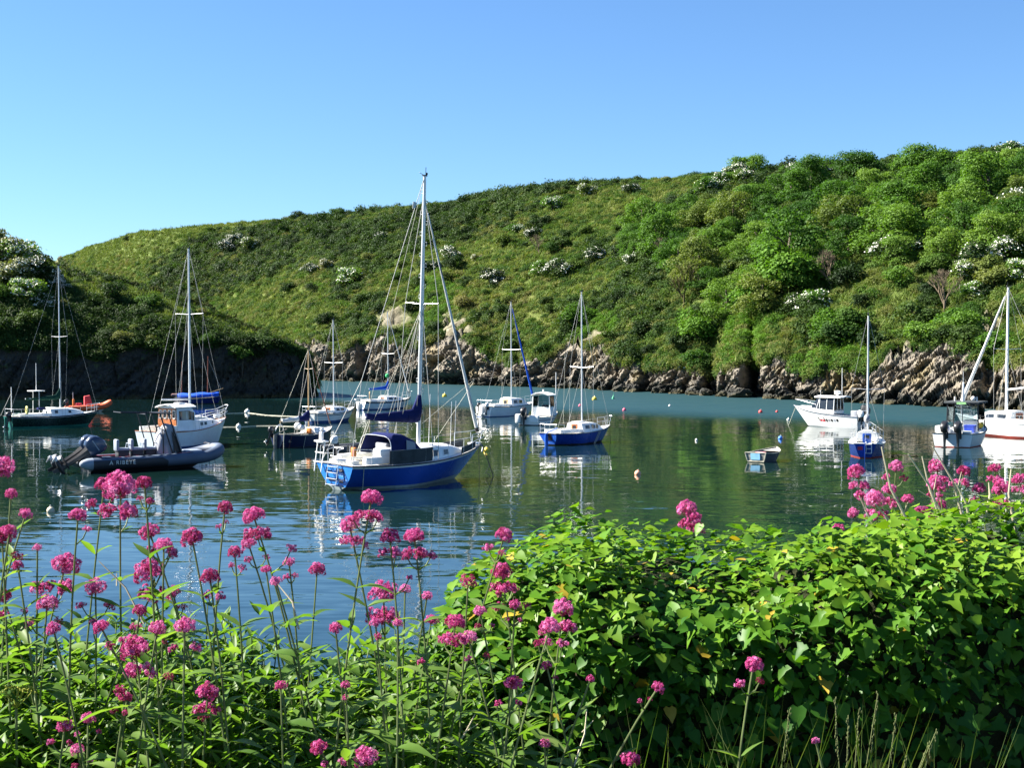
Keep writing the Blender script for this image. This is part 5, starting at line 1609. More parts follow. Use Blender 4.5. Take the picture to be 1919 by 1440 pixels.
def yachts():
    # green hulled sloop near the headland
    R, H, tk = small_sloop(102, 800, 42, 'dark green sloop with bottle green sail cover and a yellow horseshoe lifebuoy', L=7.6, B=2.5, hullm=GREENH, boot=GREENT, trans=GREENT, mast_h=10.8, cover=GREENC, fb=(.85, .8, 1.08), ob=BLACKP, mx=.5, win=1, stripe=(LGREYC, .88, .93), doorm=GEL, cab=.5, sw=1.45)
    mm = Matrix.Rotation(rad(80), 3, 'Z')
    MB().torus((-2.75, -1.12, 1.28), .24, .075, 22, 8, mm, -1.1, 4.24).build('horseshoe_lifebuoy', PALEYEL, R)
    MB().tube([(-3.3, .5, .9), (-3.3, .5, 2.9)], .03, 6).build('aerial_pole', WHITEP, R); wire(R, (-3.3, .5, 2.5), (-4.3, .2, .9), .012, 'pole_stay')
    mb = MB()
    for sd in (-1, 1): mb.tube([(-1.5, sd * .6, 1.0), (-1.5, sd * .55, 2.6)], .022, 6)
    mb.box(-2.0, -1.0, -.55, .55, 2.58, 2.64, .02).build('gantry', WHITEP, R)
    MB().tube([(-1.4, .2, 2.6), (-1.4, .2, 4.6)], .02, 6).build('whip_aerial', WHITEP, R)
    MB().box(-1.6, -1.0, -.8, -.25, 1.28, 1.42, .05).build('blue_bag', NAVYC, R)

    # small dark blue gaffer with a spruce mast
    R = boat('gaff_cutter', 572, 836, 57, 'small navy open-decked cutter with spruce mast and navy cover on its boom', cat='sailing boat', k=.85, kz=.95)
    H = Hull(5.2, 2.0, .78, .68, 1.02, tr=.62, ro=-.05, bo=.25, wst=.35, full=1.2, p=.8)
    hull_parts(R, H, NAVYH, BLACKB, GREYP, bh=.05)
    deck(R, H, DECKM, (-2.2, .2, .62), .02, GREYP, .35)
    tk = Trunk([(.25, .62, .74, .26), (.9, .55, .78, .24), (1.5, .35, .86, .1)], .85, .05); tk.build(R, GEL)
    mast, b, t = rig(R, H, .35, .9, 5.5, .055, SPRUCE, .75, .35, .012, back=False, furl=(BROWNS, .03))
    MB().tube([(.3, 0, 1.55), (-2.35, 0, 1.45)], .045, 8).build('boom', SPRUCE, R)
    boomc = []
    for k in range(11):
        t_ = k / 10; x = .32 - 2.5 * t_
        hh = .34 + .3 * max(0, 1 - t_ * 4) - .12 * t_ + .03 * math.sin(k * 2)
        boomc.append([(x, .14 * math.sin(a) * (1 - .4 * t_), 1.42 + hh * (.5 + .5 * math.cos(a)) - .02) for a in [2 * PI * j / 10 for j in range(10)]])
    MB().loft(boomc[:5]).build('sail_cover', NAVYC, R); MB().loft(boomc[4:]).build('stowed_sail', WHITEC, R)
    wire(R, (-2.35, 0, 1.5), t, .011, 'topping_lift', ROPE); wire(R, (-2.3, 0, 1.5), (-2.4, 0, .8), .02, 'mainsheet', ROPE)
    rudder(R, H, GREYP); outboard(R, (-2.62, .42, .78), BLACKP, .62, rad(25))
    MB().sphere((-.3, .35, 1.12), .24, 12, 8, (1.1, 1, .9)).build('white_fender', GEL, R); MB().sphere((-.55, -.2, 1.06), .2, 12, 8, (1.2, 1, .8)).build('white_bundle', WHITEC, R)
    MB().box(.1, .3, -.3, 0, .72, 1.0, .02).build('orange_can', ORANGEP, R)
    MB().tube([(-2.5, -.6, .8), (-2.75, -.7, .95), (-2.85, -.75, .4), (-2.9, -.8, -.2)], .022, 6).build('stern_line', ROPE, R)
    MB().torus((-2.3, .1, .95), .35, .03, 14, 6, Matrix.Rotation(.2, 3, 'X'), 0, PI).build('boom_crutch', STEEL, R)
    wire(R, H.pt(.3, 1, -1), H.pt(.3, 0, -1) + Vector((0, -.1, -.2)), .014, 'hanging_rope', ROPE); wire(R, H.pt(.1, 1, -1), H.pt(.1, 0, -1) + Vector((0, -.1, -.2)), .016, 'hanging_rope', BROWNS)

    # white sloop with blue antifoul behind it
    small_sloop(622, 791, 56, 'plain white sloop with blue waterline moored behind the navy cutter', L=6.0, B=2.2, hullm=GEL, boot=BLUEB, mast_h=7.3, fb=(.75, .72, 1.1), stripe=(NAVYH, .78, .86), bh=.25, boomless=True)
    # white sloop with bright blue sail cover
    R, H, tk = small_sloop(724, 767, 44, 'white sloop with bright blue sail cover and a life ring at its stern', L=6.6, B=2.3, hullm=PALEH, boot=BLUEB, trans=GEL, mast_h=8.4, cover=BLUEC, furl=(WHITEC, .06), stripe=(NAVYH, .80, .92), ro=-.12)
    MB().torus((-2.6, -.55, 1.35), .28, .07, 18, 8, Matrix.Rotation(.9, 3, 'Z')).build('life_ring', SPRUCE, R)
    MB().lathe((.1, 0, 2.9), [(.02, 0), (.16, .08), (.2, .2), (.16, .32), (.02, .4)], 10).build('green_buoy_ball', paint('green_plastic', (.02, .42, .12), .5), R)
    # white sloop with blue furled foresail
    R, H, tk = small_sloop(955, 779, 47, 'white sloop with a long bright blue furled foresail', L=6.9, B=2.5, hullm=PALEH, boot=BLUEB, trans=GEL, mast_h=8.9, furl=(BLUEC, .09), tr=.82, ro=-.1, wst=.75, cab=.62, boomless=True, doorm=SPRUCE, fb=(.85, .82, 1.1), bh=.06)
    MB().box(-3.9, -3.5, -.25, .2, .15, .95, .08).build('lifted_rudder', GEL, R)
    outboard(R, (-3.5, .45, .75), BLACKP, .6, rad(10)); outboard(R, (-3.5, -.6, .8), WHITEOB, .6, rad(10))
    # blue sloop with orange wooden door
    R, H, tk = small_sloop(1086, 831, 47, 'royal blue sloop with an orange wooden cabin door and bright blue transom', L=6.4, B=2.2, hullm=BLUEH2, boot=BLACKB, trans=paint('bright_blue_transom', (.03, .16, .68), .3), mast_h=8.4, spread=.42, ro=.32, wst=.35, fb=(.72, .70, 1.0), strake=GREYP, boomless=True, win=2, bh=.10, cab=.5)
    q = [H.tp(-.26, .42, .004), H.tp(.26, .42, .004), H.tp(.30, .98, .004), H.tp(-.30, .98, .004)]
    MB().panel(q[::-1], .012).build('motor_well', BLACKP, R)
    wire(R, (-3.0, -.6, .75), (-2.2, -1.2, 3.8), .012, 'lifted_backstay', ROPE); wire(R, (-1.3, .3, 1.2), (-1.0, .4, 5.5), .011, 'halyard', ROPE)
    for x in (.9, 1.15): wire(R, H.pt(H.u_of(x), 1, -1) + Vector((0, -.02, 0)), H.pt(H.u_of(x), 0, -1) + Vector((0, -.12, -.2)), .02, 'hanging_rope', ROPE)
    for sd in (1, -1):
        for x in (.55, 1.05):
            p = tk.side(x, .55, sd, .012); MB().tube([p, p + Vector((0, sd * .015, 0))], .15, 14).build('round_port', WIN, R)
    # dark blue sloop seen from astern on the right
    R, H, tk = small_sloop(1625, 853, 74, 'dark blue sloop with a pale rolled sail and a white stern ladder', L=5.9, B=2.05, hullm=NAVYB, boot=REDB, trans=BLUEH2, mast_h=6.9, spread=.36, ro=.15, wst=.4, tr=.58, fb=(.78, .74, 1.05), strake=GEL, doorm=BLUEH, boomless=True, mr=.06, bh=.07, cab=.46, mx=.6)
    MB().loft([[(x, .16 * math.sin(a) * s_, 1.95 + .22 * math.cos(a) * s_) for a in [2 * PI * j / 10 for j in range(10)]] for x, s_ in [(.5, .5), (.2, .9), (-.6, 1.15), (-1.4, .9), (-1.7, .3)]]).build('rolled_sail', LGREYC, R)
    MB().tube([(.5, 0, 1.72), (-1.8, 0, 1.74)], .04, 8).build('boom', ALLOY, R)
    mb = MB()
    for y in (-.05, -.35): mb.tube([H.tp(y, 1.12, .0), H.tp(y, .95, .06), H.tp(y, .35, .08)], .022, 6)
    for h in (.35, .65, .95): mb.tube([H.tp(-.05, h, .07), H.tp(-.35, h, .07)], .02, 6)
    mb.build('stern_ladder', WHITEP, R)
    MB().panel([H.tp(.42, .55, .004), H.tp(.42, .78, .004), H.tp(.14, .78, .004), H.tp(.14, .55, .004)], .008).build('red_badge', REDT, R)
    MB().tube([(2.6, -.3, 1.05), (2.75, -.45, .6), (3.4, -1.0, -.1)], .02, 6).build('mooring_rope', ROPE, R)
    # white ketch at the right edge
    R, H, tk = small_sloop(1893, 818, 122, 'large white yacht with white mast, white furled foresail and red waterline', L=8.6, B=2.8, hullm=GEL, boot=REDB, strake=DECKM, mast_h=8.9, mastm=WHITEP, furl=(WHITEC, .11), cab=.62, fb=(.95, .95, 1.3), ro=.2, wst=.6, tr=.78, mx=.3, boomless=True, bh=.12, mr=.09, win=2, k=.95)
    MB().tube([(.2, 0, 3.0), (-2.4, 0, 3.3)], .06, 8).build('boom', WHITEP, R); MB().tube([(-3.6, 0, .9), (-3.6, 0, 4.2)], .045, 8).build('generator_pole', WHITEP, R)
    mb = MB()
    for k in range(6):
        a = PI * k / 3; c0 = Vector((-3.75, 0, 4.25)); e = Vector((0, math.cos(a), math.sin(a)))
        mb.panel([c0 + e * .04 + Vector((.0, 0, 0)), c0 + e * .5 + Vector((.03, 0, 0)), c0 + e * .5 + e.cross(Vector((1, 0, 0))) * .07, c0 + e * .04 + e.cross(Vector((1, 0, 0))) * .1], .008)
    mb.sphere((-3.72, 0, 4.25), .1, 10, 6).build('wind_generator', WHITEP, R)

    # blue covered dayboat with two brown masts
    R = boat('two_masted_dayboat', 372, 757, 8, 'blue dayboat under a bright blue cover with two red brown masts', cat='sailing boat')
    H = Hull(4.4, 1.7, .55, .5, .75, tr=.6, ro=0, bo=.4, wst=.4)
    hull_parts(R, H, NAVYB, BLACKB, GREYP, bh=.1); deck(R, H, GREYP, None)
    rings = []
    for k in range(9):
        t_ = k / 8; x = -1.9 + 3.8 * t_; wv = H.beam(H.u_of(x)) * .95
        rings.append([(x, wv * math.cos(a), .56 + (.42 + .05 * math.sin(k * 1.7)) * math.sin(a) ** .8 + .12 * t_) for a in [PI * j / 10 for j in range(11)]])
    c = MB().loft(rings, closed=False); c.add(rings[0], [tuple(range(11))]); c.add(rings[-1], [tuple(range(11))]); c.build('boat_cover', BLUEC, R)
    MB().tube([(-1.55, 0, .6), (-1.5, 0, 4.0)], [.05, .03], 8).build('mizzen_mast', BROWNS, R); MB().tube([(.85, 0, .6), (.9, 0, 4.5)], [.055, .03], 8).build('main_mast', BROWNS, R)
    MB().tube([(.9, 0, 1.0), (2.3, 0, 1.45)], .03, 6).build('bowsprit', SPRUCE, R); wire(R, (.9, 0, 4.3), (2.1, 0, 1.4), .012)
    MB().box(-2.5, -1.9, -.35, .35, .75, .95, .06).build('pink_grey_bag', paint('dusty_pink_canvas', (.32, .18, .17), .8), R)

    # orange rigid inflatable behind the green sloop
    R = boat('orange_inflatable', 168, 772, 25, 'orange inflatable boat with a covered red console beyond the green sloop', cat='inflatable boat', k=.72, kz=.85)
    rib_tube(R, 4.6, .85, .25, ORANGE, ORANGE, .55, .35)
    MB().loft([[(x, .32 * c_, .35), (x, .3 * c_, .35 + h), (x, -.3 * c_, .35 + h), (x, -.32 * c_, .35)] for x, c_, h in [(-.6, 1, 1.15), (.0, 1, 1.25), (.25, .9, .5)]]).build('covered_console', paint('faded_red_cover', (.55, .05, .06), .7), R)
    MB().box(-1.5, -.9, -.3, .3, .35, .85, .06).build('seat', REDT, R); outboard(R, (-2.35, 0, .7), BLACKP, .85)
    MB().box(-1.9, -1.7, -.12, .12, .6, 1.25, .05).build('orange_jacket', ORANGEP, R); MB().tube([(-1.8, .3, .5), (-1.8, .3, 1.9)], .03, 6).build('light_pole', GEL, R)

    # little white pilot boat
    R = boat('pilothouse_boat', 1016, 795, 63, 'little white motor boat with a domed wheelhouse and black outboard', cat='motor boat', k=.86, kz=.92)
    H = Hull(5.0, 2.1, .62, .62, .95, tr=.9, ro=0, bo=.6, wst=.85, full=1.2)
    hull_parts(R, H, GEL, BLACKB, GREYP, bh=.1, stripe=(LGREYC, .55, .75)); deck(R, H, GEL, (-2.3, -.2, .78), .01, DECKM, .35)
    wh = Trunk([(-.2, .82, .65, 1.5), (.7, .8, .68, 1.5), (1.1, .7, .72, 1.1), (1.6, .5, .8, .2)], .88, .14); 
    mb = MB()
    for x in (-.2, .75):
        for sd in (1, -1): mb.tube([wh.side(x, 0, sd), wh.side(x, 1, sd)], .045, 6)
    mb.build('wheelhouse_posts', GEL, R)
    Trunk([(-.15, .82, .66, .62), (.7, .8, .68, .62), (1.6, .55, .8, .3)], .95, .0).build(R, GEL, 'wheelhouse_base')
    for sd in (1, -1):
        q = [wh.side(-.15, .45, sd), wh.side(.72, .45, sd), wh.side(.72, .97, sd), wh.side(-.15, .97, sd)]; MB().panel(q, .01).build('side_window', CLEAR, R)
    MB().panel([(.78, -.72, 1.3), (.78, .72, 1.3), (.7, .66, 2.15), (.7, -.66, 2.15)], .01).build('windscreen', CLEAR, R)
    MB().loft([[(x, y * w_, 2.16 + .2 * (1 - (y / .86) ** 2) * w_ + d_) for y, d_ in [(-.86, 0), (-.5, 0), (0, 0), (.5, 0), (.86, 0), (.86, .05), (.5, .06), (0, .06), (-.5, .06), (-.86, .05)]] for x, w_ in [(-.5, .9), (-.3, 1), (.5, 1), (1.0, .85)]]).build('roof', GEL, R)
    MB().tube([(.2, 0, 2.35), (.2, 0, 2.6)], .06, 8).build('roof_light', WHITEP, R); MB().tube([(.9, -.8, .9), (.9, -.8, 3.9)], .03, 6).build('aerial', WHITEP, R)
    outboard(R, (-2.5, .3, .75), BLACKP, .95); MB().box(-2.6, -2.3, -.9, -.1, .2, .75, .05).build('stern_step', GEL, R)
    MB().box(-2.95, -2.5, .55, 1.0, .15, .85, .1).build('fender_pod', GEL, R); MB().box(.1, .4, -.4, .1, 1.1, 1.45, .08).build('helm_seat', BLACKP, R)
    mb = MB()
    for sd in (1, -1): mb.tube([(.9, sd * .8, .8), (.9, sd * .75, 1.6), (2.5, sd * .1, 1.65), (2.45, sd * .1, .95)], .018, 6)
    mb.build('bow_rail', STEEL, R)

    # white cabin cruiser with red and black flash
    R = boat('cabin_cruiser', 1551, 800, 141, 'white cabin cruiser with dark glazed wheelhouse and a red and black flash on its side', cat='motor boat', k=.80, kz=.92)
    H = Hull(6.3, 2.4, .82, 1.0, 1.5, tr=.92, ro=0, bo=1.4, wst=.85, full=1.15, p=.9)
    hull_parts(R, H, GEL, GEL, LGREYC, bh=.04); deck(R, H, GEL, (-2.9, -1.0, .85), .01, DECKM, .45)
    Trunk([(-1.0, .98, .98, .28), (.6, .95, 1.08, .26), (1.5, .75, 1.2, .25), (2.4, .4, 1.35, .1)], .95, .06).build(R, GEL, 'coachroof')
    wh = Trunk([(-1.0, .92, 1.2, .92), (.5, .9, 1.22, .92), (1.15, .78, 1.26, .25)], .86, .05); wh.build(R, WIN, 'glazed_wheelhouse')
    for x in (-1.0, -.35, .3, .62):
        for sd in (1, -1): MB().tube([wh.side(x, 0, sd, .01), wh.side(x - (.3 if x > .5 else 0), 1, sd, .01)], .035, 6).build('window_pillar', GEL, R)
    for y in (-.3, .3): MB().tube([(-1.02, y, 1.2), (-1.02, y, 2.12)], .03, 6).build('window_pillar', GEL, R)
    MB().loft([[(x, y * w_, 2.14 + .06 * (1 - (y / .95) ** 2) + d_) for y, d_ in [(-.95, 0), (0, 0), (.95, 0), (.95, .08), (0, .09), (-.95, .08)]] for x, w_ in [(-1.75, .8), (-1.6, .95), (.4, 1), (.85, .8)]]).build('roof', GEL, R)
    MB().lathe((-.9, 0, 2.25), [(.1, 0), (.1, .12), (.26, .16), (.28, .26), (.26, .36), (.1, .4)], 14).build('radar_dome', GEL, R)
    MB().tube([(-1.1, -.4, 2.25), (-1.1, -.4, 4.3)], .022, 6).build('aerial', WHITEP, R); MB().tube([(.5, .3, 2.2), (.5, .3, 2.7)], .014, 5).build('mast_light', WHITEP, R)
    for sd in (1, -1):
        def hp(x, h): 
            q = H.pt(H.u_of(x), h, sd); q.y += sd * .006; return q
        def flash(x0, x1, h0, h1, m, nm):
            q = [hp(x0, h0), hp(x1, h0 + .02), hp(x1, h1), hp(x0, h1 - .04)]
            MB().panel(q if sd < 0 else q[::-1], .006).build(nm, m, R)
        flash(.75, -.0, .40, .70, BLACKP, 'black_flash'); flash(.62, .1, .38, .58, REDT, 'red_flash')
        for k in range(5): flash(-.05 - k * .28, -.26 - k * .28, .40 + .02 * k, .64 + .02 * k, BLACKP if k % 2 == 0 else LGREYC, 'hull_graphic')
    outboard(R, (-3.15, .1, .85), BLACKP, 1.2, rad(8)); outboard(R, (-3.15, .75, .75), WHITEOB, .8, rad(8))
    MB().box(-3.1, -2.5, -.9, .9, .8, 1.25, .06).build('stern_seat', LGREYC, R); MB().box(-3.5, -3.15, -.95, -.45, .12, .3, .03).build('bathing_platform', GEL, R)
    mb = MB()
    for sd in (1, -1): mb.tube([(.4, sd * 1.05, 1.25), (.6, sd * 1.0, 1.65), (2.2, sd * .6, 1.9), (3.0, 0, 1.95)], .018, 6)
    mb.build('bow_rail', STEEL, R); wire(R, (3.0, 0, 1.35), (3.5, .5, -.2), .014, 'mooring_line', ROPE)

    # grey work boat with two outboards
    R = boat('work_boat', 1807, 833, 60, 'grey and white work boat with black canopy, two outboards and a blue crate', cat='motor boat')
    H = Hull(5.6, 2.3, .72, .75, 1.15, tr=.9, ro=0, bo=.5, wst=.85, full=1.25)
    hull_parts(R, H, paint('pale_green_grey_hull', (.42, .50, .50), .4), REDB, GREYC, GEL, bh=.06); deck(R, H, GEL, (-2.5, .6, .85), .01, DECKM, .4)
    mb = MB()
    for x in (-.5, 1.1):
        for sd in (1, -1): mb.tube([(x, sd * .85, .75), (x + .05, sd * .8, 2.25)], .035, 6)
    mb.tube([(-.5, 0, .8), (-.45, 0, 2.25)], .02, 6); mb.build('canopy_posts', BLACKP, R)
    MB().box(-.75, 1.4, -.95, .95, 2.25, 2.36, .03).build('canopy_roof', GREYC, R)
    for sd in (1, -1): MB().panel([(-.45, sd * .84, 1.2), (1.08, sd * .84, 1.2), (1.08, sd * .81, 2.2), (-.45, sd * .81, 2.2)], .008).build('side_screen', CLEAR, R)
    MB().panel([(1.15, -.8, 1.2), (1.15, .8, 1.2), (1.15, .78, 2.2), (1.15, -.78, 2.2)], .008).build('windscreen', CLEAR, R)
    MB().box(.5, 1.1, -.6, .2, .6, 1.3, .05).build('console', GEL, R)
    MB().lathe((.1, .1, 2.36), [(.09, 0), (.07, .3), (.05, 1.0), (.03, 1.05)], 8).build('light_mast', WHITEP, R); MB().tube([(.1, .1, 3.4), (.1, .1, 4.0)], .012, 5).build('aerial', WHITEP, R)
    for y in (-.6, .6): MB().tube([(.3, y, 2.36), (.3, y, 2.6)], .03, 6).build('deck_light', GEL, R)
    MB().sphere((.5, -.35, 2.5), .13, 10, 8).build('searchlight', GEL, R)
    MB().panel([(-.77, -.25, 2.22), (-.77, .25, 2.22), (-.77, .25, 2.34), (-.77, -.25, 2.34)], -.01).build('green_sign', paint('pale_green_plastic', (.25, .5, .2), .5), R)
    outboard(R, (-2.8, .35, .78), BLACKP, .95); outboard(R, (-2.8, -.35, .78), BLACKP, .95)
    MB().box(-2.75, -2.2, -.9, -.5, .72, .86, .02).build('stern_locker', GEL, R); MB().box(-2.7, -2.1, .25, .95, .74, 1.12, .06).build('white_seat', GEL, R)
    b = MB(); b.loft([[(x0, y0, z_) for x0, y0 in ((-1.5 - e, -.8 - e), (-.95 + e, -.8 - e), (-.95 + e, -.35 + e), (-1.5 - e, -.35 + e))] for z_, e in ((.72, 0), (1.08, .04), (1.12, .06), (1.12, .02), (.78, -.02))], cap=False); b.build('blue_crate', BLUEP, R)
    MB().lathe((.9, -.65, .85), [(.02, 0), (.16, .05), (.2, .2), (.16, .38), (.06, .46)], 12).build('yellow_buoy', YELLOWP, R)
    wire(R, (-.9, 0, .9), (-.8, 0, 2.2), .012, 'rod')

    # grey rowing dinghy
    R = boat('rowing_dinghy', 1436, 864, 57, 'weathered grey rowing dinghy with a sky blue panel on its transom', cat='dinghy')
    H = Hull(2.5, 1.25, .45, .42, .58, tr=.82, ro=.05, bo=.15, wst=.75, full=1.1, draft=.15, p=.8)
    mb = MB(); H.strip(mb, -.9, 1.0, 8); mb.build('hull', paint('dark_dinghy_paint', (.045, .055, .06), .6, wear=.25), R, 50)
    mb = MB(); H.strip(mb, .15, .98, 5, -.03); mb.build('inner_skin', paint('dinghy_inside', (.12, .12, .12), .8, wear=.3), R, 50)
    mb = MB(); H.transom(mb, -.5, 1.0, 8); mb.build('transom', GREYP, R, 50)
    mb = MB()
    for sd in (1, -1): mb.tube([H.pt(k / 20, 1, sd) for k in range(21)], .028, 6)
    mb.tube([H.pt(0, 1, 1), H.pt(0, 1, -1)], .025, 6); mb.tube([H.pt(0, h, 1) - Vector((.01, 0, 0)) for h in (1, .7, .4, .1)] + [H.pt(0, h, -1) - Vector((.01, 0, 0)) for h in (.1, .4, .7, 1)], .03, 6); mb.build('gunwale', paint('worn_cream_paint', (.33, .32, .25), .8, wear=.25), R)
    mb = MB().add([H.pt(.02, .1, 1) , H.pt(.02, .1, -1), H.pt(.5, .12, -1), H.pt(.9, .2, -1), H.pt(.9, .2, 1), H.pt(.5, .12, 1)], [(0, 1, 2, 3, 4, 5)]); mb.build('bottom_boards', paint('wet_boards', (.04, .038, .035), .7), R)
    for u, w_ in ((.45, .12), (.06, .12)):
        a = H.pt(u, .7, 1); MB().box(a.x - w_, a.x + w_, -a.y + .02, a.y - .02, a.z - .02, a.z + .01, .006).build('thwart', GREYP, R)
    a = H.pt(.78, .9, 1); MB().add([H.pt(.72, .93, 1), H.pt(.86, .93, 1), H.pt(.98, .93, 1), H.pt(.98, .93, -1), H.pt(.86, .93, -1), H.pt(.72, .93, -1)], [(0, 1, 2, 3, 4, 5)]).build('foredeck', paint('worn_white_paint', (.38, .37, .33), .7, wear=.2), R)
    MB().panel([H.tp(-.22, .28, .004), H.tp(.24, .28, .004), H.tp(.24, .92, .004), H.tp(-.22, .92, .004)][::-1], .03).build('blue_pad', paint('sky_blue_pad', (.25, .52, .75), .5), R)
    MB().box(-1.1, -.7, -.3, .12, .38, .47, .03).build('pink_mat', paint('pink_mat', (.60, .22, .24), .7), R)

main_sloop(); big_rib(); motor_sailer(); yachts()

# ------------------------------------------------------------------ mooring buoys
def buoy(px, py, r, m, label, kind='ball', group=None):
    p = on_water(px, py)
    t = empty('mooring_buoy', (p.x, p.y, 0), rt.uniform(0, 6), label, 'buoy', group)
    if kind == 'ball':
        MB().lathe((0, 0, 0), [(r * math.sin(a), r * .35 - r * math.cos(a)) for a in [PI * (.08 + .84 * k / 12) for k in range(13)]] + [(r * .22, r * 1.36), (r * .22, r * 1.5)], 16).build('float', m, t)
        MB().torus((0, 0, r * 1.6), r * .18, r * .05, 12, 6).build('ring', STEEL, t)
    else:
        MB().lathe((0, 0, 0), [(.02, -.15), (r, -.05), (r, r * .7), (r * .5, r * 1.6), (r * .25, r * 2.8), (r * .1, r * 3)], 14).build('float', m, t)
        MB().tube([(0, 0, r * 2.9), (0, 0, r * 3.9)], .015, 6).sphere((0, 0, r * 4.1), r * .25, 8, 6).build('topmark', m, t)
    t.rotation_euler.x = rt.uniform(-.15, .15); t.rotation_euler.y = rt.uniform(-.15, .15)
    return t
B_WH = paint('white_buoy', (.66, .66, .60), .55, wear=.15); B_YE = paint('yellow_buoy', (.72, .52, .04), .5, wear=.15); B_PK = paint('pink_buoy', (.62, .09, .16), .5, wear=.15); B_RD = paint('red_buoy', (.60, .05, .05), .5, wear=.12); B_OR = paint('faded_orange_buoy', (.72, .35, .22), .6, wear=.15); B_BL = paint('blue_buoy', (.05, .20, .62), .5, wear=.12); B_GR = paint('green_buoy', (.06, .40, .20), .5, wear=.12); B_TN = paint('tan_buoy', (.55, .47, .34), .7, wear=.25)
buoy(463, 774, .22, B_WH, 'white ball buoy on a floating line, the one closer to the headland'); buoy(447, 801, .17, B_WH, 'white ball buoy on a floating line close off the motor sailer bow')
buoy(833, 744, .25, B_YE, 'yellow ball buoy in the channel beyond the blue sloop mast'); buoy(912, 846, .15, B_YE, 'orange yellow ball buoy just off the blue sloop bow')
buoy(1195, 890, .135, B_OR, 'faded orange buoy alone on open green water'); buoy(95, 960, .125, B_TN, 'tan weathered buoy nearest the pink flowers'); buoy(1087, 762, .15, B_PK, 'pink buoy just beyond the mast of the orange-doored blue sloop')
buoy(1170, 770, .16, B_PK, 'pink buoy in the ruffled channel between the orange-doored sloop and the boulders'); buoy(1114, 750, .25, B_YE, 'large yellow buoy in the channel near the cliff'); buoy(1149, 748, .14, B_GR, 'small green and pale conical marker by the cliff', 'cone')
buoy(1425, 774, .17, B_RD, 'red ball buoy ahead of the cabin cruiser, larger of two red ones'); buoy(1456, 773, .11, B_RD, 'small red buoy close to the cabin cruiser bow'); buoy(1477, 788, .11, B_WH, 'small white buoy off the cabin cruiser bow'); buoy(1462, 823, .13, B_BL, 'blue buoy between the cabin cruiser and the rowing dinghy')
buoy(1622, 775, .16, B_GR, 'green conical marker buoy behind the dark blue sloop', 'cone'); buoy(1305, 826, .08, B_WH, 'tiny float between the rowing dinghy and the orange-doored sloop'); buoy(1255, 762, .12, B_WH, 'tiny white float in the channel before the boulders')
def floating_line(pts, label):
    P_ = [on_water(*q) + Vector((0, 0, .015)) for q in pts]
    tag(MB().tube(P_, .022, 5).build('floating_rope', ROPE), label, 'rope')
floating_line([(415, 776), (440, 775), (463, 774), (500, 779), (545, 781), (585, 783)], 'pale mooring rope floating between the white buoy and the white sloop')
floating_line([(415, 801), (447, 801), (480, 799), (520, 799), (566, 801)], 'pale mooring rope floating from the nearer white buoy')
# ================================================================== planted bank in the foreground
SOIL = paint('bank_soil', (.045, .036, .024), .95, wear=.3, scale=5, spec=.1, bump=.8)
mb = MB()
nx = 60
for i in range(nx):
    for j in range(8):
        pass
gx = np.linspace(-14, 14, 90); gy = np.concatenate([np.linspace(-3, 4.9, 40), [5.0, 5.05]])
GX, GY = np.meshgrid(gx, gy)
GZ = 3.82 + 0.06 * fbm(np.stack([GX.ravel() * 1.5, GY.ravel() * 1.5, 0 * GX.ravel()], 1), 3, 5).reshape(GX.shape)
GZ[-1] = -2.6; GZ[-2] = 3.7
bank = link('bank', np_mesh('bank', np.stack([GX.ravel(), GY.ravel(), GZ.ravel()], 1), grid_faces(len(gy), len(gx)), SOIL))
tag(bank, 'earth bank above the harbour carrying the flowers and hedge', 'bank', kind='structure')

rf = np.random.default_rng(5)
rr = random.Random(11)

# ---- leaf shapes: y from stalk to tip, z up
def leaf_shape(half, fold=.12, droop=.18, n=5):
    """half: list of (y, half width) -> quads either side of the midrib, plus a tip"""
    V = []; Fq = []
    for y, wv in half:
        zc = -droop * y * y
        V += [(-wv, y, zc + fold * wv * 2), (0, y, zc), (wv, y, zc + fold * wv * 2)]
    for i in range(len(half) - 1):
        a = 3 * i
        Fq += [(a, a + 1, a + 4, a + 3), (a + 1, a + 2, a + 5, a + 4)]
    return np.array(V), np.array(Fq)
VAL_LEAF = leaf_shape([(0, .012), (.12, .09), (.32, .168), (.55, .148), (.78, .072), (1.0, .004)], .16, .28)
VAL_LEAF2 = leaf_shape([(0, .012), (.12, .07), (.35, .125), (.6, .105), (.82, .05), (1.0, .003)], .2, .1)
IVY_LEAF = (np.array([(0, 0, 0), (-.20, -.10, .03), (-.42, .10, .07), (-.36, .42, .05), (-.16, .74, .0), (0, 1.0, -.10), (.16, .74, 0), (.36, .42, .05), (.42, .10, .07), (.20, -.10, .03), (0, .30, -.02), (0, .66, -.03)]),
            [(0, 1, 2, 10), (10, 2, 3, 11), (11, 3, 4, 5), (0, 10, 8, 9), (10, 11, 7, 8), (11, 5, 6, 7)])
IVY_LEAF = (IVY_LEAF[0], np.array(IVY_LEAF[1]))
IVY_LOBED = (np.array([(0, 0, 0), (-.16, -.08, .02), (-.50, .06, .06), (-.24, .34, .02), (-.20, .56, .0), (0, 1.0, -.08), (.20, .56, 0), (.24, .34, .02), (.50, .06, .06), (.16, -.08, .02), (0, .26, -.03), (0, .6, -.03)]), IVY_LEAF[1])
SMALL_LEAF = leaf_shape([(0, .02), (.25, .26), (.6, .26), (1.0, .01)], .1, .1)

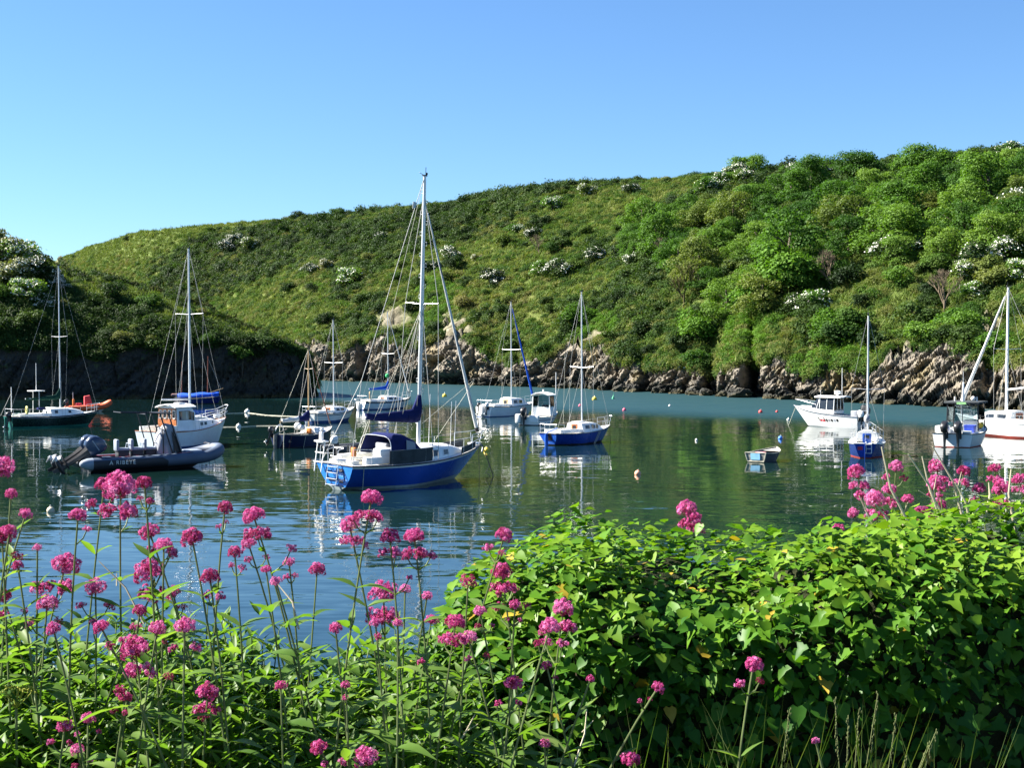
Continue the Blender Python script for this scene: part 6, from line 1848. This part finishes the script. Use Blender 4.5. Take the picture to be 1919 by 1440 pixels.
M_VAL = leafmat('valerian_leaf', [(0.15, (.044, .105, .016)), (0.42, (.082, .160, .026)), (0.62, (.120, .205, .040)), (0.9, (.17, .245, .065))], .45, .48, 6.0, .35, .18, 'tint')
M_STEM = paint('valerian_stem', (.12, .155, .055), .6, wear=.25, scale=12, spec=.2)
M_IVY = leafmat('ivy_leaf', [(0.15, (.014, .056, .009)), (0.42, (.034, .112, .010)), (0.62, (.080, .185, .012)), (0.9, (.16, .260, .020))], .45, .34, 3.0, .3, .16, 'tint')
M_IVYY = leafmat('yellowing_ivy_leaf', [(0.2, (.30, .20, .02)), (0.6, (.48, .36, .05))], .35, .3, 8.0, .4, .3)
M_TWIGB = paint('ivy_stem_bark', (.085, .062, .042), .9, wear=.3, scale=14, spec=.1)
M_CORE = paint('hedge_core_shade', (.026, .030, .014), .95, wear=.3, scale=30, spec=.05, bump=.8)  # near-black colour paints the shade behind the ivy leaves
M_BLADE = leafmat('grass_blade', [(0.2, (.03, .065, .014)), (0.6, (.07, .11, .03)), (0.9, (.13, .15, .06))], .5, .35, 5.0, .3, .25, 'tint')
M_SEED = paint('grass_seed', (.13, .15, .06), .8, wear=.2, scale=10, spec=.1)
M_DRY = paint('dry_stalk', (.48, .42, .30), .8, wear=.2, scale=10, spec=.1)

def petal_mat():
    t = NT('valerian_petal')
    at = t.n('ShaderNodeAttribute', attribute_name='tint')
    oi = t.n('ShaderNodeObjectInfo')
    s = t.math('ADD', at.outputs['Fac'], t.math('MULTIPLY', t.math('SUBTRACT', oi.outputs['Random'], .5), .35))
    c = t.ramp(s, [(0.0, (.20, .012, .045)), (0.25, (.38, .03, .12)), (0.5, (.54, .065, .25)), (0.75, (.64, .14, .38)), (1.0, (.72, .28, .50))])
    b = t.n('ShaderNodeBsdfPrincipled', i_Roughness=.6); b.inputs['Specular IOR Level'].default_value = .15
    t.l(c, b.inputs['Base Color'])
    tr = t.n('ShaderNodeBsdfTranslucent'); t.l(c, tr.inputs[0])
    mx = t.n('ShaderNodeMixShader', I0=.3); t.l(b.outputs[0], mx.inputs[1]); t.l(tr.outputs[0], mx.inputs[2])
    t.l(mx.outputs[0], t.out.inputs[0]); return t.m
M_PETAL = petal_mat()

# ---- flower heads: umbels of five-petalled florets
def floret():
    V = [(0, 0, -.35)]
    for k in range(5):
        a = 2 * PI * k / 5
        V.append((1.0 * math.cos(a), 1.0 * math.sin(a), .12)); V.append((.30 * math.cos(a + PI / 5), .30 * math.sin(a + PI / 5), 0))
    Fq = [(0, 2 + 2 * ((k - 1) % 5), 1 + 2 * k, 2 + 2 * k) for k in range(5)]
    return np.array(V), np.array(Fq)
FLV, FLF = floret()
def head_mesh(seed, nsub, nf, flat, tint0, fsz=.15):
    nf = int(nf * 1.5); nsub = int(nsub * 1.2)
    r = np.random.default_rng(seed)
    pos = []; nrm = []; tint = []
    for k in range(nsub):
        f = (k + .5) / nsub; th = math.acos(1 - 1.35 * f); ph = k * 2.39996 + r.uniform(-.3, .3)
        c = np.array([math.sin(th) * math.cos(ph), math.sin(th) * math.sin(ph), math.cos(th) * flat]) * r.uniform(.58, .82)
        tt_ = tint0 + r.normal(0, .12)
        d = unit(r.normal(size=(nf, 3)) + 1.1 * c / np.linalg.norm(c))
        pos.append(c + d * .30 * r.uniform(.75, 1.1, (nf, 1))); nrm.append(d); tint.append(np.clip(tt_ + .16 * r.normal(size=nf), 0, 1))
    pos = np.concatenate(pos); nrm = np.concatenate(nrm); tint = np.concatenate(tint)
    # darker buds filling the middle
    ni = nsub * 7
    d = unit(r.normal(size=(ni, 3))); pos = np.concatenate([pos, d * [1, 1, flat] * .62 * r.uniform(.5, 1, (ni, 1))]); nrm = np.concatenate([nrm, d]); tint = np.concatenate([tint, np.clip(.22 + .1 * r.normal(size=ni), 0, 1)])
    tip = np.cross(nrm, r.normal(size=nrm.shape))
    V, Fc = batch(FLV, FLF, frames(tip, unit(nrm + .45 * r.normal(size=nrm.shape))), pos, fsz * r.uniform(.75, 1.3, len(pos)))
    me = np_mesh('flower_head', V, Fc, M_PETAL, smooth=False)
    set_attr(me, 'tint', np.repeat(tint, len(FLV)))
    return me
HEADS = [head_mesh(1, 15, 16, .95, .62), head_mesh(2, 18, 15, 1.15, .66), head_mesh(3, 13, 16, .8, .58), head_mesh(4, 16, 16, 1.0, .45), head_mesh(5, 14, 15, .9, .7)]
SIDEH = [head_mesh(11, 6, 13, .8, .6, .2), head_mesh(12, 7, 12, .9, .45, .2), head_mesh(13, 5, 13, .7, .68, .22)]
BUDH = [head_mesh(21, 8, 12, .9, .22, .15)]
VLM = []
for k, (sh, t_) in enumerate([(VAL_LEAF, 0), (VAL_LEAF, .12), (VAL_LEAF2, .05), (VAL_LEAF, -.12)]):
    V, Fc = sh
    V = V.copy(); V[:, 0] += .05 * np.sin(V[:, 1] * 3 + k); V[:, 2] -= (.25 * (k % 2)) * V[:, 1] ** 2
    me = np_mesh('leaf', V, Fc, M_VAL); set_attr(me, 'tint', np.full(len(V), t_)); VLM.append(me)

def leaf_obj(parent, pos, tip, nrm, size, me, name='leaf'):
    y = Vector(tip).normalized(); x = y.cross(Vector(nrm)).normalized(); z = x.cross(y)
    M = Matrix((x, y, z)).transposed().to_4x4()
    o = bpy.data.objects.new(name, me); COL.objects.link(o); o.parent = parent
    o.matrix_local = Matrix.Translation(pos) @ M @ Matrix.Scale(size, 4)
    return o

def valerian(px, py, d, size=.027, sides=2, label='', group='', lean=None, base_z=3.85, var=None, leaves=True, budded=False, tiers=0):
    top = at_depth(px, py, d)
    lean = rr.gauss(0, .10) if lean is None else lean
    base = Vector((top.x + lean, d + rr.uniform(-.08, .08), base_z))
    t = empty('valerian_plant', base, 0, label, 'flower', group)
    H = top - base
    c1 = Vector((0, 0, H.z * .5)) + Vector((H.x * .15 + rr.gauss(0, .03), H.y * .3, 0))
    def pt(f): return c1 * (2 * f * (1 - f)) + H * (f * f)
    def tg(f): return (pt(min(1, f + .02)) - pt(max(0, f - .02))).normalized()
    mb = MB(); n = 12
    mb.tube([pt(k / n) for k in range(n + 1)], [.0034 - .0014 * k / n for k in range(n + 1)], 6)
    ph = rr.uniform(0, PI)
    hm = HEADS[rr.randrange(5)] if var is None else HEADS[var]
    heads = [(H + tg(1) * size * .2, tg(1), size, BUDH[0] if budded else hm)]
    # side umbels on short stalks, in pairs
    lv = []
    f = 1 - (size * 2.3 + .012) / H.length
    for k in range(sides):
        for sgn in (0, 1):
            if rr.random() < .12: continue
            a = ph + sgn * PI + k * PI / 2 + rr.uniform(-.3, .3)
            p = pt(f); out = Vector((math.cos(a), math.sin(a), 0)); ln = size * (1.5 + .9 * k) * rr.uniform(.8, 1.2)
            e = p + out * ln * .8 + Vector((0, 0, ln * .9))
            mb.tube([p, p + out * ln * .5 + Vector((0, 0, ln * .35)), e], [.0018, .0015, .0013], 5)
            heads.append((e, (out * .5 + Vector((0, 0, 1))).normalized(), size * rr.uniform(.42, .68) * (.85 if k else 1), SIDEH[rr.randrange(3)] if rr.random() < .8 else BUDH[0]))
            if leaves: lv.append((p, a, size * 1.3 * rr.uniform(.8, 1.4), .6))
        f -= (.045 + .03 * rr.random()) / H.length
    for k in range(tiers):          # crowded lower tiers of a long head
        p = pt(1 - size * (1.25 + 1.1 * k) / H.length)
        for q in range(3):
            a = ph + q * 2.1 + k; out = Vector((math.cos(a), math.sin(a), 0))
            heads.append((p + out * size * .75, (out * .6 + Vector((0, 0, 1))).normalized(), size * .62, SIDEH[(q + k) % 3]))
    st = mb.build('stem', M_STEM, t)
    for p, dr, s, me in heads:
        q = dr.to_track_quat('Z', 'Y')
        o = bpy.data.objects.new('flower_head', me); COL.objects.link(o); o.parent = t
        o.matrix_local = Matrix.Translation(p) @ q.to_matrix().to_4x4() @ Matrix.Rotation(rr.uniform(0, 6), 4, 'Z') @ Matrix.Scale(s, 4)
    if leaves:
        k = 0; f -= .05 / H.length
        while f > .12 and k < 9:
            for sgn in (0, 1):
                a = ph + PI / 2 * k + sgn * PI + rr.uniform(-.25, .25)
                lv.append((pt(f), a, rr.uniform(.055, .085) + .014 * min(k, 2), .55 if k < 2 else .35))
            f -= rr.uniform(.06, .095) / H.length; k += 1
    for p, a, s, up in lv:
        out = Vector((math.cos(a), math.sin(a), up + rr.uniform(-.15, .25)))
        nr = Vector((-math.cos(a) * .6 + rr.gauss(0, .25), -math.sin(a) * .6 + rr.gauss(0, .25), 1)) + sv * .6
        leaf_obj(t, p, out, nr, s, VLM[rr.randrange(4)])
    return t

# (photograph column, row, head radius in pixels, side pairs, tiers)
LEFT = [(0, 884, 26, 1, 0), (4, 1012, 22, 1, 0), (47, 968, 13, 0, 0), (146, 971, 18, 1, 0), (195, 914, 19, 1, 0), (226, 922, 30, 1, 1), (271, 911, 16, 1, 0), (121, 1068, 27, 1, 1), (282, 1004, 19, 1, 0), (307, 1027, 19, 0, 0), (361, 1015, 22, 0, 0), (282, 1080, 29, 0, 1), (421, 957, 15, 1, 0), (477, 973, 23, 2, 1), (394, 1087, 18, 1, 0), (179, 1108, 20, 2, 0), (8, 1124, 17, 1, 0), (88, 1138, 21, 1, 0), (346, 1181, 20, 1, 0), (254, 1224, 26, 2, 1), (542, 1058, 12, 1, 0), (518, 1094, 12, 0, 0), (499, 1071, 11, 0, 0), (594, 1073, 16, 0, 0), (389, 1304, 21, 1, 1), (526, 1290, 13, 0, 0), (600, 1407, 17, 1, 0), (121, 1366, 15, 1, 0), (165, 1352, 14, 1, 0), (145, 1410, 14, 1, 0), (294, 1184, 16, 1, 0), (191, 1180, 17, 1, 0), (101, 1184, 14, 0, 0), (234, 1312, 14, 1, 0), (34, 1064, 11, 0, 0), (70, 1030, 9, 0, 0), (320, 1040, 12, 0, 0), (440, 1040, 14, 1, 0), (467, 1024, 15, 1, 0), (325, 1115, 14, 1, 0), (262, 1150, 14, 1, 0), (20, 930, 12, 0, 0), (18, 1000, 14, 0, 0)]
MIDDLE = [(695, 940, 22, 1, 1), (656, 990, 20, 1, 1), (731, 1013, 19, 2, 1), (777, 1011, 21, 1, 1), (719, 1120, 28, 1, 1), (759, 1109, 12, 0, 0), (800, 1121, 11, 0, 0), (944, 1009, 17, 1, 0), (941, 1078, 20, 2, 1), (877, 1096, 18, 0, 0), (853, 1172, 21, 2, 1), (879, 1202, 17, 1, 0), (808, 1167, 14, 0, 0), (1055, 1148, 22, 2, 1), (1030, 1180, 17, 1, 0), (961, 1288, 18, 1, 0), (688, 1428, 22, 1, 0), (704, 1171, 12, 1, 0), (629, 1182, 13, 0, 0), (648, 1288, 10, 1, 0), (1025, 1252, 11, 1, 0), (1021, 1398, 11, 0, 0), (1106, 1276, 8, 0, 0), (965, 1138, 12, 1, 0), (745, 1172, 10, 0, 0), (1231, 1293, 13, 1, 0), (1411, 1252, 18, 1, 0), (1181, 1430, 20, 0, 0), (900, 1150, 13, 1, 0), (1529, 1392, 8, 0, 0)]
RIGHT = [(1606, 890, 17, 1, 2), (1600, 966, 11, 0, 0), (1640, 942, 19, 1, 1), (1679, 879, 13, 1, 0), (1667, 922, 14, 1, 1), (1756, 880, 15, 1, 2), (1752, 910, 15, 1, 0), (1806, 888, 13, 1, 1), (1864, 882, 13, 1, 1), (1877, 921, 17, 1, 1), (1910, 902, 14, 1, 1), (1729, 968, 17, 1, 1), (1758, 952, 15, 1, 0), (1571, 996, 12, 0, 0), (1683, 1000, 13, 1, 0), (1835, 920, 12, 1, 0), (1940, 930, 15, 1, 1), (1700, 940, 12, 0, 0), (1289, 960, 20, 0, 1), (1300, 975, 15, 0, 1)]
GL = 'pink valerian flowers over the water'
for k, (px, py, hr, sd, tr_) in enumerate(LEFT):
    d = rr.uniform(2.95, 3.55) if py < 1170 else rr.uniform(2.78, 2.92)
    big = hr >= 24
    lab = ('red valerian with a large bright pink head, growing well away from the ivy hedge' if big else ('red valerian with middling pink heads, growing well away from the ivy hedge' if hr >= 15 else 'red valerian with a small single pink head, growing well away from the ivy hedge'))
    grp = ('large-headed valerian away from the hedge' if big else ('middling valerian away from the hedge' if hr >= 15 else 'small-headed valerian away from the hedge'))
    valerian(px, py, d, hr * d / F, sd, lab, grp, tiers=tr_)
for k, (px, py, hr, sd, tr_) in enumerate(MIDDLE):
    d = rr.uniform(2.9, 3.3) if py < 1170 else rr.uniform(2.75, 2.9)
    one = px > 1150
    lab = 'red valerian sprig with pink heads low in front of the dark hedge face' if one else ('red valerian with a tall pink head beside the hedge end' if hr >= 19 else 'red valerian with a small pink head beside the hedge end')
    grp = 'valerian low in front of the hedge' if one else ('tall valerian by the hedge end' if hr >= 19 else 'small valerian by the hedge end')
    valerian(px, py, d, hr * d / F, sd, lab, grp, tiers=tr_, lean=-.25 if px == 1231 else None, budded=(px == 877))
for k, (px, py, hr, sd, tr_) in enumerate(RIGHT):
    d = rr.uniform(4.35, 4.7)
    back = px < 1350
    lab = 'red valerian spike leaning out of the middle of the hedge top' if back else ('tall red valerian spike with stacked pink tiers rising behind the hedge' if tr_ else 'red valerian with a loose pink head rising behind the hedge')
    grp = 'valerian spikes on the hedge top' if back else ('tiered valerian behind the hedge' if tr_ else 'loose valerian behind the hedge')
    valerian(px, py, d, hr * d / F, sd, lab, grp, tiers=tr_, base_z=4.25, lean=rr.gauss(.05, .05))

# ---- leafy valerian growth below the flowers
CAN = [(-200, 1090), (0, 1120), (100, 1160), (200, 1165), (300, 1120), (400, 1130), (470, 1160), (560, 1190), (640, 1180), (720, 1165), (800, 1165), (900, 1200), (1000, 1265), (1100, 1320), (1200, 1365), (1300, 1375), (1400, 1380), (1500, 1420), (1600, 1440), (2000, 1450)]
LV = []; SP = MB()
def shoot(base, top, nl, s0):
    H = top - base; ph = rr.uniform(0, PI)
    if rr.random() < .35: SP.tube([base, base.lerp(top, .5) + Vector((rr.gauss(0, .01), rr.gauss(0, .01), 0)), top], [.0026, .0022, .0015], 4, cap=False)
    for k in range(nl):
        f = 1 - (k // 2) / max(1, nl / 2) * .92
        a = ph + PI / 2 * (k // 2) + (k % 2) * PI + rr.uniform(-.35, .35)
        sz = s0 * (.55 + .55 * min(1, (k // 2) / 2.5)) * rr.uniform(.75, 1.2)
        up = 1.1 if k < 2 else rr.uniform(.2, .95)
        LV.append((base.lerp(top, f), (math.cos(a), math.sin(a), up), (-math.cos(a) * .5 + rr.gauss(0, .3), -math.sin(a) * .5 + rr.gauss(0, .3), 1), sz))
for k in range(3600):
    px = rr.uniform(-620, 1560)
    d = 3.9 - 1.0 * rr.random() ** .8
    y = float(np.interp(px, [a for a, b in CAN], [b for a, b in CAN])) + (3.9 - d) * 300 + abs(rr.gauss(0, 40)) + rr.uniform(-30, 15)
    if px > 1000 and rr.random() < .45: continue
    top = at_depth(px, y, d)
    if top.z < 3.95: continue
    base = Vector((top.x + rr.gauss(0, .05), top.y + rr.gauss(0, .05), max(3.8, top.z - .5)))
    shoot(base, top, rr.choice((12, 14, 16)), rr.uniform(.07, .105))
for k in range(4700):            # loose leaves filling the canopy
    px = rr.uniform(-620, 1250); d = rr.uniform(3.0, 3.85)
    y = float(np.interp(px, [a for a, b in CAN], [b for a, b in CAN])) + 20 + (3.9 - d) * 300 + rr.random() * 120
    q = at_depth(px, y, d)
    if px > 950 and rr.random() < .5: continue
    a = rr.uniform(0, 2 * PI)
    LV.append((q, (math.cos(a), math.sin(a), rr.uniform(.1, .9)), (-math.cos(a) * .4 + rr.gauss(0, .35), -math.sin(a) * .4 + rr.gauss(-.25, .35), 1), rr.uniform(.06, .10)))
SUNV = np.array(sv[:])
LP = np.array([p[:] for p, a, b, c in LV]); LT = np.array([a for p, a, b, c in LV]); LN = np.array([b for p, a, b, c in LV]); LS = np.array([c for p, a, b, c in LV])
sel = rf.random(len(LP)) < .72
vs, fs, tn = [], [], []; off = 0
for m, sh in ((sel, VAL_LEAF), (~sel, VAL_LEAF2)):
    wv = np.stack([LS[m] * rf.uniform(.75, 1.15, m.sum()), LS[m], LS[m]], 1)
    V, Fc = batch(sh[0], sh[1], frames(LT[m], unit(LN[m]) + .85 * SUNV), LP[m], wv)
    vs.append(V); fs.append(Fc + off); off += len(V); tn.append(np.repeat(rf.normal(0, .12, m.sum()), len(sh[0])))
me = np_mesh('valerian_foliage', np.concatenate(vs), np.concatenate(fs), M_VAL); set_attr(me, 'tint', np.concatenate(tn))
tag(link('valerian_foliage', me), 'dense green valerian foliage filling the bank below the flowers', 'foliage', kind='stuff')
tag(SP.build('foliage_stems', M_STEM), 'green stalks carrying the dense valerian foliage', 'stems', kind='stuff')

# ---- ivy hedge
HTOP = [(a_, b_ + 34) for a_, b_ in [(700, 1330), (790, 1230), (830, 1140), (880, 1105), (930, 1085), (1000, 1045), (1060, 1008), (1150, 993), (1300, 996), (1400, 1006), (1480, 992), (1600, 992), (1700, 968), (1800, 965), (1919, 970), (2300, 970)]]
HY, HHW, HB = 4.05, .55, 3.75
def hedge_surf(X, phi, shrink=0.0):
    """X along the hedge, phi 0 front foot .. pi/2 top .. pi back foot"""
    px = X / 3.95 * F + 959.5
    zt = CAM_H - (np.interp(px, [a for a, b in HTOP], [b for a, b in HTOP]) - 652) / F * 3.95 - shrink
    taper = np.clip((px - 700) / 330, .35, 1)
    c = np.cos(phi); s = np.sin(phi)
    y = HY - (HHW - shrink) * taper * np.sign(c) * np.abs(c) ** .6 * (.72 + .28 * np.abs(s) ** .5)
    z = HB + (zt - HB) * np.abs(s) ** .55
    q = np.stack([X, y, z], 1)
    lump = .15 * fbm(q * [2.1, 2.1, 2.6], 2, 77) + .06 * fbm(q * 7.0, 2, 78)
    nrm = unit(np.stack([0 * X, -np.sign(c) * np.abs(c) ** .8, np.abs(s) ** .9 + .05], 1))
    return q + nrm * lump[:, None], nrm
hedge = empty('ivy_hedge', (1.6, HY, HB), 0, 'thick glossy ivy hedge with a sunlit top and deep shaded face', 'hedge')
OFF = np.array([1.6, HY, HB])
# added opaque core that blocks light and keeps the inside dark
ux = np.linspace(-.30, 3.55, 150); up_ = np.linspace(.02, PI - .02, 30)
UX, UP = np.meshgrid(ux, up_)
cp, _ = hedge_surf(UX.ravel(), UP.ravel(), .10)
link('light_block_core', np_mesh('light_block_core', cp - OFF, grid_faces(30, 150), M_CORE), hedge)
N_IVY = 35000
X = rf.uniform(-.37, 3.6, N_IVY); ph_ = np.abs(np.where(rf.random(N_IVY) < .5, rf.uniform(0.03, PI / 2, N_IVY), rf.normal(PI / 2, .42, N_IVY)))
ph_ = np.clip(ph_, .02, PI - .35)
p, nr = hedge_surf(X, ph_)
depth = rf.random(N_IVY) ** 1.5 * .20
p = p - nr * depth[:, None] + nr * .016 * rf.normal(size=(N_IVY, 1))
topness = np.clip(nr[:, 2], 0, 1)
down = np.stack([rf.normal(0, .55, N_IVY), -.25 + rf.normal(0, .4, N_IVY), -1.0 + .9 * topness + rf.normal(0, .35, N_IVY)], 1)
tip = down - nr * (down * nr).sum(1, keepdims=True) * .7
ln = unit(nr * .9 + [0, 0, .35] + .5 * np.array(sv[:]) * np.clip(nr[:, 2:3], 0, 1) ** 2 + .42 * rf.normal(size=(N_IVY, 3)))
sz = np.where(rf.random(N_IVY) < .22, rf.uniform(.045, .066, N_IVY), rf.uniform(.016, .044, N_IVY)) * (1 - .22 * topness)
tint = .10 * rf.normal(size=N_IVY) + .24 * sstep(.4, .95, topness) * (depth < .08) - .05  # lighter top leaves: new growth plus sunlight painted into the tint
front = (ph_ < 1.9) & (depth < .05) & (p[:, 1] < 4.35) & (X < 1.42)
score = sz + .012 * rf.random(N_IVY); score[~front] = -1
big = np.argsort(-score)[:300]
rest = np.ones(N_IVY, bool); rest[big] = False
ylw = rest & (rf.random(N_IVY) < .012)
rest &= ~ylw
vs, fs, tn = [], [], []; off = 0
half = rf.random(N_IVY) < .6
FR = frames(tip, ln)
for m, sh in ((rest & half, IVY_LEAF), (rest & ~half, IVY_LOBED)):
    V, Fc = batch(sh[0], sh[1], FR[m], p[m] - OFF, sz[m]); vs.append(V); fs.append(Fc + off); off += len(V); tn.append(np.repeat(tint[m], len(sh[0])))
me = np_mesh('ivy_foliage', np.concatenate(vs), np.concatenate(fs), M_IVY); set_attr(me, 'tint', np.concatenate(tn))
o = link('ivy_foliage', me, hedge); o['kind'] = 'stuff'
V, Fc = batch(IVY_LEAF[0], IVY_LEAF[1], FR[ylw], p[ylw] - OFF, sz[ylw] * 1.1)
o = link('yellow_leaves', np_mesh('yellow_leaves', V, Fc, M_IVYY), hedge); o['kind'] = 'stuff'
IVM = []
for k in range(6):
    sh = IVY_LEAF if k % 2 else IVY_LOBED
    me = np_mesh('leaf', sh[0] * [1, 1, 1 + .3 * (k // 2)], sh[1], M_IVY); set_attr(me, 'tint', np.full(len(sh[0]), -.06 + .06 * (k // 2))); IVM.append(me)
me_y = np_mesh('leaf', IVY_LEAF[0], IVY_LEAF[1], M_IVYY)
for i, q in enumerate(big):
    o = bpy.data.objects.new('leaf', me_y if i % 25 == 7 else IVM[rr.randrange(4) + (2 if topness[q] > .6 else 0)]); COL.objects.link(o); o.parent = hedge  # upper leaves get the lighter tints, partly painted sunlight
    M = Matrix([list(r_) for r_ in FR[q]]).to_4x4()
    o.matrix_local = Matrix.Translation(Vector(p[q] - OFF) + Vector(nr[q]) * (.0 if topness[q] > .5 else .02)) @ M @ Matrix.Scale(float(sz[q]), 4)
# trailing stems over the face
for k in range(14):
    x = rr.uniform(-.1, 2.0); a0 = rr.uniform(1.0, 1.5); a1 = a0 - rr.uniform(.5, .9)
    pts = []
    for j in range(9):
        q, n_ = hedge_surf(np.array([x + .05 * math.sin(j * .9 + k) + .02 * j * rr.uniform(-1, 1)]), np.array([a0 + (a1 - a0) * j / 8]))
        pts.append(Vector(q[0] - OFF + n_[0] * rr.uniform(-.10, -.03)))
    MB().tube(pts, [.003, .003, .0028, .0025, .0022, .002, .0018, .0015, .001], 5).build('stem', M_TWIGB, hedge)

# ---- grass and low growth at the foot of the hedge
def blades(name, n, pxr, yr, dr, hr, label, wd=(.004, .008), leanx=.35):
    bv = np.array([(-.5, 0, 0), (.5, 0, 0), (-.42, .35, .02), (.42, .35, .02), (-.28, .7, .10), (.28, .7, .10), (0, 1, .24), (.02, 1, .24)]); bf = np.array([(0, 1, 3, 2), (2, 3, 5, 4), (4, 5, 7, 6)])
    pos = []; ln_ = []
    for k in range(n):
        px = rr.uniform(*pxr); d = rr.uniform(*dr); t = at_depth(px, rr.uniform(*yr), d)
        pos.append((t.x, t.y, 3.83)); ln_.append(max(.1, t.z - 3.83))
    pos = np.array(pos); ln_ = np.array(ln_)
    dirs = np.stack([rf.normal(.1, leanx, n), rf.normal(-.1, .3, n), np.ones(n)], 1)
    nn = unit(np.stack([rf.normal(size=n), -1 + rf.normal(0, .5, n), .3 * np.ones(n)], 1))
    V, Fc = batch(bv, bf, frames(dirs, nn), pos, np.stack([rf.uniform(wd[0], wd[1], n), ln_, ln_], 1))
    me = np_mesh(name, V, Fc, M_BLADE); set_attr(me, 'tint', np.repeat(rf.normal(0, .15, n), len(bv)))
    return tag(link(name, me), label, 'grass', kind='stuff')
blades('grass', 260, (1180, 1800), (1270, 1440), (3.0, 3.45), None, 'long grass blades at the foot of the ivy hedge')
# seeding grass stalks
for k, (px, py, lx) in enumerate([(1645, 1300, .12), (1610, 1330, .05), (1590, 1345, .02), (1755, 1370, .3), (1740, 1395, .25), (1680, 1340, .1), (1565, 1310, -.05), (1700, 1420, .2), (1480, 1330, .1)]):
    d = 3.2 + .05 * (k % 3); t = at_depth(px, py, d); b = Vector((t.x - lx * .6, d, 3.83))
    g = empty('seeding_grass', b, 0, 'seeding grass stalk in front of the shaded hedge foot', 'grass stalk', 'seeding grass stalks before the hedge'); H = t - b
    MB().tube([(0, 0, 0), H * .5 + Vector((-lx * .1, 0, .03)), H], [.0013, .0011, .0008], 4).build('stalk', M_SEED, g)
    s_ = MB()
    for j in range(22):
        q = H * (1 - .009 * j) + Vector((rr.gauss(0, .002), rr.gauss(0, .002), 0)); s_.sphere(q, .0016, 5, 4, (1, 1, 2.6))
    s_.build('seed_head', M_SEED, g)['kind'] = 'stuff'
# small-leaved ground cover
n = 7400
pxg = rf.uniform(1000, 2600, n); dg = rf.uniform(3.0, 3.65, n)
pos = np.stack([(pxg - 959.5) / F * dg, dg, 3.85 + .42 * rf.random(n) ** 1.6 * (1 - .2 * rf.random(n))], 1)
pos[:, 2] += .10 * fbm(pos * 4, 2, 3)
nn = unit(np.stack([rf.normal(-.1, .5, n), rf.normal(-.3, .5, n), np.ones(n)], 1)); tp_ = rf.normal(size=(n, 3)); tp_[:, 2] *= .4
V, Fc = batch(SMALL_LEAF[0], SMALL_LEAF[1], frames(np.cross(nn, tp_), nn), pos, rf.uniform(.014, .034, n))
me = np_mesh('ground_cover', V, Fc, M_IVY); set_attr(me, 'tint', np.repeat(rf.normal(-.05, .12, n), len(SMALL_LEAF[0])))
tag(link('ground_cover', me), 'small-leaved ground cover in the shade at the hedge foot', 'ground cover', kind='stuff')

# ---- last year's dry stalks standing out of the hedge on the right
DRYS = [((1735, 1010), (1652, 838)), ((1760, 1010), (1702, 852)), ((1800, 1000), (1728, 856)), ((1800, 1010), (1748, 838)), ((1745, 1020), (1640, 945)), ((1845, 960), (1853, 905)), ((1700, 1040), (1610, 930)), ((1690, 1035), (1665, 900)), ((1720, 1040), (1655, 960)), ((1815, 1000), (1790, 905)), ((1910, 990), (1895, 880))]
for k, (a, b) in enumerate(DRYS):
    d = 4.25 + .06 * (k % 4); A = at_depth(a[0], a[1], d); B_ = at_depth(b[0], b[1], d)
    A = A - (B_ - A) * .35
    g = empty('dry_stalk', A, 0, 'pale dry valerian stalk left from last year above the hedge', 'stalk', 'dry stalks above the hedge')
    H = B_ - A; sd = Vector((-H.z, 0, H.x)).normalized() * H.length * .06 * (-1) ** k
    MB().tube([(0, 0, 0), H * .35 + sd, H * .7 + sd * 1.2, H], [.0045, .004, .0032, .0018], 6).build('stem', M_DRY, g)
    MB().tube([H * .6 + sd * 1.15, H * .75 + sd * 2.6], [.002, .001], 5).build('side_twig', M_DRY, g)
# dry twigs in the valerian on the left
for a, b in [((270, 1170), (185, 1052)), ((560, 1180), (520, 1095)), ((1075, 1440), (1100, 1330)), ((835, 1430), (890, 1340))]:
    A = at_depth(a[0], a[1], 3.2); B_ = at_depth(b[0], b[1], 3.25); g = empty('dry_twig', A, 0, 'thin dry twig among the valerian leaves', 'twig', 'dry twigs in the valerian'); H = B_ - A
    MB().tube([(0, 0, 0), H * .5 + Vector((.01, 0, .01)), H], [.0025, .002, .001], 5).build('stem', M_DRY, g); MB().tube([H * .6, H * .8 + Vector((.02, 0, 0))], [.0015, .0008], 4).build('side_twig', M_DRY, g)
# yellow-green umbels low on the left
M_UMB = leafmat('alexanders_umbel', [(.2, (.20, .24, .03)), (.7, (.34, .36, .05))], .6, .2, 9, .3, .1)
for px, py in [(345, 1428), (235, 1428), (30, 1290), (400, 1434)]:
    T = at_depth(px, py, 3.0); b = Vector((T.x, 3.0, 3.85)); g = empty('umbel_plant', b, 0, 'yellow green umbel flower low among the valerian leaves', 'flower', 'yellow green umbels'); H = T - b
    MB().tube([(0, 0, 0), H * .94], .003, 6).build('stem', M_STEM, g)
    u = MB()
    for k in range(16):
        a = k * 2.4; r_ = .038 * math.sqrt((k + .5) / 16); e = H + Vector((r_ * math.cos(a), r_ * math.sin(a), -.25 * r_ ))
        u.tube([H * .94, e], .0008, 3)
        for j in range(7): u.sphere(e + Vector((rr.gauss(0, .004), rr.gauss(0, .004), rr.gauss(.002, .002))), .0022, 5, 3)
    u.build('flower_head', M_UMB, g)['kind'] = 'stuff'
